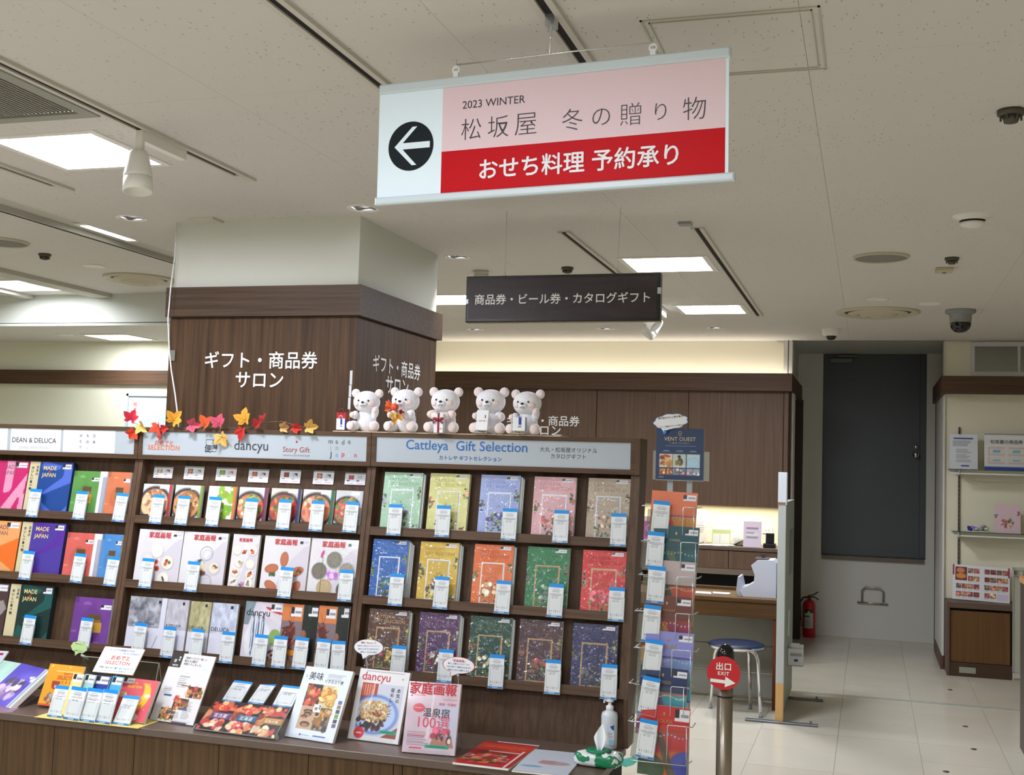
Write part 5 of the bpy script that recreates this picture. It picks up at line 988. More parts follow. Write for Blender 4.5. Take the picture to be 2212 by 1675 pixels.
stand('baby_gift_catalogue', 'orange picture catalogue at the left of the baby gift set', 'catalogue', (80.4, 1523), (156.7, 1531.8), (109.4, 1435.7), (185.6, 1439.5), ZC + .012, plain((222, 158, 44), 160, f_or, 60), .006, lambda t, w_, h_: (text('おめでと', mat('ink_206_100_40', (206, 90, 30)), t, w_ * .1, h_ * .79, w_ * .26, y=-.0014, weight=.03), text('SELECTION', mat('ink_206_100_40'), t, w_ * .12, h_ * .69, w_ * .6, y=-.0014, weight=.03)))
stand('baby_gift_catalogue', 'coral pink catalogue with a smiling yellow moon, right of the baby gift set', 'catalogue', (236.5, 1552.5), (310.4, 1562.8), (267.5, 1462.3), (348.8, 1474), ZC + .010, plain((216, 92, 104), 161, f_pk, 64), .012, lambda t, w_, h_: (text('おめでと', mat('ink_240_180_60', (240, 180, 60)), t, -w_ * .16, h_ * .885, w_ * .22, y=-.0014, weight=.03), text('SELECTION', mat('ink_240_180_60'), t, -w_ * .12, h_ * .80, w_ * .42, y=-.0014, weight=.03)))
for i, (x0, y0, x1, y1, c_, nm) in enumerate(((160, 1455, 183, 1457, (226, 214, 150), 'pale yellow'), (185, 1457, 208, 1458.5, (160, 206, 204), 'pale aqua'), (208.5, 1459, 240, 1461, (30, 52, 140), 'navy'), (244, 1461.5, 268, 1463, (70, 170, 220), 'sky blue'))):
    stand('small_gift_booklet', f'{nm} small booklet standing behind the five order cards', 'booklet', (x0 - 29, y0 + 89), (x1 - 29, y1 + 91), (x0, y0), (x1, y1), ZC + .016, plain(c_, 170 + i, lambda cv, c_=c_: (cv.sticker(.1, .8, .95, .98), cv.dots(.5, .55, .3, .1, [tuple(min(255, k * 1.3) for k in c_), (150, 120, 90)], 8, (.06, .12))), 26), .005, group='small booklets of the baby gift set')
for i, qd in enumerate((((101.4, 1548), (132.4, 1551.6), (121.2, 1481), (152.2, 1483)), ((136, 1553), (168.5, 1558.4), (158, 1484.5), (186.8, 1485.4)), ((169, 1557), (202.5, 1562), (192, 1486.8), (223.2, 1489)), ((204, 1560.4), (236.5, 1565.8), (225, 1489.8), (254.8, 1491.3)), ((243, 1564.3), (277.9, 1568.7), (267.5, 1501.3), (303.6, 1506)))):
    M, w_, h_, k = quadframe(*qd, ZC + .003)
    t = thing('order_card_stack', 'blue-topped order cards in the baby gift set, ' + ('before the orange catalogue', 'before the pale yellow booklet', 'before the aqua booklet', 'before the navy booklet', 'before the coral moon catalogue')[i], 'cards', M=M, group='cards of the baby gift set')
    card_cv(w_, h_).obj('order_card', t); mb = MB(); mb.box(-w_ / 2, w_ / 2, .0003, .006, 0, h_ - .001); mb.obj('card_stack', M_W, t)
    mb = MB(); mb.box(-w_ / 2 - .002, w_ / 2 + .002, .0062, .008, 0, h_ * .96); mb.box(-w_ / 2 - .002, w_ / 2 + .002, -.002, -.001, 0, h_ * .6); mb.box(-w_ / 2 - .002, w_ / 2 + .002, -.002, .008, -.001, .0); mb.obj('acrylic_pocket', M_ACR, t)
p = onz(200, 1560, ZC); mb = MB(); a, b_ = onz(85, 1547, ZC), onz(298, 1575, ZC); mb.box(a[0], b_[0], min(a[1], b_[1]) - .0, 4.34, ZC, ZC + .002)
t = thing('display_mat', 'yellow edged clear mat under the baby gift cards', 'mat'); mb.obj('mat_sheet', mat('mat_yellow', (226, 206, 120), .4), t)
# A-frame acrylic stand and the leaning board
M, w_, h_, k = quadframe((150, 1528), (318, 1546), (178, 1418), (331, 1431), ZC)
t = thing('acrylic_a_frame', 'large clear A-frame stand behind the baby gift set', 'display stand', M=M); mb = MB(); mb.box(-w_ / 2, w_ / 2, .02, .0225, 0, h_); fwv = M.to_3x3().inverted() @ Vector((0, 1, 0)); dnv = M.to_3x3().inverted() @ Vector((0, 0, -1)); zt = (M @ Vector((0, .02, h_))).z
q0 = Vector((0, .0225, h_)) + dnv * (zt - ZC) + fwv * .05; mb.add([(-w_ / 2, .0225, h_), (w_ / 2, .0225, h_), (w_ / 2, q0.y, q0.z), (-w_ / 2, q0.y, q0.z)], [(0, 1, 2, 3)]); mb.obj('acrylic_sheet', clear('tinted_acrylic', (240, 242, 236), .04), t)
mb = MB(); mb.box(-w_ / 2, w_ / 2, .019, .0235, h_ - .002, h_ + .001); mb.box(w_ / 2 - .001, w_ / 2 + .001, .019, .0235, 0, h_); mb.tube([(w_ / 2, .0225, h_), (w_ / 2, q0.y, q0.z)], .0012, 5); mb.obj('polished_edge', mat('acrylic_edge_warm', (170, 172, 150), .2), t)
def f_bd(w_, h_): cv = Cv(w_, h_, 40, (226, 232, 240), 180); cv.frame(0, 0, 1, 1, .018, (222, 170, 130)); return cv
def t_bd(t, w_, h_):
    o_, bl = mat('ink_214_80_50', (214, 84, 50)), mat('ink_40_70_160', (40, 70, 160)); gr = mat('ink_30_120_110', (30, 120, 110))
    text('ベビーとその家族のための', bl, t, -w_ * .05, h_ * .89, w_ * .66, y=-.0014, weight=.01); text('ギフトカタログ', bl, t, w_ * .24, h_ * .775, w_ * .4, y=-.0014, weight=.01); text('おめでと', o_, t, w_ * .02, h_ * .6, w_ * .46, y=-.0014, weight=.02); text('SELECTON', o_, t, 0, h_ * .40, w_ * .62, h_ * .13, y=-.0014, weight=.01); text('ご予算にあわせて選べる5つのコース', gr, t, 0, h_ * .2, w_ * .9, y=-.0014, weight=.01); text('（カタログギフト+パズル+絵本のセット）', bl, t, 0, h_ * .085, w_ * .84, y=-.0014)
stand('baby_gift_board', 'white hand-lettered sign board with orange edge above the baby gift set', 'sign', (199.5, 1451.4), (286.7, 1459.3), (227.6, 1395.8), (312.7, 1405), .662, f_bd, .004, t_bd); bd = [o for o in C.objects if o.name == 'baby_gift_board'][0]; Mi = bd.matrix_world.inverted(); q1 = bd.matrix_world @ Vector((0, .005, .03)); mb = MB(); mb.tube([Mi @ q1, Mi @ Vector((q1.x, q1.y + .01, q1.z - .1)), Mi @ Vector((q1.x, min(q1.y + .03, 4.62), ZC + .002))], .0025, 6); mb.obj('clear_stem', MATS['stem_clear'] if 'stem_clear' in MATS else mat('stem_clear', (200, 204, 206), .2, .3), bd)
# ---- speech bubbles on clips
def bubble(name, label, u, v, y, w_, h_, edge, face, lines_, kind, foot=None, title=None, tcol=None, tail=(-.2, -.75), rot=0.0):
    p = ony(u, v, y); t = thing(name, label, 'speech bubble', p, (0, rot, 0), 'speech bubble cards'); n = 48; pts = []
    for i in range(n):
        a = 2 * PI * i / n; r = 1.0 if kind == 'oval' else (.9 + .1 * abs(math.sin(a * 4.5)))
        pts.append((w_ / 2 * r * math.cos(a), h_ / 2 * r * math.sin(a)))
    k0 = int(round((math.atan2(tail[1], tail[0]) % (2 * PI)) / (2 * PI) * n)) - 1; tp = (w_ * tail[0], h_ * tail[1]); pts2 = pts[:k0] + [tp] + pts[k0 + 3:]
    for sc, yy, m, nm in ((1.0, 0, edge, 'outline'), (.955, -.0006, face, 'face')):
        mb = MB(); q_ = [(x * sc, z * sc) for x, z in pts2]; c0 = len(q_); mb.add([(x, yy - .0002, z) for x, z in q_] + [(0, yy - .0002, 0)], [(i, (i + 1) % c0, c0) for i in range(c0)])
        if sc == 1.0: mb.add([(x, .001, z) for x, z in q_] + [(0, .001, 0)], [(i, (i + 1) % c0, c0) for i in range(c0)])
        mb.obj(nm, m, t)
    for i, (s, f, cc) in enumerate(lines_): text(s, mat('ink_%d_%d_%d' % cc, cc), t, 0, h_ * (.27 - i * .56 / max(1, len(lines_) - 1)), w_ * f, y=-.0012, weight=.01)
    if foot is not None:
        mb = MB(); f = Vector(foot) - Vector(p); mb.tube([(f.x, f.y, f.z), (f.x, .003, -h_ * .55), (f.x * .9, .003, 0)], .0018, 6); mb.lathe([(.004, -.006), (.005, 0), (.001, .006)], 10, (f.x, .003, -h_ * .6)); mb.obj('clip_stem', mat('stem_clear', (200, 204, 206), .2, .3), t)
    return t
BLU = (60, 84, 160)
p0 = ony(801, 1452, 4.5); p0[2] = ZC
bubble('speech_bubble_card', 'white oval speech bubble card above the noodle magazine', 796.5, 1399, 4.44, .133, .066, mat('bubble_edge_violet', (90, 80, 120)), M_W, [('雑誌「dancyu」の', .5, (170, 50, 70)), ('監修のもと選んだコンセプトギフト！', .74, BLU), ('食のこだわりのあるかたに', .7, BLU), ('美味しいものをお届け', .55, BLU)], 'oval', p0, rot=-.05)
p0 = ony(1000, 1500, 4.5); p0[2] = ZC
bubble('speech_bubble_card', 'white oval speech bubble card with red edge above the pink-grey magazine', 991, 1438, 4.43, .136, .066, mat('bubble_edge_red', (190, 50, 60)), M_W, [('「家庭画報」', .4, (190, 40, 56)), ('暮らしを豊かにするテーマの', .66, BLU), ('文化に根づく洗練された品々を', .74, BLU), ('美味とともにお届けします', .66, BLU)], 'oval', p0, tail=(-.24, -.72))
p0 = ony(182, 1426, 4.52)
bubble('cloud_card', 'pale green cloud card held by a clear clip, lower left', 171, 1399, 4.5, .09, .054, mat('cloud_green_edge', (170, 206, 120)), mat('cloud_green', (198, 226, 158)), [('お祝いのセット', .5, (90, 110, 70)), ('お選びください', .5, (90, 110, 70))], 'cloud', p0, rot=.06)
t = thing('coiled_clip', 'small clear coiled clip under the pale green cloud card', 'clip', ony(176, 1416, 4.5)); mb = MB(); mb.tube([(.0028 * k * .25 * 1.0, .006 * math.sin(k * 1.1), -.0011 * k * .25 + .006 * math.cos(k * 1.1)) for k in range(50)], .0012, 5); mb.obj('coil', mat('coil_clear', (214, 216, 218), .15, .2), t)
# ---- glossy brochures at the far left
def gl(kind):
    def f(w_, h_):
        cv = Cv(w_, h_, 60, (96, 84, 190) if kind == 0 else (178, 214, 200), 190 + kind)
        if kind == 0: cv.noise(20, 4); cv.dots(.4, .4, .3, .25, [(150, 120, 190), (206, 180, 226), (110, 80, 150), (90, 90, 110), (226, 214, 236)], 60, (.03, .12)); cv.dots(.75, .7, .1, .05, [(230, 230, 240)], 8, (.03, .07))
        else: cv.noise(12, 4); cv.dots(.3, .4, .3, .2, [(120, 160, 70), (190, 206, 80), (60, 150, 190)], 26, (.04, .12)); cv.ell(.05, .3, .12, None, (20, 150, 206))
        cv.rect(.84, 0, 1, 1, (206, 212, 214)); cv.rect(.87, 0, .93, 1, (150, 164, 168)); return cv
    return f
stand('glossy_brochure', 'thick glossy violet flower brochure leaning at the far left of the counter', 'brochure', (-40, 1513), (22, 1531), (54, 1436), (103, 1446), ZC + .004, gl(0), .02, group='glossy left brochures')
stand('glossy_brochure', 'thick glossy pale green brochure behind the violet one, far left', 'brochure', (-80, 1500), (-32, 1510), (4, 1432), (57, 1430), ZC + .006, gl(1), .02, group='glossy left brochures')
stand('glossy_brochure', 'white booklet with a dark red mark at the far left edge, behind the green brochure', 'brochure', (-60, 1452), (-14, 1454), (-26, 1406), (20, 1407), ZC + .09, plain((196, 196, 204), 192, lambda cv: cv.rect(.6, .8, .85, .9, (150, 40, 60))), .008, group='glossy left brochures')
def stk(label, pts, z, th, cvf, group=None, title=None):
    """flat booklet lying on the counter: four photo corners BL, BR, TR, TL"""
    a, b_, c_, d = [onz(*p, z + th) for p in pts]; ex = (b_ - a) + (c_ - d); ex[2] = 0; w_ = (np.linalg.norm(b_ - a) + np.linalg.norm(c_ - d)) / 2; h_ = (np.linalg.norm(d - a) + np.linalg.norm(c_ - b_)) / 2; ex /= np.linalg.norm(ex); ey = np.array([-ex[1], ex[0], 0]); m = (a + b_ + c_ + d) / 4; o = m - ey * h_ / 2
    M = Matrix(((ex[0], 0, ey[0], o[0]), (ex[1], 0, ey[1], o[1]), (0, -1, 0, z + th), (0, 0, 0, 1)))
    t = thing('flat_brochure', label, 'brochure', M=M, group=group); cv = cvf(w_, h_); book(t, cv, th)
    if title: title(t, w_, h_)
    return t
def f_rd(w_, h_): cv = Cv(w_, h_, 74, (190, 36, 40), 200); cv.rect(0, .62, 1, .92, (206, 62, 44)); cv.rect(.12, .1, .8, .6, (160, 28, 34)); cv.dots(.4, .3, .4, .22, [(206, 100, 110), (226, 150, 150), (90, 110, 60), (190, 60, 60), (70, 60, 40), (206, 130, 60)], 60, (.03, .1)); cv.rect(.88, 0, .93, .7, (226, 220, 214)); cv.rect(.3, .58, .9, .61, (226, 214, 206)); return cv
def f_wh(w_, h_): cv = Cv(w_, h_, 60, (206, 214, 226), 201); cv.ell(.6, .45, .3, .14, (190, 150, 150), .8); cv.rect(.35, .4, .6, .55, (190, 140, 140), .7); cv.ell(.25, .25, .2, .06, (110, 170, 210), .9); return cv
stk('red flower brochure lying flat on the counter at lower right', [(990, 1645.5), (1095, 1663.4), (1163.6, 1611), (1039.8, 1602)], ZC, .008, f_rd, title=lambda t, w_, h_: text('GIFT SELECTION', mat('ink_230_130_110', (230, 120, 90)), t, 0, h_ * .78, w_ * .8, y=-.0012))
stk('white brochure with a faint red and blue picture lying flat beside the red one', [(1104, 1664.8), (1229, 1677), (1260.6, 1629), (1154.7, 1618.6)], ZC, .006, f_wh)
t = stk('white booklet peeking out under the red flower brochure', [(1040, 1640), (1120, 1650), (1165, 1611), (1060, 1601)], ZC, .002, plain((222, 222, 226), 202), title=lambda t, w_, h_: text('Mitsui', BK, t, -w_ * .1, h_ * .9, w_ * .4, y=-.0012, weight=.02) if 0 else None)
t = stk('pink edged glossy leaflet lying flat at the far left corner of the counter', [(-30, 1540), (22, 1536), (86, 1505), (30, 1500)], ZC, .002, plain((150, 110, 140), 203))
# ---- tissue pack and pump bottle
p = onz(1293, 1655, ZC); t = thing('tissue_pack', 'white and green soft tissue pack with a tissue sticking out, right end of counter', 'tissue pack', (p[0], p[1], ZC), (0, 0, -.1))
mb = MB(); n = 28; m_ = 10; vs = []; fs = []
for j in range(m_ + 1):
    t_ = j / m_
    for i in range(n):
        a = 2 * PI * i / n; ca, sa = math.cos(a), math.sin(a); sx = abs(ca) ** .45 * (1 if ca > 0 else -1); sy = abs(sa) ** .45 * (1 if sa > 0 else -1); prof = (1 - (abs(t_ * 2 - 1)) ** 4) ** .3 if 0 < t_ < 1 else .55
        wob = 1 + .04 * math.sin(i * 1.7 + j * 1.3); vs.append((.088 * sx * prof * wob, .052 * sy * prof * wob, .0 + .055 * t_ + .004 * math.sin(i * .9) * t_))
for j in range(m_):
    for i in range(n): k = (i + 1) % n; fs.append((j * n + i, j * n + k, (j + 1) * n + k, (j + 1) * n + i))
fs += [tuple(range(n))[::-1], tuple(m_ * n + i for i in range(n))]; mb.add(vs, fs, True)
mt = painted('tissue_film', .25, .4); 
mgr = mat('tissue_wrap', (222, 228, 226), .28, coat=.5); N, L, b = nodes(mgr); tc = N.new('ShaderNodeTexCoord'); nz_ = N.new('ShaderNodeTexNoise'); nz_.inputs['Scale'].default_value = 26; nz_.inputs['Detail'].default_value = 1; rp = N.new('ShaderNodeValToRGB'); rp.color_ramp.interpolation = 'CONSTANT'; rp.color_ramp.elements[0].color = rgba((224, 230, 228)); rp.color_ramp.elements[1].position = .53; rp.color_ramp.elements[1].color = rgba((0, 128, 84)); L.new(tc.outputs['Object'], nz_.inputs['Vector']); L.new(nz_.outputs['Fac'], rp.inputs[0]); L.new(rp.outputs[0], b.inputs['Base Color'])
mb.obj('pack_body', mgr, t)
mb = MB(); mb.lathe([(.05, .056), (.04, .062), (.02, .060), (.001, .058)], 24); mb.obj('opening_collar', mat('tissue_green', (0, 128, 84), .35), t)
mb = MB(); vs = []; fs = []; ng, mg = 14, 12
for j in range(mg + 1):
    s_ = j / mg; wd_ = .010 + .040 * s_ * (1 - .75 * s_ ** 2.2)
    for i in range(ng + 1):
        q_ = i / ng * 2 - 1; vs.append((q_ * wd_ + .010 * s_, .010 * math.sin(q_ * 5 + s_ * 2) * (1 - .4 * s_) , .055 + .085 * s_ * (1 - .25 * abs(q_) * s_) + (.016 * (1 - q_ * q_)) * s_))
for j in range(mg):
    for i in range(ng): a = j * (ng + 1) + i; fs.append((a, a + 1, a + ng + 2, a + ng + 1))
mb.add(vs, fs, True); mb.obj('tissue_sheet', mat('tissue_paper', (240, 244, 246), .9), t)
mb = MB(); mb.add([(.085, .02, .03), (.13, .03, .045), (.15, .03, .035), (.135, .0, .02), (.11, -.015, .012), (.085, -.02, .02)], [(0, 1, 2, 3, 4, 5)]); mb.obj('torn_flap', mat('flap_teal', (90, 180, 160), .4), t)
p = onz(1313, 1619, ZC); t = thing('pump_bottle', 'white pump bottle of hand sanitiser behind the tissue pack', 'bottle', (p[0], p[1] + .02, ZC))
mb = MB(); mb.lathe([(.001, 0), (.03, 0), (.033, .004), (.033, .128), (.03, .14), (.016, .148), (.014, .15)], 36); mb.obj('bottle_body', mat('bottle_white', (214, 222, 226), .3), t)
mb = MB(); mb.lathe([(.015, .148), (.0155, .165), (.011, .168), (.007, .17), (.007, .182)], 24); mb.obj('pump_collar', M_W, t)
mb = MB(); mb.lathe([(.007, .18), (.016, .183), (.016, .19), (.012, .195), (.001, .196)], 24); mb.box(-.024, 0, -.006, .006, .184, .193); mb.box(-.026, -.02, -.004, .004, .176, .186); mb.obj('pump_head', M_W, t)
cv = Cv(.03, .08, 24, (206, 214, 222), 210); cv.poly([(.4, .9), (1, 1), (1, .7), (.7, .75)], (30, 80, 160)); cv.lines(.2, .3, .9, .6, 4); cv.rect(.3, 0, 1, .25, (120, 180, 206), .7); cv.obj('bottle_label', t, GLOSSP, (.012, -.034, .02))
# ================================================================== BEARS
FUR = noisy('bear_fur', (232, 231, 236), (241, 241, 246), 18, .95, .6, 130); FURP = noisy('bear_fur_pink', (236, 216, 212), (240, 224, 222), 18, .95, .6, 130); NOSE = mat('bear_nose', (22, 22, 26), .3); MOUTH = mat('bear_mouth', (70, 60, 60), .8)
nodes(FUR)[2].inputs['Sheen Weight'].default_value = .4
def bear(label, u, vb, hpx, yaw, armL, armR, headtilt=0.0, pink=1.0):
    y = 4.835; p = ony(u, vb, y); zt_ = 1.7225; k = hpx / 530.0 * 1.0; s = hpx * (y / F) * 1.02
    t = thing('teddy_bear', label, 'soft toy', (p[0], y, zt_), (0, 0, yaw), 'white teddy bears')
    def E_(nm, c, r, m, par, rot=None, n=20):
        mb = MB(); mb.ell((c[0] * s, c[1] * s, c[2] * s), (r[0] * s, r[1] * s, r[2] * s), n, 14, rot); return mb.obj(nm, m, par)
    Rm_ = lambda ax, a: Matrix.Rotation(a, 3, ax)
    E_('torso', (0, .04, .27), (.23, .2, .29), FUR, t)
    hd = E_('head', (0, 0, .695), (.32, .27, .265), FUR, t, None, 28)
    for sx in (-1, 1):
        E_('ear', (sx * .285, .03, .9), (.105, .055, .105), FUR, hd); E_('ear_lining', (sx * .29, -.012, .9), (.078, .028, .078), FURP, hd)
        E_('cheek', (sx * .185, -.2, .65), (.08, .035, .065), FURP, hd, Rm_('Z', sx * .55)); E_('eye', (sx * .12, -.258, .715), (.021, .014, .023), NOSE, hd)
        E_('leg', (sx * .25, -.14, .125), (.12, .2, .125), FUR, t, Rm_('Z', -sx * -.25)); E_('foot_pad', (sx * .285, -.3, .125), (.1, .045, .105), FURP, t, Rm_('Z', sx * .25))
    E_('muzzle', (0, -.245, .635), (.105, .075, .075), FUR, hd); E_('nose', (0, -.312, .672), (.037, .022, .027), NOSE, hd)
    mb = MB(); pt = lambda x, z: (x * s, -(.318 - abs(x) * .35) * s, z * s); mb.tube([pt(-.055, .598), pt(-.03, .588), pt(0, .622), pt(.03, .588), pt(.055, .598)], .0055 * s, 5); mb.obj('mouth', MOUTH, hd)
    for sx, am in ((-1, armL), (1, armR)):
        if am == 'up': E_('arm', (sx * .25, -.12, .45), (.085, .085, .16), FUR, t, Rm_('Y', sx * .15)); E_('paw_pad', (sx * .26, -.2, .5), (.06, .03, .07), FURP, t)
        elif am == 'hug': E_('arm', (sx * .2, -.15, .40), (.1, .18, .1), FURP if pink > 1 else FUR, t, Rm_('Z', sx * .55)); E_('paw_pad', (sx * .13, -.27, .36), (.085, .07, .085), FURP, t)
        else: E_('arm', (sx * .24, -.09, .38), (.085, .15, .1), FUR, t, Rm_('Z', -sx * .35) @ Rm_('X', -.2)); E_('paw_pad', (sx * .28, -.2, .38), (.065, .05, .07), FURP, t)
    return t, s
bears = [bear('white teddy bear with a raised paw, leftmost, beside the paper flag pole', 790, 930, 98, .1, 'low', 'up'),
         bear('white teddy bear holding a pumpkin and orange leaves, second from left', 874, 931, 103, -.05, 'low', 'hug'),
         bear('white teddy bear holding a white box with crimson bow, middle', 960, 934, 104, .0, 'hug', 'hug', pink=2),
         bear('white teddy bear holding a flat white wrapped box, second from right', 1058, 935, 105, .05, 'low', 'low'),
         bear('white teddy bear behind a small blue-marked shopping bag, rightmost', 1137, 936, 101, -.08, 'low', 'up')]
ZB = 1.7225
a, b_ = ony(720, 933, 4.79), ony(1212, 940, 4.79); t = thing('cardboard_strip', 'thin cream cardboard strip under the teddy bears', 'cardboard'); mb = MB(); mb.box(a[0], b_[0], 4.786, 4.94, 1.7185, 1.7222); mb.obj('strip', mat('cardboard_cream', (222, 200, 172), .7), t)
def px(v0, v1, y): return abs(v1 - v0) * y / F
def bag(label, u, v, wpx, hpx, y, col, mark=None, loc=None, rz=0.0, side=None):
    p = ony(u, v, y) if loc is None else loc; w_, h_ = wpx * y / F, hpx * y / F; t = thing('paper_bag', label, 'shopping bag', p, (0, 0, rz), 'miniature shopping bags')
    mb = MB(); d = w_ * .35; mb.box(-w_ / 2, w_ / 2, 0, .001, 0, h_); mb.box(-w_ / 2, w_ / 2, d, d + .001, 0, h_); mb.box(-w_ / 2, w_ / 2, 0, d, 0, .001); mb.obj('bag_body', col, t)
    mb = MB(); mb.box(-w_ / 2 - .0005, -w_ / 2 + .0005, 0, d, 0, h_); mb.box(w_ / 2 - .0005, w_ / 2 + .0005, 0, d, 0, h_); mb.obj('bag_gusset', side or col, t)
    mb = MB(); mb.tube([(-w_ * .2, -.001, h_ * .9), (-w_ * .18, -.001, h_ * 1.2), (0, -.001, h_ * 1.25), (w_ * .18, -.001, h_ * 1.2), (w_ * .2, -.001, h_ * .9)], .0012, 6); mb.obj('bag_handle', col, t)
    if mark: mb = MB(); mb.box(-w_ * .02, w_ * .2, -.0008, 0, h_ * .45, h_); mb.obj('blue_stripe', mark, t); mb = MB(); mb.box(-w_ * .06, w_ * .2, -.0008, 0, h_ * .26, h_ * .38); mb.obj('grey_mark', M_GREYP, t)
    return t
RED = mat('bag_red', (176, 20, 34), .5); BLM = mat('bag_blue', (40, 60, 160), .5)
bag('small white shopping bag with blue stripe standing left of the leftmost bear', 735, 929, 22, 27, 4.80, M_W, BLM, side=BLM)
bag('small dark red shopping bag behind the white one, left of the leftmost bear', 736, 926, 24, 38, 4.86, RED)
t = thing('paper_flag_pole', 'thin wooden pole wound with printed paper beside the leftmost bear', 'flag', ony(755, 903, 4.845)); h_ = px(785, 930, 4.845); t.location.z = ZB
mb = MB(); mb.tube([(-.001, 0, 0), (.004, 0, h_)], .0022, 8); mb.obj('pole', mat('pole_wood', (170, 130, 90), .6), t)
for i, (a, b_) in enumerate(((.36, .55), (.56, .75), (.76, .99))): mb = MB(); mb.box(-.009 + i * .002, .003 + i * .002, -.003, -.002, h_ * a, h_ * b_); mb.obj('paper_wrap', mat('wrap_paper', (206, 206, 212), .6), t)
def leafmesh(s, bend=.25, lobes=5, seed=0, narrow=1.0):
    r_ = random.Random(seed); pts = []; angs = [math.radians(a) for a in (-128, -62, 0, 62, 128)]; lens = [.62, .88, 1.0, .88, .62]
    for i, (a, l) in enumerate(zip(angs, lens)):
        l *= r_.uniform(.9, 1.08)
        for da, f in ((-.42, .70), (-.24, .82), (0, 1.0), (.24, .82), (.42, .70)): pts.append((a + da, l * f))
        if i < 4: pts.append((a + .54, .56))
    pts.append((PI, .12)); out = [(math.sin(a) * r * s * .6 * narrow, math.cos(a) * r * s * .6) for a, r in pts]
    vs = [(0, 0, 0)] + [(x, -bend * (abs(x) ** 1.2) * (1 / s ** .2) + .1 * z * z / s, z) for x, z in out]; n = len(out)
    return vs, [(0, i + 1, (i + 1) % n + 1) for i in range(n)]
LC = {'crimson': (186, 40, 58), 'amber': (206, 146, 40), 'yellow': (214, 172, 92), 'redor': (206, 64, 36), 'red': (192, 48, 42), 'pink': (186, 72, 94), 'orange': (202, 88, 44), 'dark': (150, 30, 30), 'pale': (222, 180, 120)}
for k_, c_ in LC.items(): noisy('leaf_' + k_, c_, tuple(min(255, x * 1.15) for x in c_), 60, .65)
def leaf(par, o, s, rot, tilt, yaw, col, seed, bend=.5, narrow=1.0):
    vs, fs = leafmesh(s, bend, seed=seed, narrow=narrow); M = Matrix.Translation(o) @ Matrix.Rotation(yaw, 4, 'Z') @ Matrix.Rotation(rot, 4, 'Y') @ Matrix.Rotation(tilt, 4, 'X'); mb = MB(); mb.M = M; mb.add(vs, fs, False); mb.k = 1
    for a, l in ((0, .5), (-1.08, .42), (1.08, .42), (-2.2, .28), (2.2, .28)):
        x, z = math.sin(a) * l * s, math.cos(a) * l * s; w_ = .012 * s; mb.add([(-w_ * math.cos(a), -.0012, w_ * math.sin(a)), (w_ * math.cos(a), -.0012, -w_ * math.sin(a)), (x * .98, -.0014 - bend * abs(x) ** 1.2 / s ** .2 + .1 * z * z / s, z * .98)], [(0, 1, 2)])
    return mb.obj('leaf', [MATS['leaf_' + col], MATS.get('leaf_vein_' + col) or mat('leaf_vein_' + col, tuple(x * .7 for x in LC[col]), .7)], par)
gar = thing('autumn_leaf_garland', 'garland of red, pink and yellow fabric autumn leaves along the shelf top', 'garland', (0, 0, 0))
GL = [(284, 905, 34, .3, 'crimson'), (305, 920, 34, 2.2, 'yellow'), (288, 934, 30, 3.6, 'redor'), (342, 920, 34, 2.9, 'redor'), (349, 945, 24, -.3, 'dark'), (376, 909, 38, .6, 'amber'), (357, 925, 24, -2.0, 'red'), (413, 919, 34, 1.6, 'pink'), (444, 918, 40, .7, 'orange'), (474, 916, 38, .1, 'pink'), (479, 944, 36, 2.7, 'yellow'), (530, 908, 40, -.1, 'amber'), (523, 931, 36, 3.4, 'red'), (554, 919, 30, .9, 'dark'), (569, 908, 24, .3, 'dark'), (609, 924, 26, 1.4, 'pale'), (636, 925, 28, 1.7, 'red'), (666, 924, 30, 1.4, 'yellow')]
LP = []
for i, (u, v, s, rot, col) in enumerate(GL):
    p = ony(u, v, 4.772); LP.append(p); s *= 1.18; flat = v > 917 and col in ('pink', 'pale', 'red', 'yellow') and u > 400 and v < 930
    leaf(gar, Vector(p), s * 4.77 / F * 1.08, rot, -.1 if not flat else -.5, random.Random(i).uniform(-.5, .5), col, i, .9, .8 if col in ('orange', 'dark', 'red') else 1.0)
vp = [ony(u, v, y) for u, v, y in ((284, 912, 4.776), (300, 918, 4.776), (320, 928, 4.776), (335, 928, 4.776), (352, 925, 4.776), (372, 916, 4.78), (390, 925, 4.79), (420, 924, 4.79), (450, 924, 4.778), (475, 922, 4.778), (500, 925, 4.79), (530, 925, 4.778), (560, 920, 4.78), (585, 911, 4.79), (610, 911, 4.8), (635, 918, 4.79), (668, 926, 4.785))]
mb = MB(); mb.tube(vp, .0012, 6); 
for i in (2, 10, 12): q_ = Vector(LP[i]); mb.tube([min((Vector(k_) for k_ in vp), key=lambda k_: (k_ - q_).length), q_], .0009, 5)
mb.obj('vine', mat('vine_brown', (130, 104, 84), .7), gar)
t = thing('leaf_pumpkin_bunch', 'small orange pumpkin with autumn leaves held by the second bear', 'ornament', ony(853, 880, 4.735))
mb = MB()
for k in range(7): a = k * 2 * PI / 7; mb.ell((.006 * math.cos(a), .006 * math.sin(a), 0), (.012, .012, .0155), 12, 8)
mb.obj('pumpkin', mat('pumpkin_orange', (222, 84, 50), .4), t); mb = MB(); mb.tube([(0, 0, .014), (.002, 0, .02)], .0015, 6); mb.obj('pumpkin_stem', mat('vine_brown'), t)
for i, (dx, dz, s, rot, col) in enumerate(((-.026, .012, .05, -1.0, 'orange'), (-.03, -.008, .045, -1.9, 'orange'), (-.008, -.03, .05, 3.0, 'yellow'), (.012, -.036, .05, 2.4, 'amber'), (.0, -.055, .04, 3.3, 'amber'), (.02, -.02, .034, 1.6, 'dark'))): leaf(t, Vector((dx, .004 + .002 * i, dz)), s, rot, -.1, 0, col, 30 + i, 1.0, .7)
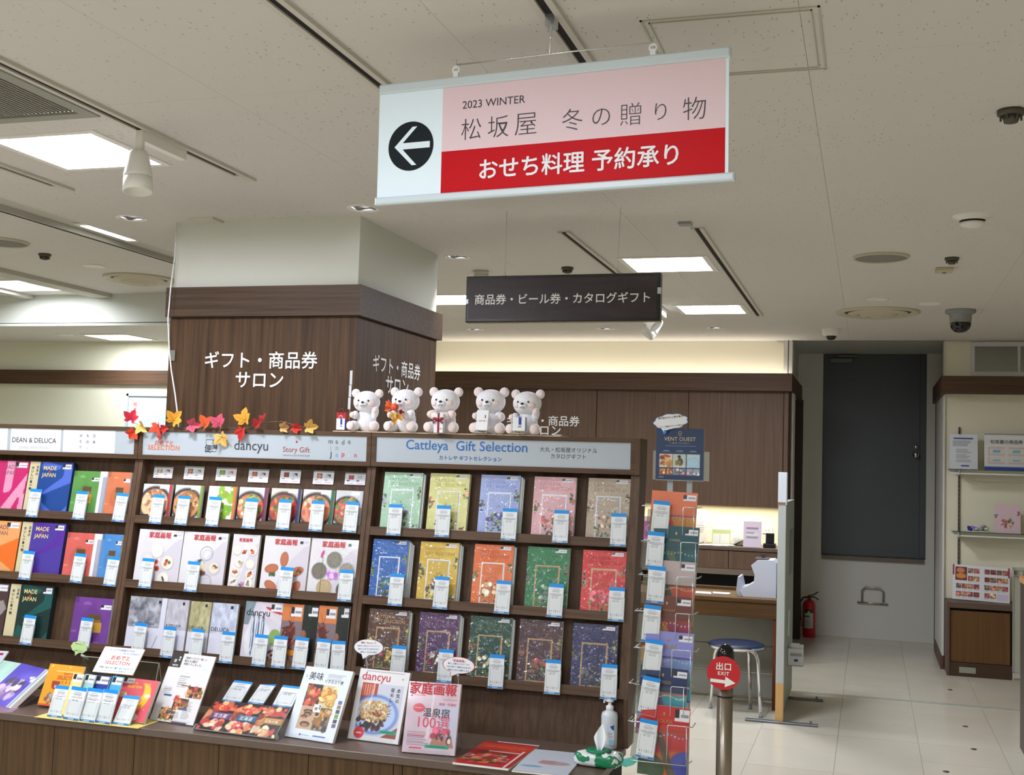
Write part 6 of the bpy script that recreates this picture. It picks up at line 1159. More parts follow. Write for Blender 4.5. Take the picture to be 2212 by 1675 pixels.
p = ony(948, 933, 4.76); t = thing('gift_box', 'white gift box with crimson ribbon and bow held by the middle bear', 'gift box', (p[0], 4.75, ZB)); w_, h_ = .0425, .084
mb = MB(); mb.bbox(-w_ / 2, w_ / 2, 0, .03, 0, h_, .001); mb.obj('box', M_W, t); cr = mat('ribbon_crimson', (140, 10, 40), .35); mb = MB(); mb.box(-.0045, .0045, -.0012, .031, 0, h_ + .001); mb.obj('ribbon', cr, t)
mb = MB(); zc = h_ * .66
for sx in (-1, 1): mb.ell((sx * .013, -.006, zc + .004), (.013, .005, .007), 14, 8, Matrix.Rotation(sx * -.35, 3, 'Y')); mb.add([(0, -.005, zc), (sx * .02, -.005, zc - .018), (sx * .026, -.005, zc - .010)], [(0, 1, 2)])
mb.ell((0, -.008, zc), (.005, .005, .005), 10, 8); mb.obj('bow', cr, t); text('Gift', KRED, t, w_ * .26, .018, .014, y=-.0008, rot=.3)
for u, lbl, kind in ((1042, 'flat white box with thin pink cord on a small easel, before the fourth bear', 0), (1122, '', 1)):
    p = ony(u, 935, 4.765); zz = ZB
    e = thing('miniature_easel', 'small cream wire easel under the ' + ('flat white box' if kind == 0 else 'blue-marked shopping bag'), 'easel', (p[0], 4.765, zz), group='miniature easels'); mb = MB(); wr = .0014
    for sx in (-1, 1): mb.tube([(sx * .022, -.012, .002), (sx * .018, 0, .014), (sx * .014, .012, .05), (sx * .014, .03, .0015)], wr, 6); mb.tube([(sx * .016, 0, .012), (sx * .018, -.014, .012), (sx * .018, -.014, .018)], wr, 6)
    for k in range(6 if kind else 2): mb.tube([(-.016 + k * .0064 * (1 if kind else 5), -.002, .003), (-.012 + k * .005 * (1 if kind else 5), .002, .014)], wr * .7, 5)
    mb.tube([(-.018, 0, .013), (.018, 0, .013)], wr, 6); mb.tube([(-.02, -.006, .004), (.02, -.006, .004)], wr, 6); mb.obj('wire_frame', mat('easel_cream', (214, 204, 180), .5), e)
    if kind == 0:
        t = thing('wrapped_box', lbl, 'gift box', (p[0] - .001, 4.757, zz + .0145), (-.12, .03, 0)); w_, h_ = .053, .088; mb = MB(); mb.bbox(-w_ / 2, w_ / 2, -.006, .006, 0, h_, .001); mb.obj('box', M_W, t)
        pk = mat('cord_pink', (206, 150, 150), .6); mb = MB(); mb.box(-w_ / 2, w_ / 2, -.0068, -.006, h_ * .46, h_ * .47); mb.tube([(-.012, -.007, h_ * .5), (0, -.007, h_ * .465), (.012, -.007, h_ * .5), (.014, -.007, h_ * .44), (0, -.007, h_ * .465), (-.014, -.007, h_ * .43)], .0006, 5); mb.obj('cord', pk, t)
        mb = MB(); mb.box(w_ * .2, w_ * .28, -.0068, -.006, h_ * .6, h_ * .76); mb.obj('fold_mark', mat('mark_brown', (120, 60, 50), .6), t)
    else:
        bag('small white shopping bag with a blue stripe on an easel before the rightmost bear', 0, 0, 30, 32, 4.765, M_W, BLM, loc=(p[0], 4.752, zz + .0145), side=mat('bag_side_blue', (150, 170, 206), .5))
# ================================================================== CABLE ON THE PILLAR
cb = thing('white_cable', 'white cable running down the left edge of the pillar to the shelf top', 'cable'); pts = [(382, 482, 5.0), (377, 560, 4.975), (369, 620, 4.97), (363, 690, 4.97), (366, 760, 4.97), (370, 800, 4.95), (378, 850, 4.9), (383, 890, 4.86), (386, 924, 4.84)]
mb = MB(); mb.tube([ony(u, v, y) for u, v, y in pts], .0035, 8); mb.obj('cord', M_W, cb)
a, b_ = ony(368, 757, 5.006), ony(378, 780, 5.006); mb = MB(); mb.box(a[0], b_[0], 5.003, 5.006, b_[2], a[2]); mb.obj('tape', clear('sticky_tape', (214, 218, 220), .45, .25), cb)
# ================================================================== WIRE RACK WITH SEVEN CATALOGUES
rk = thing('wire_catalogue_rack', 'tall wire rack with seven tiered pockets at the right end of the shelves', 'rack', (0, 0, 0))
WIRE = mat('rack_wire', (206, 210, 212), .25, .7); STRAP = mat('rack_strap', (168, 174, 176), .4, .3)
RL = [((1404.4, 1059), (1502.4, 1066)), ((1409, 1133), (1506, 1141)), ((1398, 1208), (1500.4, 1216)), ((1389.5, 1283), (1492.2, 1292)), ((1392, 1360.4), (1495.5, 1370.5)), ((1378, 1434.7), (1480.8, 1448)), ((1382, 1519), (1487, 1531.7))]
RW = [((1478, 1096)), ((1473, 1171)), ((1465, 1245)), ((1462, 1324)), ((1454, 1402)), ((1451.6, 1481)), ((1444.5, 1564))]
def vo(kind, base):
    def f(w_, h_):
        cv = Cv(w_, h_, 64, base, 220 + kind); q = .64
        pal = [[(214, 140, 50), (206, 70, 140), (214, 70, 60), (190, 90, 60)], [(14, 96, 110), (20, 110, 120), (120, 130, 90), (16, 80, 96)], [(206, 80, 60), (110, 30, 30), (50, 90, 70), (190, 180, 90)], [(150, 30, 80), (180, 60, 60), (206, 150, 60), (110, 20, 50)], [(120, 150, 206), (110, 90, 190), (150, 130, 200), (90, 180, 206)], [(30, 150, 170), (206, 130, 120), (120, 60, 110), (206, 190, 140)], [(190, 40, 50), (206, 90, 40), (60, 80, 60), (60, 70, 160)]][kind]
        cv.rect(0, 0, 1, q, pal[0]); cv.ell(.75, .05, .7, .45, pal[1]); cv.ell(.2, .1, .35, .3, pal[2]); cv.ell(.95, .2, .3, .25, pal[3]); cv.poly([(.3, q), (.45, q), (.8, 0), (.62, 0)], pal[2], .8); cv.poly([(0, .3), (.3, .5), (.4, .44), (0, .2)], pal[3], .7)
        cv.rect(0, q - .03, 1, q, tuple(c * .8 for c in pal[1])); 
        for k in range(26): cv.ell(k / 26, q - .06 + .02 * math.sin(k * .5), .018, .014, (206, 196, 160) if k % 2 else pal[3])
        cv.noise(14, 7, (0, 0, 1, q)); cv.rect(0, q, 1, 1, base); cv.sticker(.7, .87, .97, .965) if kind != 6 else cv.sticker(.7, .8, .99, .97); return cv
    return f
GOLD = mat('foil_gold', (176, 150, 84), .3, .6)
VN = ['orange', 'dark teal', 'greige', 'chocolate brown', 'lilac', 'navy', 'red']; VT = ['', 'CYPRÈS', '', 'CHOCOLAT', 'LILAS', 'INDIGO', 'ROUGE']; VB = [(220, 112, 66), (0, 74, 84), (184, 168, 166), (104, 54, 48), (136, 138, 204), (26, 46, 90), (190, 40, 44)]
yr = [4.5 - .043 * i for i in range(7)]
for i, (tl, tr) in enumerate(RL):
    y = yr[i]; a, b_ = ony(*tl, y), ony(*tr, y); w_ = b_[0] - a[0]; h_ = .245; zt_ = (a[2] + b_[2]) / 2; la = .10
    t = thing('gift_catalogue', f'{VN[i]} catalogue with patterned lower half in the wire rack, ' + ('top pocket', 'second pocket', 'third pocket', 'fourth pocket', 'fifth pocket', 'sixth pocket', 'bottom pocket')[i], 'catalogue', ((a[0] + b_[0]) / 2, y - h_ * math.sin(la), zt_ - h_ * math.cos(la)), (-la, math.atan2(a[2] - b_[2], w_), 0), 'rack catalogues')
    book(t, vo(i, VB[i])(w_, h_), .012)
    if VT[i] and i != 2: text(VT[i], GOLD, t, 0 if i != 1 else -w_ * .02, h_ * .785, w_ * (.24 if i == 1 else .32), y=-.0012)
    if i in (1, 3, 4, 5, 6): mb = MB(); mb.ell((0 if i == 1 else w_ * -.02, -.0012, h_ * .885), (.004, .0004, .006), 12, 6); mb.obj('gold_crest', GOLD, t)
    c_ = t.location; xl, xr = c_.x - w_ / 2, c_.x + w_ / 2; pw = ony(*RW[i], y - .02); zw = pw[2]; zb = zw - .135; yf = y - .045
    mb = MB(); r_ = .0019
    mb.tube([(xr + .022, y + .03, zw), (xr + .022, yf, zw), (xr - .003, yf, zw + .0), (pw[0] + .004, yf, zw), (pw[0], yf, zw - .004), (pw[0] - .001, yf, zb)], r_, 6); mb.obj('wire_pocket', WIRE, rk); mb = MB()
    mb.tube([(xl - .022, y + .03, zw), (xl - .022, yf, zw), (xl - .0, yf, zw)], r_, 6); mb.obj('wire_arm', WIRE, rk); mb = MB()
    mb.tube([(xl - .022, y + .03, zb), (xl - .022, yf - .002, zb), (xr + .0, yf - .002, zb), (xr + .012, y + .03, zb)], r_, 6); mb.obj('wire_tray', WIRE, rk); mb = MB(); mb.tube([(xr + .002, yf, zw), (xr + .002, yf, zb)], r_, 6); mb.obj('wire_post', WIRE, rk)
    mb = MB(); mb.box(xl + .06, xr - .002, yf + .003, yf + .0045, zb, zw - .004); mb.obj('pocket_sheet', clear('pocket_film', (252, 253, 253), .02, fres=False), rk)
mb = MB()
for u in (1446, 1488):
    a = ony(u, 1050, 4.56); mb.box(a[0] - .011, a[0] + .011, 4.575, 4.58, .02, 1.64)
mb.obj('upright_strap', STRAP, rk)
xm = ony(1467, 1050, 4.56)[0]; mb = MB()
for sx in (-1, 1): mb.tube([(xm + sx * .05, 4.585, 1.3), (xm + sx * .05, 4.585, .02), (xm + sx * .05, 4.15, .012), (xm + sx * .05, 4.75, .012)], .006, 8)
mb.obj('base_frame', WIRE, rk)
CD = [((1407, 1080), (1444, 1084)), ((1395.7, 1147), (1434, 1150.7)), ((1398, 1221.4), (1436, 1225.5)), ((1386, 1304.6), (1426, 1309.6)), ((1387, 1378), (1428, 1385)), ((1378, 1456.8), (1419, 1465.7)), ((1374, 1549), (1415.6, 1557.5))]
for i, (tl, tr) in enumerate(CD):
    y = yr[i] - .034; a, b_ = ony(*tl, y), ony(*tr, y); sc = (b_[0] - a[0]) / PW; tl_ = .1
    M = Matrix.Translation(((a[0] + b_[0]) / 2, y - .012, (a[2] + b_[2]) / 2 - PH)) @ Matrix.Rotation(math.atan2(a[2] - b_[2], b_[0] - a[0]), 4, 'Y') @ Matrix.Rotation(-.06, 4, 'X')
    t = holder(0, 0, f'before the {VN[i]} rack catalogue', M=M)
    mb = MB(); mb.box(-.052, -.03, .004, .006, -.005, .1); mb.obj('side_wing', clear('wing_grey', (214, 216, 216), .1), t)
# sign board on top
y = 4.55; A, B_, Dl, Dr = ony(1419, 930, y), ony(1522.3, 922.6, y), ony(1414.7, 1035.4, y), ony(1518, 1038.7, y)
w_ = ((B_[0] - A[0]) + (Dr[0] - Dl[0])) / 2; h_ = ((A[2] - Dl[2]) + (B_[2] - Dr[2])) / 2; cx = (A[0] + B_[0] + Dl[0] + Dr[0]) / 4; zb = (Dl[2] + Dr[2]) / 2
t = thing('rack_sign_board', 'navy sign board with food photos standing on top of the wire rack', 'sign', (cx, y, zb), (0, .0, 0))
def f_vs(w_, h_):
    cv = Cv(w_, h_, 96, (24, 52, 92), 240); cv.rect(.2, .655, .84, .665, (150, 166, 190), .7); 
    for x in (.22, .5, .78): cv.rect(x - .06, .56, x + .06, .57, (190, 200, 214), .8); cv.rect(x - .09, .54, x + .09, .548, (120, 140, 170), .7)
    for k, (bg, cs) in enumerate((((206, 200, 190), [(190, 120, 60), (150, 80, 50), (206, 150, 90)]), ((190, 196, 180), [(60, 50, 50), (120, 110, 50), (80, 80, 90)]), ((190, 206, 206), [(150, 180, 190)]))):
        x0 = .08 + k * .283; cv.rect(x0, .235, x0 + .272, .5, bg)
        if k == 2: cv.ell(x0 + .136, .34, .125, .105, (140, 176, 206)); cv.ell(x0 + .136, .34, .115, .095, (170, 206, 226))
        elif k == 0: cv.blobs((x0 + .04, .26, x0 + .23, .44), cs, 12, (.03, .06)); cv.ell(x0 + .15, .46, .08, .03, (170, 90, 50), 1, -.2)
        else: cv.ell(x0 + .13, .45, .035, None, (50, 40, 40)); cv.ell(x0 + .15, .35, .06, .08, (70, 74, 90)); cv.rect(x0 + .05, .29, x0 + .16, .37, (130, 120, 56)); cv.rect(x0, .235, x0 + .27, .27, (206, 200, 206))
        for m_ in range(2): bx = (x0 + m_ * .14, .09, x0 + m_ * .14 + .132, .22); cv.rect(*bx, [(150, 96, 50), (120, 130, 150), (150, 170, 190)][k]); cv.blobs((bx[0] + .02, bx[1] + .02, bx[2] - .02, bx[3] - .02), cs + [(206, 60, 70)] * (k > 0) + [(226, 220, 210)], 7, (.015, .035))
    cv.rect(.07, .045, .17, .05, (170, 180, 190)); return cv
book(t, f_vs(w_, h_), .004, m=GLOSSP); gm = mat('foil_pale_gold', (222, 206, 166), .4)
text('VENT OUEST', gm, t, 0, h_ * .795, w_ * .66, y=-.0014, weight=-.008); text('〜 一期一会、ヴァンウエスト 〜', gm, t, 0, h_ * .715, w_ * .44, y=-.0014)
mb = MB(); mb.tube([(.006 * math.cos(a) * (1 + .25 * math.sin(3 * a)), -.001, h_ * .905 + .009 * math.sin(a)) for a in [k * PI / 10 for k in range(20)]], .0007, 5, True); mb.tube([(-.003, -.001, h_ * .885), (0, -.001, h_ * .925), (.003, -.001, h_ * .885)], .0006, 5); mb.obj('crest', gm, t)
mb = MB(); mb.box(-w_ / 2 - .012, w_ / 2 + .022, .005, .008, -.002, h_ * .56); mb.box(-w_ / 2, w_ / 2, -.004, .008, -.004, -.002); mb.obj('clear_holder', clear('holder_grey', (200, 204, 204), .3, .2), t)
bubble('cloud_card', 'white cloud-shaped card with blue edge pinned on the navy sign board', 1449, 911, 4.535, .142, .062, mat('cloud_edge_blue', (90, 140, 206)), M_W, [('選び抜かれた上質を贈る', .68, (30, 34, 44)), ('インテリア雑貨やグルメが勢ぞろい', .8, (50, 70, 70))], 'cloud', None, tail=(-.24, -.62), rot=-.12)
t = thing('blue_clip', 'small blue clip fixing the white cloud card', 'clip', ony(1436.5, 934, 4.53)); mb = MB(); mb.ell((0, 0, 0), (.007, .004, .009), 12, 8, Matrix.Rotation(.5, 3, 'Y')); mb.obj('clip_body', mat('clip_blue', (70, 140, 220), .2), t)
# ================================================================== EXIT POST
y = 4.3; p = ony(1563, 1455, y); pc = ony(1566, 1490, y + .03); t = thing('exit_post', 'steel barrier post with red round exit sign and black top', 'post', (pc[0], y + .035, 0))
mb = MB(); mb.lathe([(.085, 0), (.085, .008), (.08, .014), (.034, .018)], 36); mb.obj('base_plate', M_ALU, t)
mb = MB(); mb.lathe([(.0285, .012), (.0285, .86)], 36); mb.obj('tube', mat('post_steel', (150, 140, 126), .3, .85), t)
mb = MB(); mb.lathe([(.0295, .78), (.03, .783), (.0295, .786)], 36, cap=False); mb.obj('ring', M_BLACK, t)
mb = MB(); mb.lathe([(.030, .86), (.031, .93), (.027, .95), (.014, .966), (.001, .969)], 28); mb.obj('belt_head', mat('gloss_black', (12, 12, 14), .06), t)
mb = MB(); q_ = Vector((p[0] - pc[0], -.035, p[2])); R = .0595
mb.prism([(q_.x + R * math.cos(k * PI / 32), q_.z + R * math.sin(k * PI / 32)) for k in range(64)], q_.y, q_.y + .003); mb.box(-.012 + q_.x * 0, .012, q_.y + .003, -.02, q_.z - .02, q_.z + .02); ds = mb.obj('sign_disc', mat('exit_red', (196, 22, 36), .35), t)
wt = M_TXTW; yy = q_.y - .0006
for s_, dz, w_ in (('出口', .024, .053), ('EXIT', -.001, .040)): text(s_, wt, ds, q_.x, q_.z + dz, w_, y=yy, weight=.02, spacing=1.2 if s_ == 'EXIT' else 1.0)
mb = MB(); mb.M = Matrix.Translation((q_.x - .002, yy, q_.z - .030)) @ Matrix.Rotation(.05, 4, 'Y'); mb.prism([(-.045, -.006), (.008, -.006), (.008, -.019), (.045, 0), (.008, .019), (.008, .006), (-.045, .006)], 0, .0003); mb.obj('arrow', wt, ds)
# ================================================================== PARTITION, DESK, STOOL
t = thing('partition_screen', 'tall narrow white partition panel on flat feet, beside the desk', 'partition', (-.54, 7.73, 0))
mb = MB(); mb.bbox(-.024, .026, 0, .05, .25, 1.385, .002); mb.obj('end_post', mat('partition_white', (190, 196, 192), .45), t)
mb = MB(); mb.bbox(-.026, .03, -.004, .06, 1.385, 1.595, .003); mb.obj('top_cap', mat('cap_white', (222, 228, 236), .4), t); mb = MB(); mb.box(-.027, .022, -.006, -.003, 1.388, 1.402); mb.obj('brown_tape', mat('tape_brown', (150, 104, 84), .5), t)
mb = MB(); mb.box(-.02, .02, .05, .95, .06, 1.40); mb.obj('panel', mat('partition_panel', (150, 156, 150), .5), t)
mb = MB(); mb.bbox(-.024, .026, 0, .05, .0, .25, .002); mb.obj('timber_foot_block', mat('pine', (214, 170, 110), .5), t)
for yy_, xl_ in ((-.02, -.21), (.84, -.02)): mb = MB(); mb.bbox(xl_, .24, yy_, yy_ + .04, 0, .014, .003); mb.box(.19, .205, yy_ + .01, yy_ + .03, .014, .03); mb.obj('flat_foot', mat('foot_grey', (120, 124, 128), .4, .6), t)
mb = MB(); mb.box(.02, .024, .5, .8, .9, 1.2); mb.obj('grey_patch', mat('patch_grey', (120, 124, 124), .5), t)
t = thing('leaflet_box', 'white leaflet box hanging on the right side of the partition', 'leaflet box', (-.5, 8.2, .33)); p = ony(1717, 1420, 8.2); t.location = (p[0], 8.2, p[2] - .06)
mb = MB(); mb.box(-.045, .055, 0, .003, 0, .115); mb.box(-.045, .055, .04, .043, 0, .14); mb.box(-.045, .055, 0, .043, 0, .003); mb.obj('pocket', M_W, t); mb = MB(); mb.box(-.03, .03, .012, .03, .01, .15); mb.obj('leaflets', M_W, t); mb = MB(); mb.box(-.03, .045, -.001, 0, .065, .085); mb.k = 0; mb.obj('print_lines', mat('print_grey', (170, 172, 180), .6), t); mb = MB(); mb.box(-.005, .02, -.001, 0, .03, .045); mb.obj('print_mark', BLM, t)
mb = MB(); mb.box(-.06, -.04, .0, .02, .2, .37); mb.obj('hanging_paper', M_W, t)
# service desk
zd = .737; t = thing('service_desk', 'wooden service desk with white panelled front behind the stool', 'desk')
mb = MB(); mb.bbox(-2.2, -.585, 8.1, 8.75, zd - .03, zd, .003); mb.obj('desk_top', MATS['desk_wood'], t)
mb = MB(); mb.bbox(-2.2, -.585, 8.11, 8.14, .605, zd - .03, .002); mb.obj('apron', MATS['desk_wood'], t)
mb = MB(); mb.bbox(-.615, -.585, 8.12, 8.7, 0, .605, .002); mb.obj('side_leg', wood('desk_leg', (104, 60, 34), (120, 72, 42), 'z'), t)
GP = mat('panel_grey', (152, 152, 140), .5)
for a, b_ in ((.02, .185), (.19, .375), (.38, .60)): mb = MB(); mb.bbox(-2.2, -.62, 8.42, 8.44, a, b_, .003); mb.obj('front_panel', GP, t)
mb = MB(); mb.bbox(-2.2, -.6, 8.6, 8.62, zd, zd + .022, .002); mb.obj('back_ledge', MATS['desk_wood'], t)
for i, (u, v, c_, n, wd, dp) in enumerate(((1518, 1283, (226, 228, 230), 'loose white paper on the desk, left', .12, .12), (1555, 1284, (228, 228, 222), 'small white calendar sheet on the desk', .13, .1), (1665, 1287, (40, 40, 44), 'dark calculator at the right end of the desk', .06, .12))):
    p = onz(u, v, zd); k_ = thing('desk_paper' if i < 2 else 'calculator', n, 'paper' if i < 2 else 'calculator', (p[0], p[1] + .05, zd)); mb = MB(); mb.bbox(-wd / 2, wd / 2, -dp / 2, dp / 2, .0005, .004 if i < 2 else .02, .001); mb.obj('sheet' if i < 2 else 'casing', mat('dk_%d' % c_[0], c_, .5), k_)
p = onz(1632, 1293, zd); t = thing('coin_counting_machine', 'white moulded counting machine standing on the desk', 'machine', (p[0], 8.30, zd)); WM = mat('machine_white', (206, 210, 222), .35)
sd = [(-.03, 0), (.19, 0), (.19, .235), (.17, .255), (.06, .25), (.02, .215), (.045, .15), (.04, .10), (-.02, .06), (-.06, .04)]
mb = MB(); n = len(sd); mb.add([(x - .06, -.1, z) for x, z in sd] + [(x - .06, .14, z) for x, z in sd], [tuple(range(n)), tuple(range(n, 2 * n))[::-1]] + [(i, i + n, (i + 1) % n + n, (i + 1) % n) for i in range(n)]); mb.obj('body', WM, t)
mb = MB(); mb.prism([(-.14, .03), (-.13, .13), (-.115, .13), (-.10, .06), (-.06, .07), (-.03, .05), (-.08, .0), (-.12, .0)], -.09, .13); mb.obj('output_tray', mat('machine_tray', (180, 186, 200), .4), t); mb = MB(); mb.bbox(-.02, .07, -.06, .1, .255, .262, .002); mb.box(.02, .045, 0, .03, .262, .29); mb.obj('feed_flap', mat('flap_brown', (70, 60, 60), .5), t)
mb = MB(); mb.lathe([(.001, -.104), (.09, -.103), (.1, -.1)], 28, (.03, 0, .0), axis='y'); 
t = thing('round_stool', 'round stool with blue seat and chrome legs in front of the desk', 'stool', (-.836, 8.05 - .12, 0)); sy = .0
mb = MB(); mb.lathe([(.001, .462), (.165, .462), (.18, .455), (.184, .443)], 40, cap=False); mb.obj('seat_cushion', mat('stool_blue', (8, 30, 62), .45), t)
mb = MB(); mb.lathe([(.186, .446), (.187, .436), (.18, .426), (.001, .426)], 40, cap=False); mb.obj('chrome_rim', M_CHROME, t)
for k in range(4):
    a = PI / 4 + k * PI / 2 + .35; ca, sa = math.cos(a), math.sin(a); mb = MB(); mb.tube([(.06 * ca, .06 * sa, .42), (.12 * ca, .12 * sa, .418), (.15 * ca, .15 * sa, .40), (.165 * ca, .165 * sa, .36), (.19 * ca, .19 * sa, 0)], .0115, 12); lg = mb.obj('leg', M_CHROME, t)
    mb = MB(); mb.lathe([(.014, 0), (.014, .02), (.012, .022)], 14, (.19 * ca, .19 * sa, 0)); mb.obj('rubber_tip', M_GREYP, lg)
# ================================================================== REAR CABINET WALL
cbn = thing('wall_cabinet', 'long row of tall dark wooden wall cabinets above the lit niche', 'cabinet')
zc0, zc1 = 1.289, 2.30; xs_ = [-4.44, -3.348, -2.357, -1.531, -.7135]
mb = MB(); mb.box(-4.44, -.675, 10.272, 10.5, zc0, zc1); mb.obj('carcass', M_CAB, cbn)
for a, b_ in zip(xs_[:-1], xs_[1:]): mb = MB(); mb.bbox(a + .003, b_ - .003, 10.25, 10.27, zc0, 2.29, .002); mb.obj('door', M_CAB, cbn)
mb = MB(); mb.bbox(-.7115, -.675, 10.25, 10.272, zc0, 2.29, .001); mb.obj('filler_strip', M_CAB, cbn)
wtext('ギフト・商品券', 10.247, 1095, 1252, 909, M_TXTW, cbn, .012); wtext('サロン', 10.247, 1141, 1211, 930, M_TXTW, cbn, .012)
nb = thing('base_cabinet', 'low rear cabinet with worktop and two drawers under the lit niche', 'cabinet'); zn = .954
mb = MB(); mb.bbox(-4.3, -.665, 10.0, 10.49, zn - .03, zn, .003); mb.obj('worktop', M_TOP, nb)
for a, b_ in ((-2.3, -1.72), (-1.715, -1.135), (-1.13, -.69)): mb = MB(); mb.bbox(a, b_, 10.01, 10.03, .77, zn - .035, .002); mb.obj('drawer_front', M_CAB, nb)
mb = MB(); mb.box(-4.3, -.67, 10.012, 10.03, .72, .768); mb.obj('rail', mat('rail_grey_brown', (110, 96, 82), .5), nb)
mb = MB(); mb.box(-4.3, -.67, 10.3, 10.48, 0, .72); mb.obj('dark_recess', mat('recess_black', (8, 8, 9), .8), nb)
mb = MB(); mb.box(-.7, -.67, 10.0, 10.49, 0, .92); mb.box(-4.3, -.67, 10.03, 10.49, .90, .92); mb.obj('carcass', M_CAB, nb)
mb = MB(); mb.box(-4.3, -.672, 10.485, 10.499, zn, zc0); mb.obj('niche_back', noisy('niche_wall', (222, 212, 180), (228, 220, 190), 20, .8), nb)
def prop(name, label, cat, u0, u1, v0, v1, y, col, lines_=None, th=.004, tilt=.12, fn=None, zfoot=None):
    a, b_ = ony(u0, v1, y), ony(u1, v0, y); w_, h_ = b_[0] - a[0], b_[2] - a[2]; zf = a[2] if zfoot is None else zfoot
    t = thing(name, label, cat, ((a[0] + b_[0]) / 2, y, zf), (-tilt, 0, 0)); cv = Cv(w_, h_, 34, col, int(u0)); 
    if fn: fn(cv)
    if lines_: cv.lines(.15, .3, .85, .8, lines_)
    book(t, cv, th, m=PAPER, name='face'); return t
prop('memo_sheet', 'hanging white list sheet in the niche behind the rack', 'paper', 1500, 1527, 1101, 1171, 10.35, (226, 220, 208), 8, tilt=.02, zfoot=zn)
prop('desk_calendar', 'small white and green desk calendar in the lit niche', 'calendar', 1537, 1577.6, 1145, 1176, 10.25, (226, 226, 214), None, tilt=.25, zfoot=zn, fn=lambda cv: (cv.rect(0, .75, 1, 1, (190, 206, 130)), cv.frame(0, 0, 1, 1, .05, (190, 206, 130)), [cv.rect(.14 + .1 * k, .12, .145 + .1 * k, .7, (190, 190, 180)) for k in range(8)]))
prop('notice_card', 'pale lilac notice card standing in the lit niche', 'card', 1605, 1645, 1127.7, 1181.6, 10.1, (222, 206, 220), 3, tilt=.1, zfoot=zn, fn=lambda cv: (cv.rect(.15, .72, .85, .76, (190, 110, 130)), cv.ell(.5, .5, .36, .1, (232, 222, 230))))
prop('pink_poster', 'pink and violet card in the niche just left of the rack', 'card', 1389, 1405, 1098, 1150, 10.3, (170, 90, 150), None, tilt=.05, zfoot=zn, fn=lambda cv: (cv.rect(0, .8, 1, 1, (226, 190, 190)), cv.ring(1, .5, .5, .15, (230, 220, 236))))
p = ony(1662, 1184, 10.12); t = thing('desk_phone', 'black desk phone and charger at the right end of the niche', 'phone', (p[0], 10.15, zn)); mb = MB(); mb.bbox(-.05, .05, -.06, .06, 0, .035, .006); mb.obj('phone_base', M_BLACK, t); mb = MB(); mb.bbox(-.035, .035, 0, .04, .035, .12, .006); mb.obj('handset', M_BLACK, t)
p = ony(1658, 1146, 10.48); t = thing('wall_socket', 'cream wall socket plate in the lit niche', 'socket', (p[0], 10.484, p[2] - .03)); mb = MB(); mb.bbox(-.045, .045, -.008, 0, 0, .055, .002); mb.obj('plate', M_IVORY, t); mb = MB(); mb.box(-.02, -.006, -.009, -.008, .02, .035); mb.box(.006, .02, -.009, -.008, .02, .035); mb.obj('outlet', M_GREYP, t)
p = ony(1592, 1175, 10.2); t = thing('plastic_bag', 'crumpled clear plastic bag with dark cable in the lit niche', 'bag', (p[0], 10.2, zn)); mb = MB(); mb.ell((0, 0, .04), (.06, .04, .045), 12, 8); mb.obj('crumpled_film', mat('bag_film', (206, 200, 186), .25), t); mb = MB(); mb.tube([(-.02, -.03, .005), (.02, -.05, .03), (.06, -.04, .05), (.1, -.03, .01), (.04, -.05, .006)], .006, 7); mb.obj('dark_cable', M_BLACK, t)
t = thing('paper_pile', 'loose papers lying on the niche worktop', 'papers', ony(1540, 1180, 10.08)); t.location.z = zn
for k in range(3): mb = MB(); mb.M = Matrix.Rotation(.2 * k - .1, 4, 'Z'); mb.box(-.14 + k * .05, .08 + k * .05, -.06, .08, .001 + k * .002, .0025 + k * .002); mb.obj('sheet', M_W, t)
area((-1.2, 10.33, zc0 - .012), 1.0, .03, 6.5, (1, .9, .72), name='under_cabinet_light'); area((-2.9, 10.33, zc0 - .012), 2.2, .03, 10, (1, .9, .72), name='under_cabinet_light')
area((-2.4, 10.40, 2.395), 3.5, .03, 8, (1, .92, .82), (PI, 0, 0), name='cove_light')
# ================================================================== DOORWAY FITTINGS
p = ony(1747, 1376, 11.86); t = thing('fire_extinguisher', 'red fire extinguisher on the floor by the alcove wall', 'fire extinguisher', (p[0], 11.87, 0))
mb = MB(); mb.lathe([(.001, 0), (.06, 0), (.062, .006), (.062, .30), (.055, .335), (.03, .355), (.018, .36), (.018, .375)], 32); mb.obj('cylinder', mat('extinguisher_red', (182, 16, 26), .28), t)
cv = Cv(.085, .18, 30, (190, 200, 190), 260); cv.rect(0, .8, 1, 1, (30, 60, 50)); cv.rect(0, .58, .6, .66, (20, 110, 80)); cv.ell(.5, .86, .15, .12, (220, 200, 60)); cv.lines(.1, .05, .9, .55, 9); me = cv.mesh('label'); co = np.zeros(len(me.vertices) * 3); me.vertices.foreach_get('co', co); co = co.reshape(-1, 3); ang = co[:, 0] / .0625; co[:, 0] = .0628 * np.sin(ang); co[:, 1] = -.0628 * np.cos(ang); co[:, 2] += .09; me.vertices.foreach_set('co', co.reshape(-1)); me.update(); me.materials.append(PAPER); link('label', me, t)
mb = MB(); mb.box(-.012, .012, -.03, .03, .375, .40); mb.tube([(0, 0, .40), (.03, -.01, .405), (.085, -.02, .44)], .006, 6); mb.tube([(0, 0, .385), (.05, -.02, .39), (.09, -.02, .365)], .006, 6); mb.obj('valve_lever', mat('lever_green_black', (30, 40, 30), .4), t)
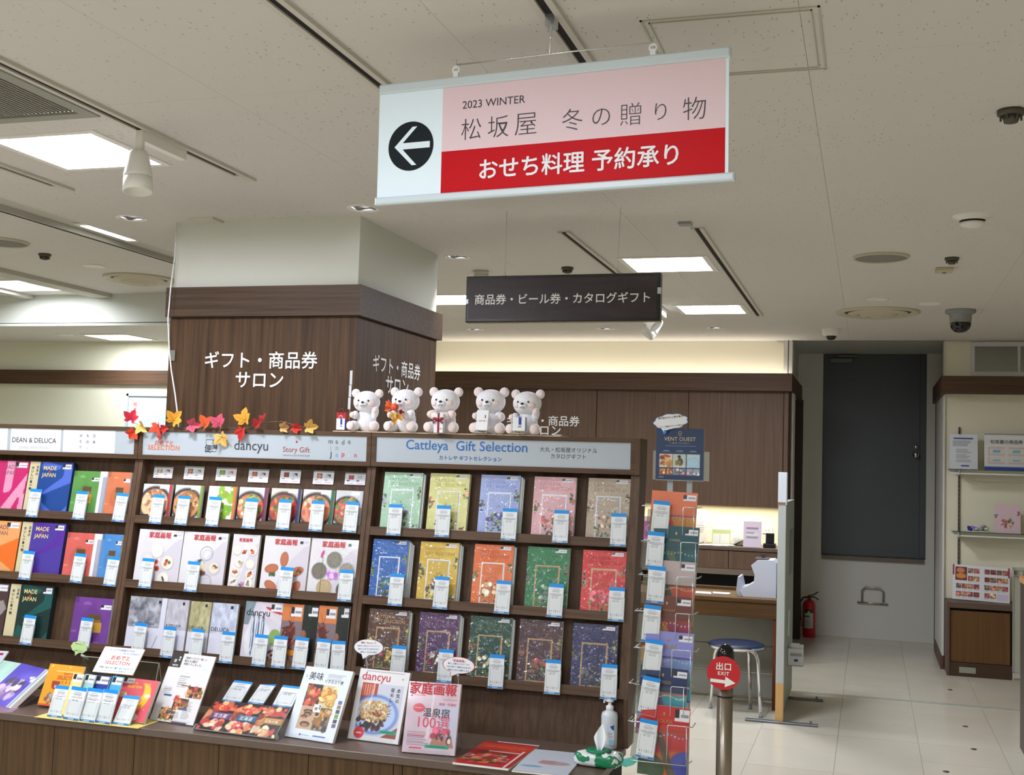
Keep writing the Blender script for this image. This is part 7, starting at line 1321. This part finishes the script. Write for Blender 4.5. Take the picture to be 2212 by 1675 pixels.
mb = MB(); mb.tube([(-.012, 0, .385), (-.06, 0, .375), (-.085, 0, .33), (-.082, 0, .2), (-.075, 0, .12)], .008, 8); mb.obj('hose', M_BLACK, t); mb = MB(); mb.lathe([(.012, .10), (.009, .15)], 12, (-.075, 0, 0)); mb.obj('nozzle', M_GREYP, t); mb = MB(); mb.ell((-.01, 0, .42), (.014, .01, .018), 10, 8); mb.obj('yellow_pin', mat('pin_yellow', (226, 214, 130), .5), t)
a, b_ = ony(1853, 1300, 12.03), ony(1917, 1300, 12.03); t = thing('step_handle', 'chrome fold-down step rung on the wall under the grey door', 'handle', ((a[0] + b_[0]) / 2, 12.04, a[2])); w_ = (b_[0] - a[0]) / 2
mb = MB(); mb.box(-w_, w_, -.02, 0, -.018, .006); mb.tube([(-w_ - .006, -.014, -.006), (w_ + .004, -.014, -.012)], .009, 10); mb.obj('hinge_bar', mat('handle_steel', (170, 168, 160), .25, .9), t)
mb = MB(); q_ = w_ * .72; mb.tube([(-q_, -.02, 0), (-q_, -.028, .11), (-q_ + .03, -.03, .145), (q_ - .03, -.03, .14), (q_, -.028, .11), (q_, -.02, 0)], .009, 10); mb.obj('rung', MATS['handle_steel'], t)
# ================================================================== RIGHT WALL DISPLAY
sp = thing('shelf_standard', 'slotted metal upright on the cream wall carrying the glass shelves', 'shelf support'); p = ony(2072, 1000, 10.49); zt_, zb_2 = ony(2072, 925, 10.49)[2], ony(2072, 1222, 10.49)[2]
mb = MB(); mb.box(p[0] - .008, p[0] + .008, 10.488, 10.4985, zb_2, zt_); mb.obj('rail', mat('standard_brown', (110, 98, 84), .4, .6), sp); mb = MB(); z = zb_2 + .02
while z < zt_: mb.box(p[0] - .003, p[0] + .003, 10.4865, 10.488, z, z + .018); z += .035
sl_ = mb.obj('slots', M_DARK, sp)
for u, v, y, lb in ((2050, 1013, 10.26, 'upper clear glass shelf on the cream wall, right side'), (2057, 1148, 10.26, 'lower clear glass shelf on the cream wall, right side')):
    p = ony(u, v, y); t = thing('glass_shelf', lb, 'shelf', (0, 0, p[2]), group='glass wall shelves'); mb = MB(); mb.box(p[0], 1.9, 10.26, 10.49, -.006, 0); mb.obj('glass_plate', M_GLASS, t)
    mb = MB(); mb.box(p[0], 1.9, 10.258, 10.26, -.006, 0); mb.obj('green_edge', mat('glass_edge', (60, 84, 76), .2), t)
    mb = MB(); mb.bbox(p[0] + .01, 1.9, 10.28, 10.295, -.042, -.028, .002); mb.obj('front_rail', mat('rail_white', (226, 230, 232), .3, .3), t)
    mb = MB(); mb.box(.695, .703, 10.27, 10.49, -.05, -.006); mb.obj('bracket', M_ALU, t)
zs1 = ony(2050, 1013, 10.26)[2]; zs2 = ony(2057, 1148, 10.26)[2]
prop('notice_placard', 'white notice placard with blue heading on the upper glass shelf', 'notice', 2052, 2112.5, 936.5, 1011, 10.36, (214, 218, 224), None, tilt=.1, zfoot=zs1, fn=lambda cv: (cv.rect(.12, .86, .84, .91, (40, 60, 140)), cv.lines(.1, .62, .9, .82, 5, (80, 84, 96)), cv.lines(.22, .2, .8, .58, 10), cv.rect(.4, .08, .7, .11, (70, 90, 160))))
t = prop('voucher_board', 'white sign board showing four gift vouchers on the upper glass shelf', 'sign', 2126.5, 2240, 935.5, 1011.8, 10.36, (222, 222, 220), None, tilt=.08, zfoot=zs1, fn=lambda cv: (cv.rect(0, .97, 1, 1, (40, 50, 110)), cv.rect(0, 0, 1, .1, (40, 76, 160)), [(cv.rect(x, y, x + .34, y + .2, (206, 186, 186)), cv.rect(x + .02, y + .025, x + .32, y + .175, (222, 216, 210)), cv.rect(x + .1, y + .08, x + .24, y + .12, (120, 180, 206))) for x in (.07, .45) for y in (.18, .42)], cv.rect(.84, .6, 1, .9, (120, 190, 220))))
wb_ = ony(2240, 935, 10.36)[0] - ony(2126.5, 935, 10.36)[0]; hb_ = ony(2126, 935.5, 10.36)[2] - zs1; text('松坂屋の商品券', BK, t, -wb_ * .07, hb_ * .77, wb_ * .62, y=-.0014, weight=.01)
prop('pink_gift_catalogue', 'pale pink framed-flower catalogue on the lower glass shelf', 'catalogue', 2148, 2205, 1092, 1150, 10.36, (222, 190, 198), None, tilt=.12, zfoot=zs2, fn=lambda cv: (cv.frame(.2, .15, .8, .75, .035, (206, 206, 214)), cv.dots(.5, .35, .22, .16, [(190, 110, 110), (222, 180, 160), (90, 110, 60), (150, 70, 70)], 30, (.03, .07)), cv.dots(.08, .6, .06, .06, [(90, 110, 70)], 6, (.03, .05)), cv.dots(.92, .7, .05, .08, [(150, 90, 90)], 6, (.03, .05))))
p = ony(2113, 1149, 10.33); t = thing('artificial_flowers', 'small violet and white artificial flowers lying on the lower glass shelf', 'flowers', (p[0], 10.34, zs2)); r_ = random.Random(5)
for i, c_ in enumerate(((60, 50, 150), (150, 150, 200), (206, 200, 206), (170, 170, 150), (206, 206, 190))):
    mb = MB(); cx_ = -.06 + i * .03
    for k in range(9): mb.ell((cx_ + r_.uniform(-.015, .015), r_.uniform(-.02, .02), .015 + r_.uniform(0, .045) * (1 - abs(i - 2.5) * .2)), (.011, .009, .011), 8, 6)
    mb.obj('blossom', mat('blossom_%d' % i, c_, .7), t)
mb = MB(); mb.tube([(-.02, 0, .01), (.06, -.01, .012), (.09, -.01, .008)], .002, 5); mb.obj('stem', mat('stem_green', (110, 120, 70), .6), t)
lc = thing('low_cabinet', 'low wooden cabinet under the glass shelves at the right', 'cabinet'); x0, y0 = .606, 10.157; zt_ = .588
mb = MB(); mb.bbox(x0, 1.15, y0, 10.49, zt_ - .045, zt_, .002); mb.obj('top_board', wood('cab_top', (92, 74, 62), (104, 86, 74), 'x', .45), lc); mb = MB(); mb.box(x0, x0 + .02, y0 + .003, 10.49, 0, zt_ - .045); mb.obj('side_board', MATS['cab_top'], lc)
mb = MB(); mb.bbox(x0 + .024, 1.08, y0 + .02, y0 + .04, .112, zt_ - .065, .002); mb.obj('door', wood('cab_door', (92, 64, 34), (108, 78, 44), 'z', .5), lc); mb = MB(); mb.box(x0 + .02, 1.15, y0 + .01, 10.4, 0, .11); mb.obj('plinth', mat('cab_plinth', (64, 42, 26), .5), lc)
mb = MB(); mb.box(x0 + .02, 1.15, y0 + .045, 10.45, .11, zt_ - .046); mb.obj('interior', M_DARK, lc)
a, b_ = ony(2072, 1454, y0), ony(2108, 1444, y0); mb = MB(); mb.box(a[0], b_[0], y0 + .007, y0 + .01, a[2], b_[2]); mb.obj('plinth_label', mat('label_grey_green', (150, 152, 134), .4), lc)
a, b_ = ony(2057, 1290, 10.34), ony(2181, 1297, 10.34); w_ = b_[0] - a[0]; h_ = .288
M = Matrix.Translation(((a[0] + b_[0]) / 2, 10.34, zt_ + .004)) @ Matrix.Rotation(.03, 4, 'Y') @ Matrix.Rotation(-.28, 4, 'X')
t = thing('open_catalogue', 'open food catalogue with rows of small photos propped on the low cabinet', 'catalogue', M=M)
for sd_, nm in ((-1, 'left'), (1, 'right')):
    cv = Cv(w_ / 2, h_, 60, (222, 220, 224), 270 + sd_)
    FC = [(190, 110, 90), (150, 70, 60), (206, 150, 110), (130, 110, 90), (170, 90, 100)]
    for r0 in range(4):
        for c0 in range(4):
            if sd_ == -1 and r0 >= 2 and c0 < 2: continue
            if sd_ == 1 and r0 == 0 and c0 > 1: continue
            x, yq = .12 + c0 * .21, .1 + r0 * .225; cc = FC[(r0 * 3 + c0 * 2) % 5]; cv.rect(x, yq, x + .19, yq + .14, tuple(c * .75 for c in cc)); cv.blobs((x + .03, yq + .03, x + .16, yq + .11), [cc, tuple(min(255, c * 1.4) for c in cc)], 4, (.03, .06)); cv.rect(x, yq - .04, x + .15, yq - .03, (170, 170, 176))
    if sd_ == -1: cv.rect(.1, .55, .5, .94, (110, 60, 40)); cv.ell(.28, .84, .14, .1, (206, 130, 100)); cv.ell(.3, .68, .18, .1, (214, 140, 60)); cv.rect(0, .7, .06, 1, (150, 40, 110))
    else: cv.rect(.56, .04, .96, .24, (206, 196, 214)); cv.rect(.94, .72, 1, 1, (150, 40, 110))
    o = cv.obj('page', t, PAPER, (sd_ * w_ / 4, -.004, 0)); mb = MB(); mb.box(sd_ * w_ / 4 - w_ / 4, sd_ * w_ / 4 + w_ / 4, -.0035, .0015, 0, h_ - .002); mb.obj('page_block', mat('paper_block_225_222_215'), t)
mb = MB(); mb.box(-w_ * .3, w_ * .3, .002, .006, .0, h_ * .8); mb.box(-w_ * .3, w_ * .3, -.012, .006, -.003, 0); mb.obj('clear_rest', M_ACR, t)
# glass door panel and dark case cut by the right edge
a = ony(2187, 1400, 9.4); t = thing('glass_side_panel', 'narrow glass panel with metal clamps at the right edge, past the low cabinet', 'glass panel', (a[0], 9.4, 0)); w_ = ony(2204, 1400, 9.4)[0] - a[0]; zt_ = ony(2187, 1226, 9.4)[2]; zb_2 = .12
mb = MB(); mb.box(.005, w_ + .1, 0, .008, zb_2, zt_); mb.obj('glass', mat('frosted_glass', (168, 168, 152), .15), t); mb = MB(); mb.box(0, .008, -.004, .012, zb_2, zt_); mb.obj('edge_strip', M_ALU, t)
for z in (zt_ - .06, zb_2 + .02): mb = MB(); mb.bbox(.0, .07, -.02, .02, z, z + .04, .004); mb.obj('clamp', M_CHROME, t)
a = ony(2203.5, 1500, 7.1); t = thing('dark_display_case', 'dark case with wooden top cut by the right edge of the photo', 'display case', (a[0], 6.6, 0)); zt_ = ony(2206, 1245, 7.1)[2]
mb = MB(); mb.bbox(0, .5, 0, .5, .12, zt_ - .03, .004); mb.obj('body', mat('case_dark', (62, 54, 48), .4), t); mb = MB(); mb.bbox(-.004, .5, -.01, .51, zt_ - .03, zt_, .004); mb.obj('wooden_top', mat('case_top', (190, 140, 90), .4), t)
mb = MB(); mb.bbox(-.01, .03, .1, .14, .0, .34, .004); mb.obj('black_post', M_BLACK, t)
for yy_ in (.05, .4): mb = MB(); mb.lathe([(.001, -.012), (.03, -.012), (.03, .012), (.001, .012)], 18, (.03, yy_, .03), axis='x'); mb.box(.02, .05, yy_ - .01, yy_ + .01, .03, .13); mb.obj('castor', M_BLACK, t)
t = thing('white_carton', 'pale upright carton standing on the dark case at the right edge', 'box', (a[0] + .01, 6.75, zt_)); mb = MB(); mb.bbox(0, .2, 0, .1, 0, .2, .003); mb.obj('carton', mat('carton_pale', (206, 210, 214), .5), t)
# ================================================================== LEFT REAR: framed poster
a, b_ = ony(270, 850, 8.33), ony(420, 930, 8.33); t = thing('framed_whiteboard', 'white framed board on the far left wall behind the leaves', 'board', (a[0], 8.33, b_[2]), group=None); w_ = b_[0] - a[0]; h_ = a[2] - b_[2] + .2; t.location.z -= .2
mb = MB()
for q_ in ((0, w_, 0, .02), (0, w_, h_ - .02, h_), (0, .02, 0, h_), (w_ - .02, w_, 0, h_)): mb.box(q_[0], q_[1], -.02, .0, q_[2], q_[3])
mb.obj('frame', mat('board_frame', (190, 200, 210), .4), t); mb = MB(); mb.box(.02, w_ - .02, -.008, 0, .02, h_ - .02); mb.obj('board_face', mat('board_face_white', (206, 220, 226), .25), t)
text('祝ギフト', mat('ink_214_80_50'), t, .085, h_ - .15, height=.16, y=-.0105, vertical=True)
t.location = (a[0], 8.37, t.location.z)
p = ony(345, 925, 5.0); t = thing('round_dish', 'pale lilac half-round dish edge behind the orange leaf on the shelf top', 'dish', (ony(345, 925, 4.88)[0], 4.88, 1.7185)); mb = MB(); mb.ell((0, 0, .0), (.026, .012, .024), 20, 12); mb.M = None; mb.obj('dish_body', mat('dish_lilac', (206, 196, 214), .3), t)
p = ony(1205, 938, 4.8); t = thing('crumpled_tape', 'small scrap of clear tape at the right end of the cardboard strip', 'tape', (p[0], 4.80, 1.7222)); mb = MB(); mb.ell((0, 0, .003), (.022, .01, .003), 10, 6); mb.obj('tape_scrap', mat('tape_scrap_clear', (214, 214, 214), .25), t)
bpy.data.scenes.remove(TS)
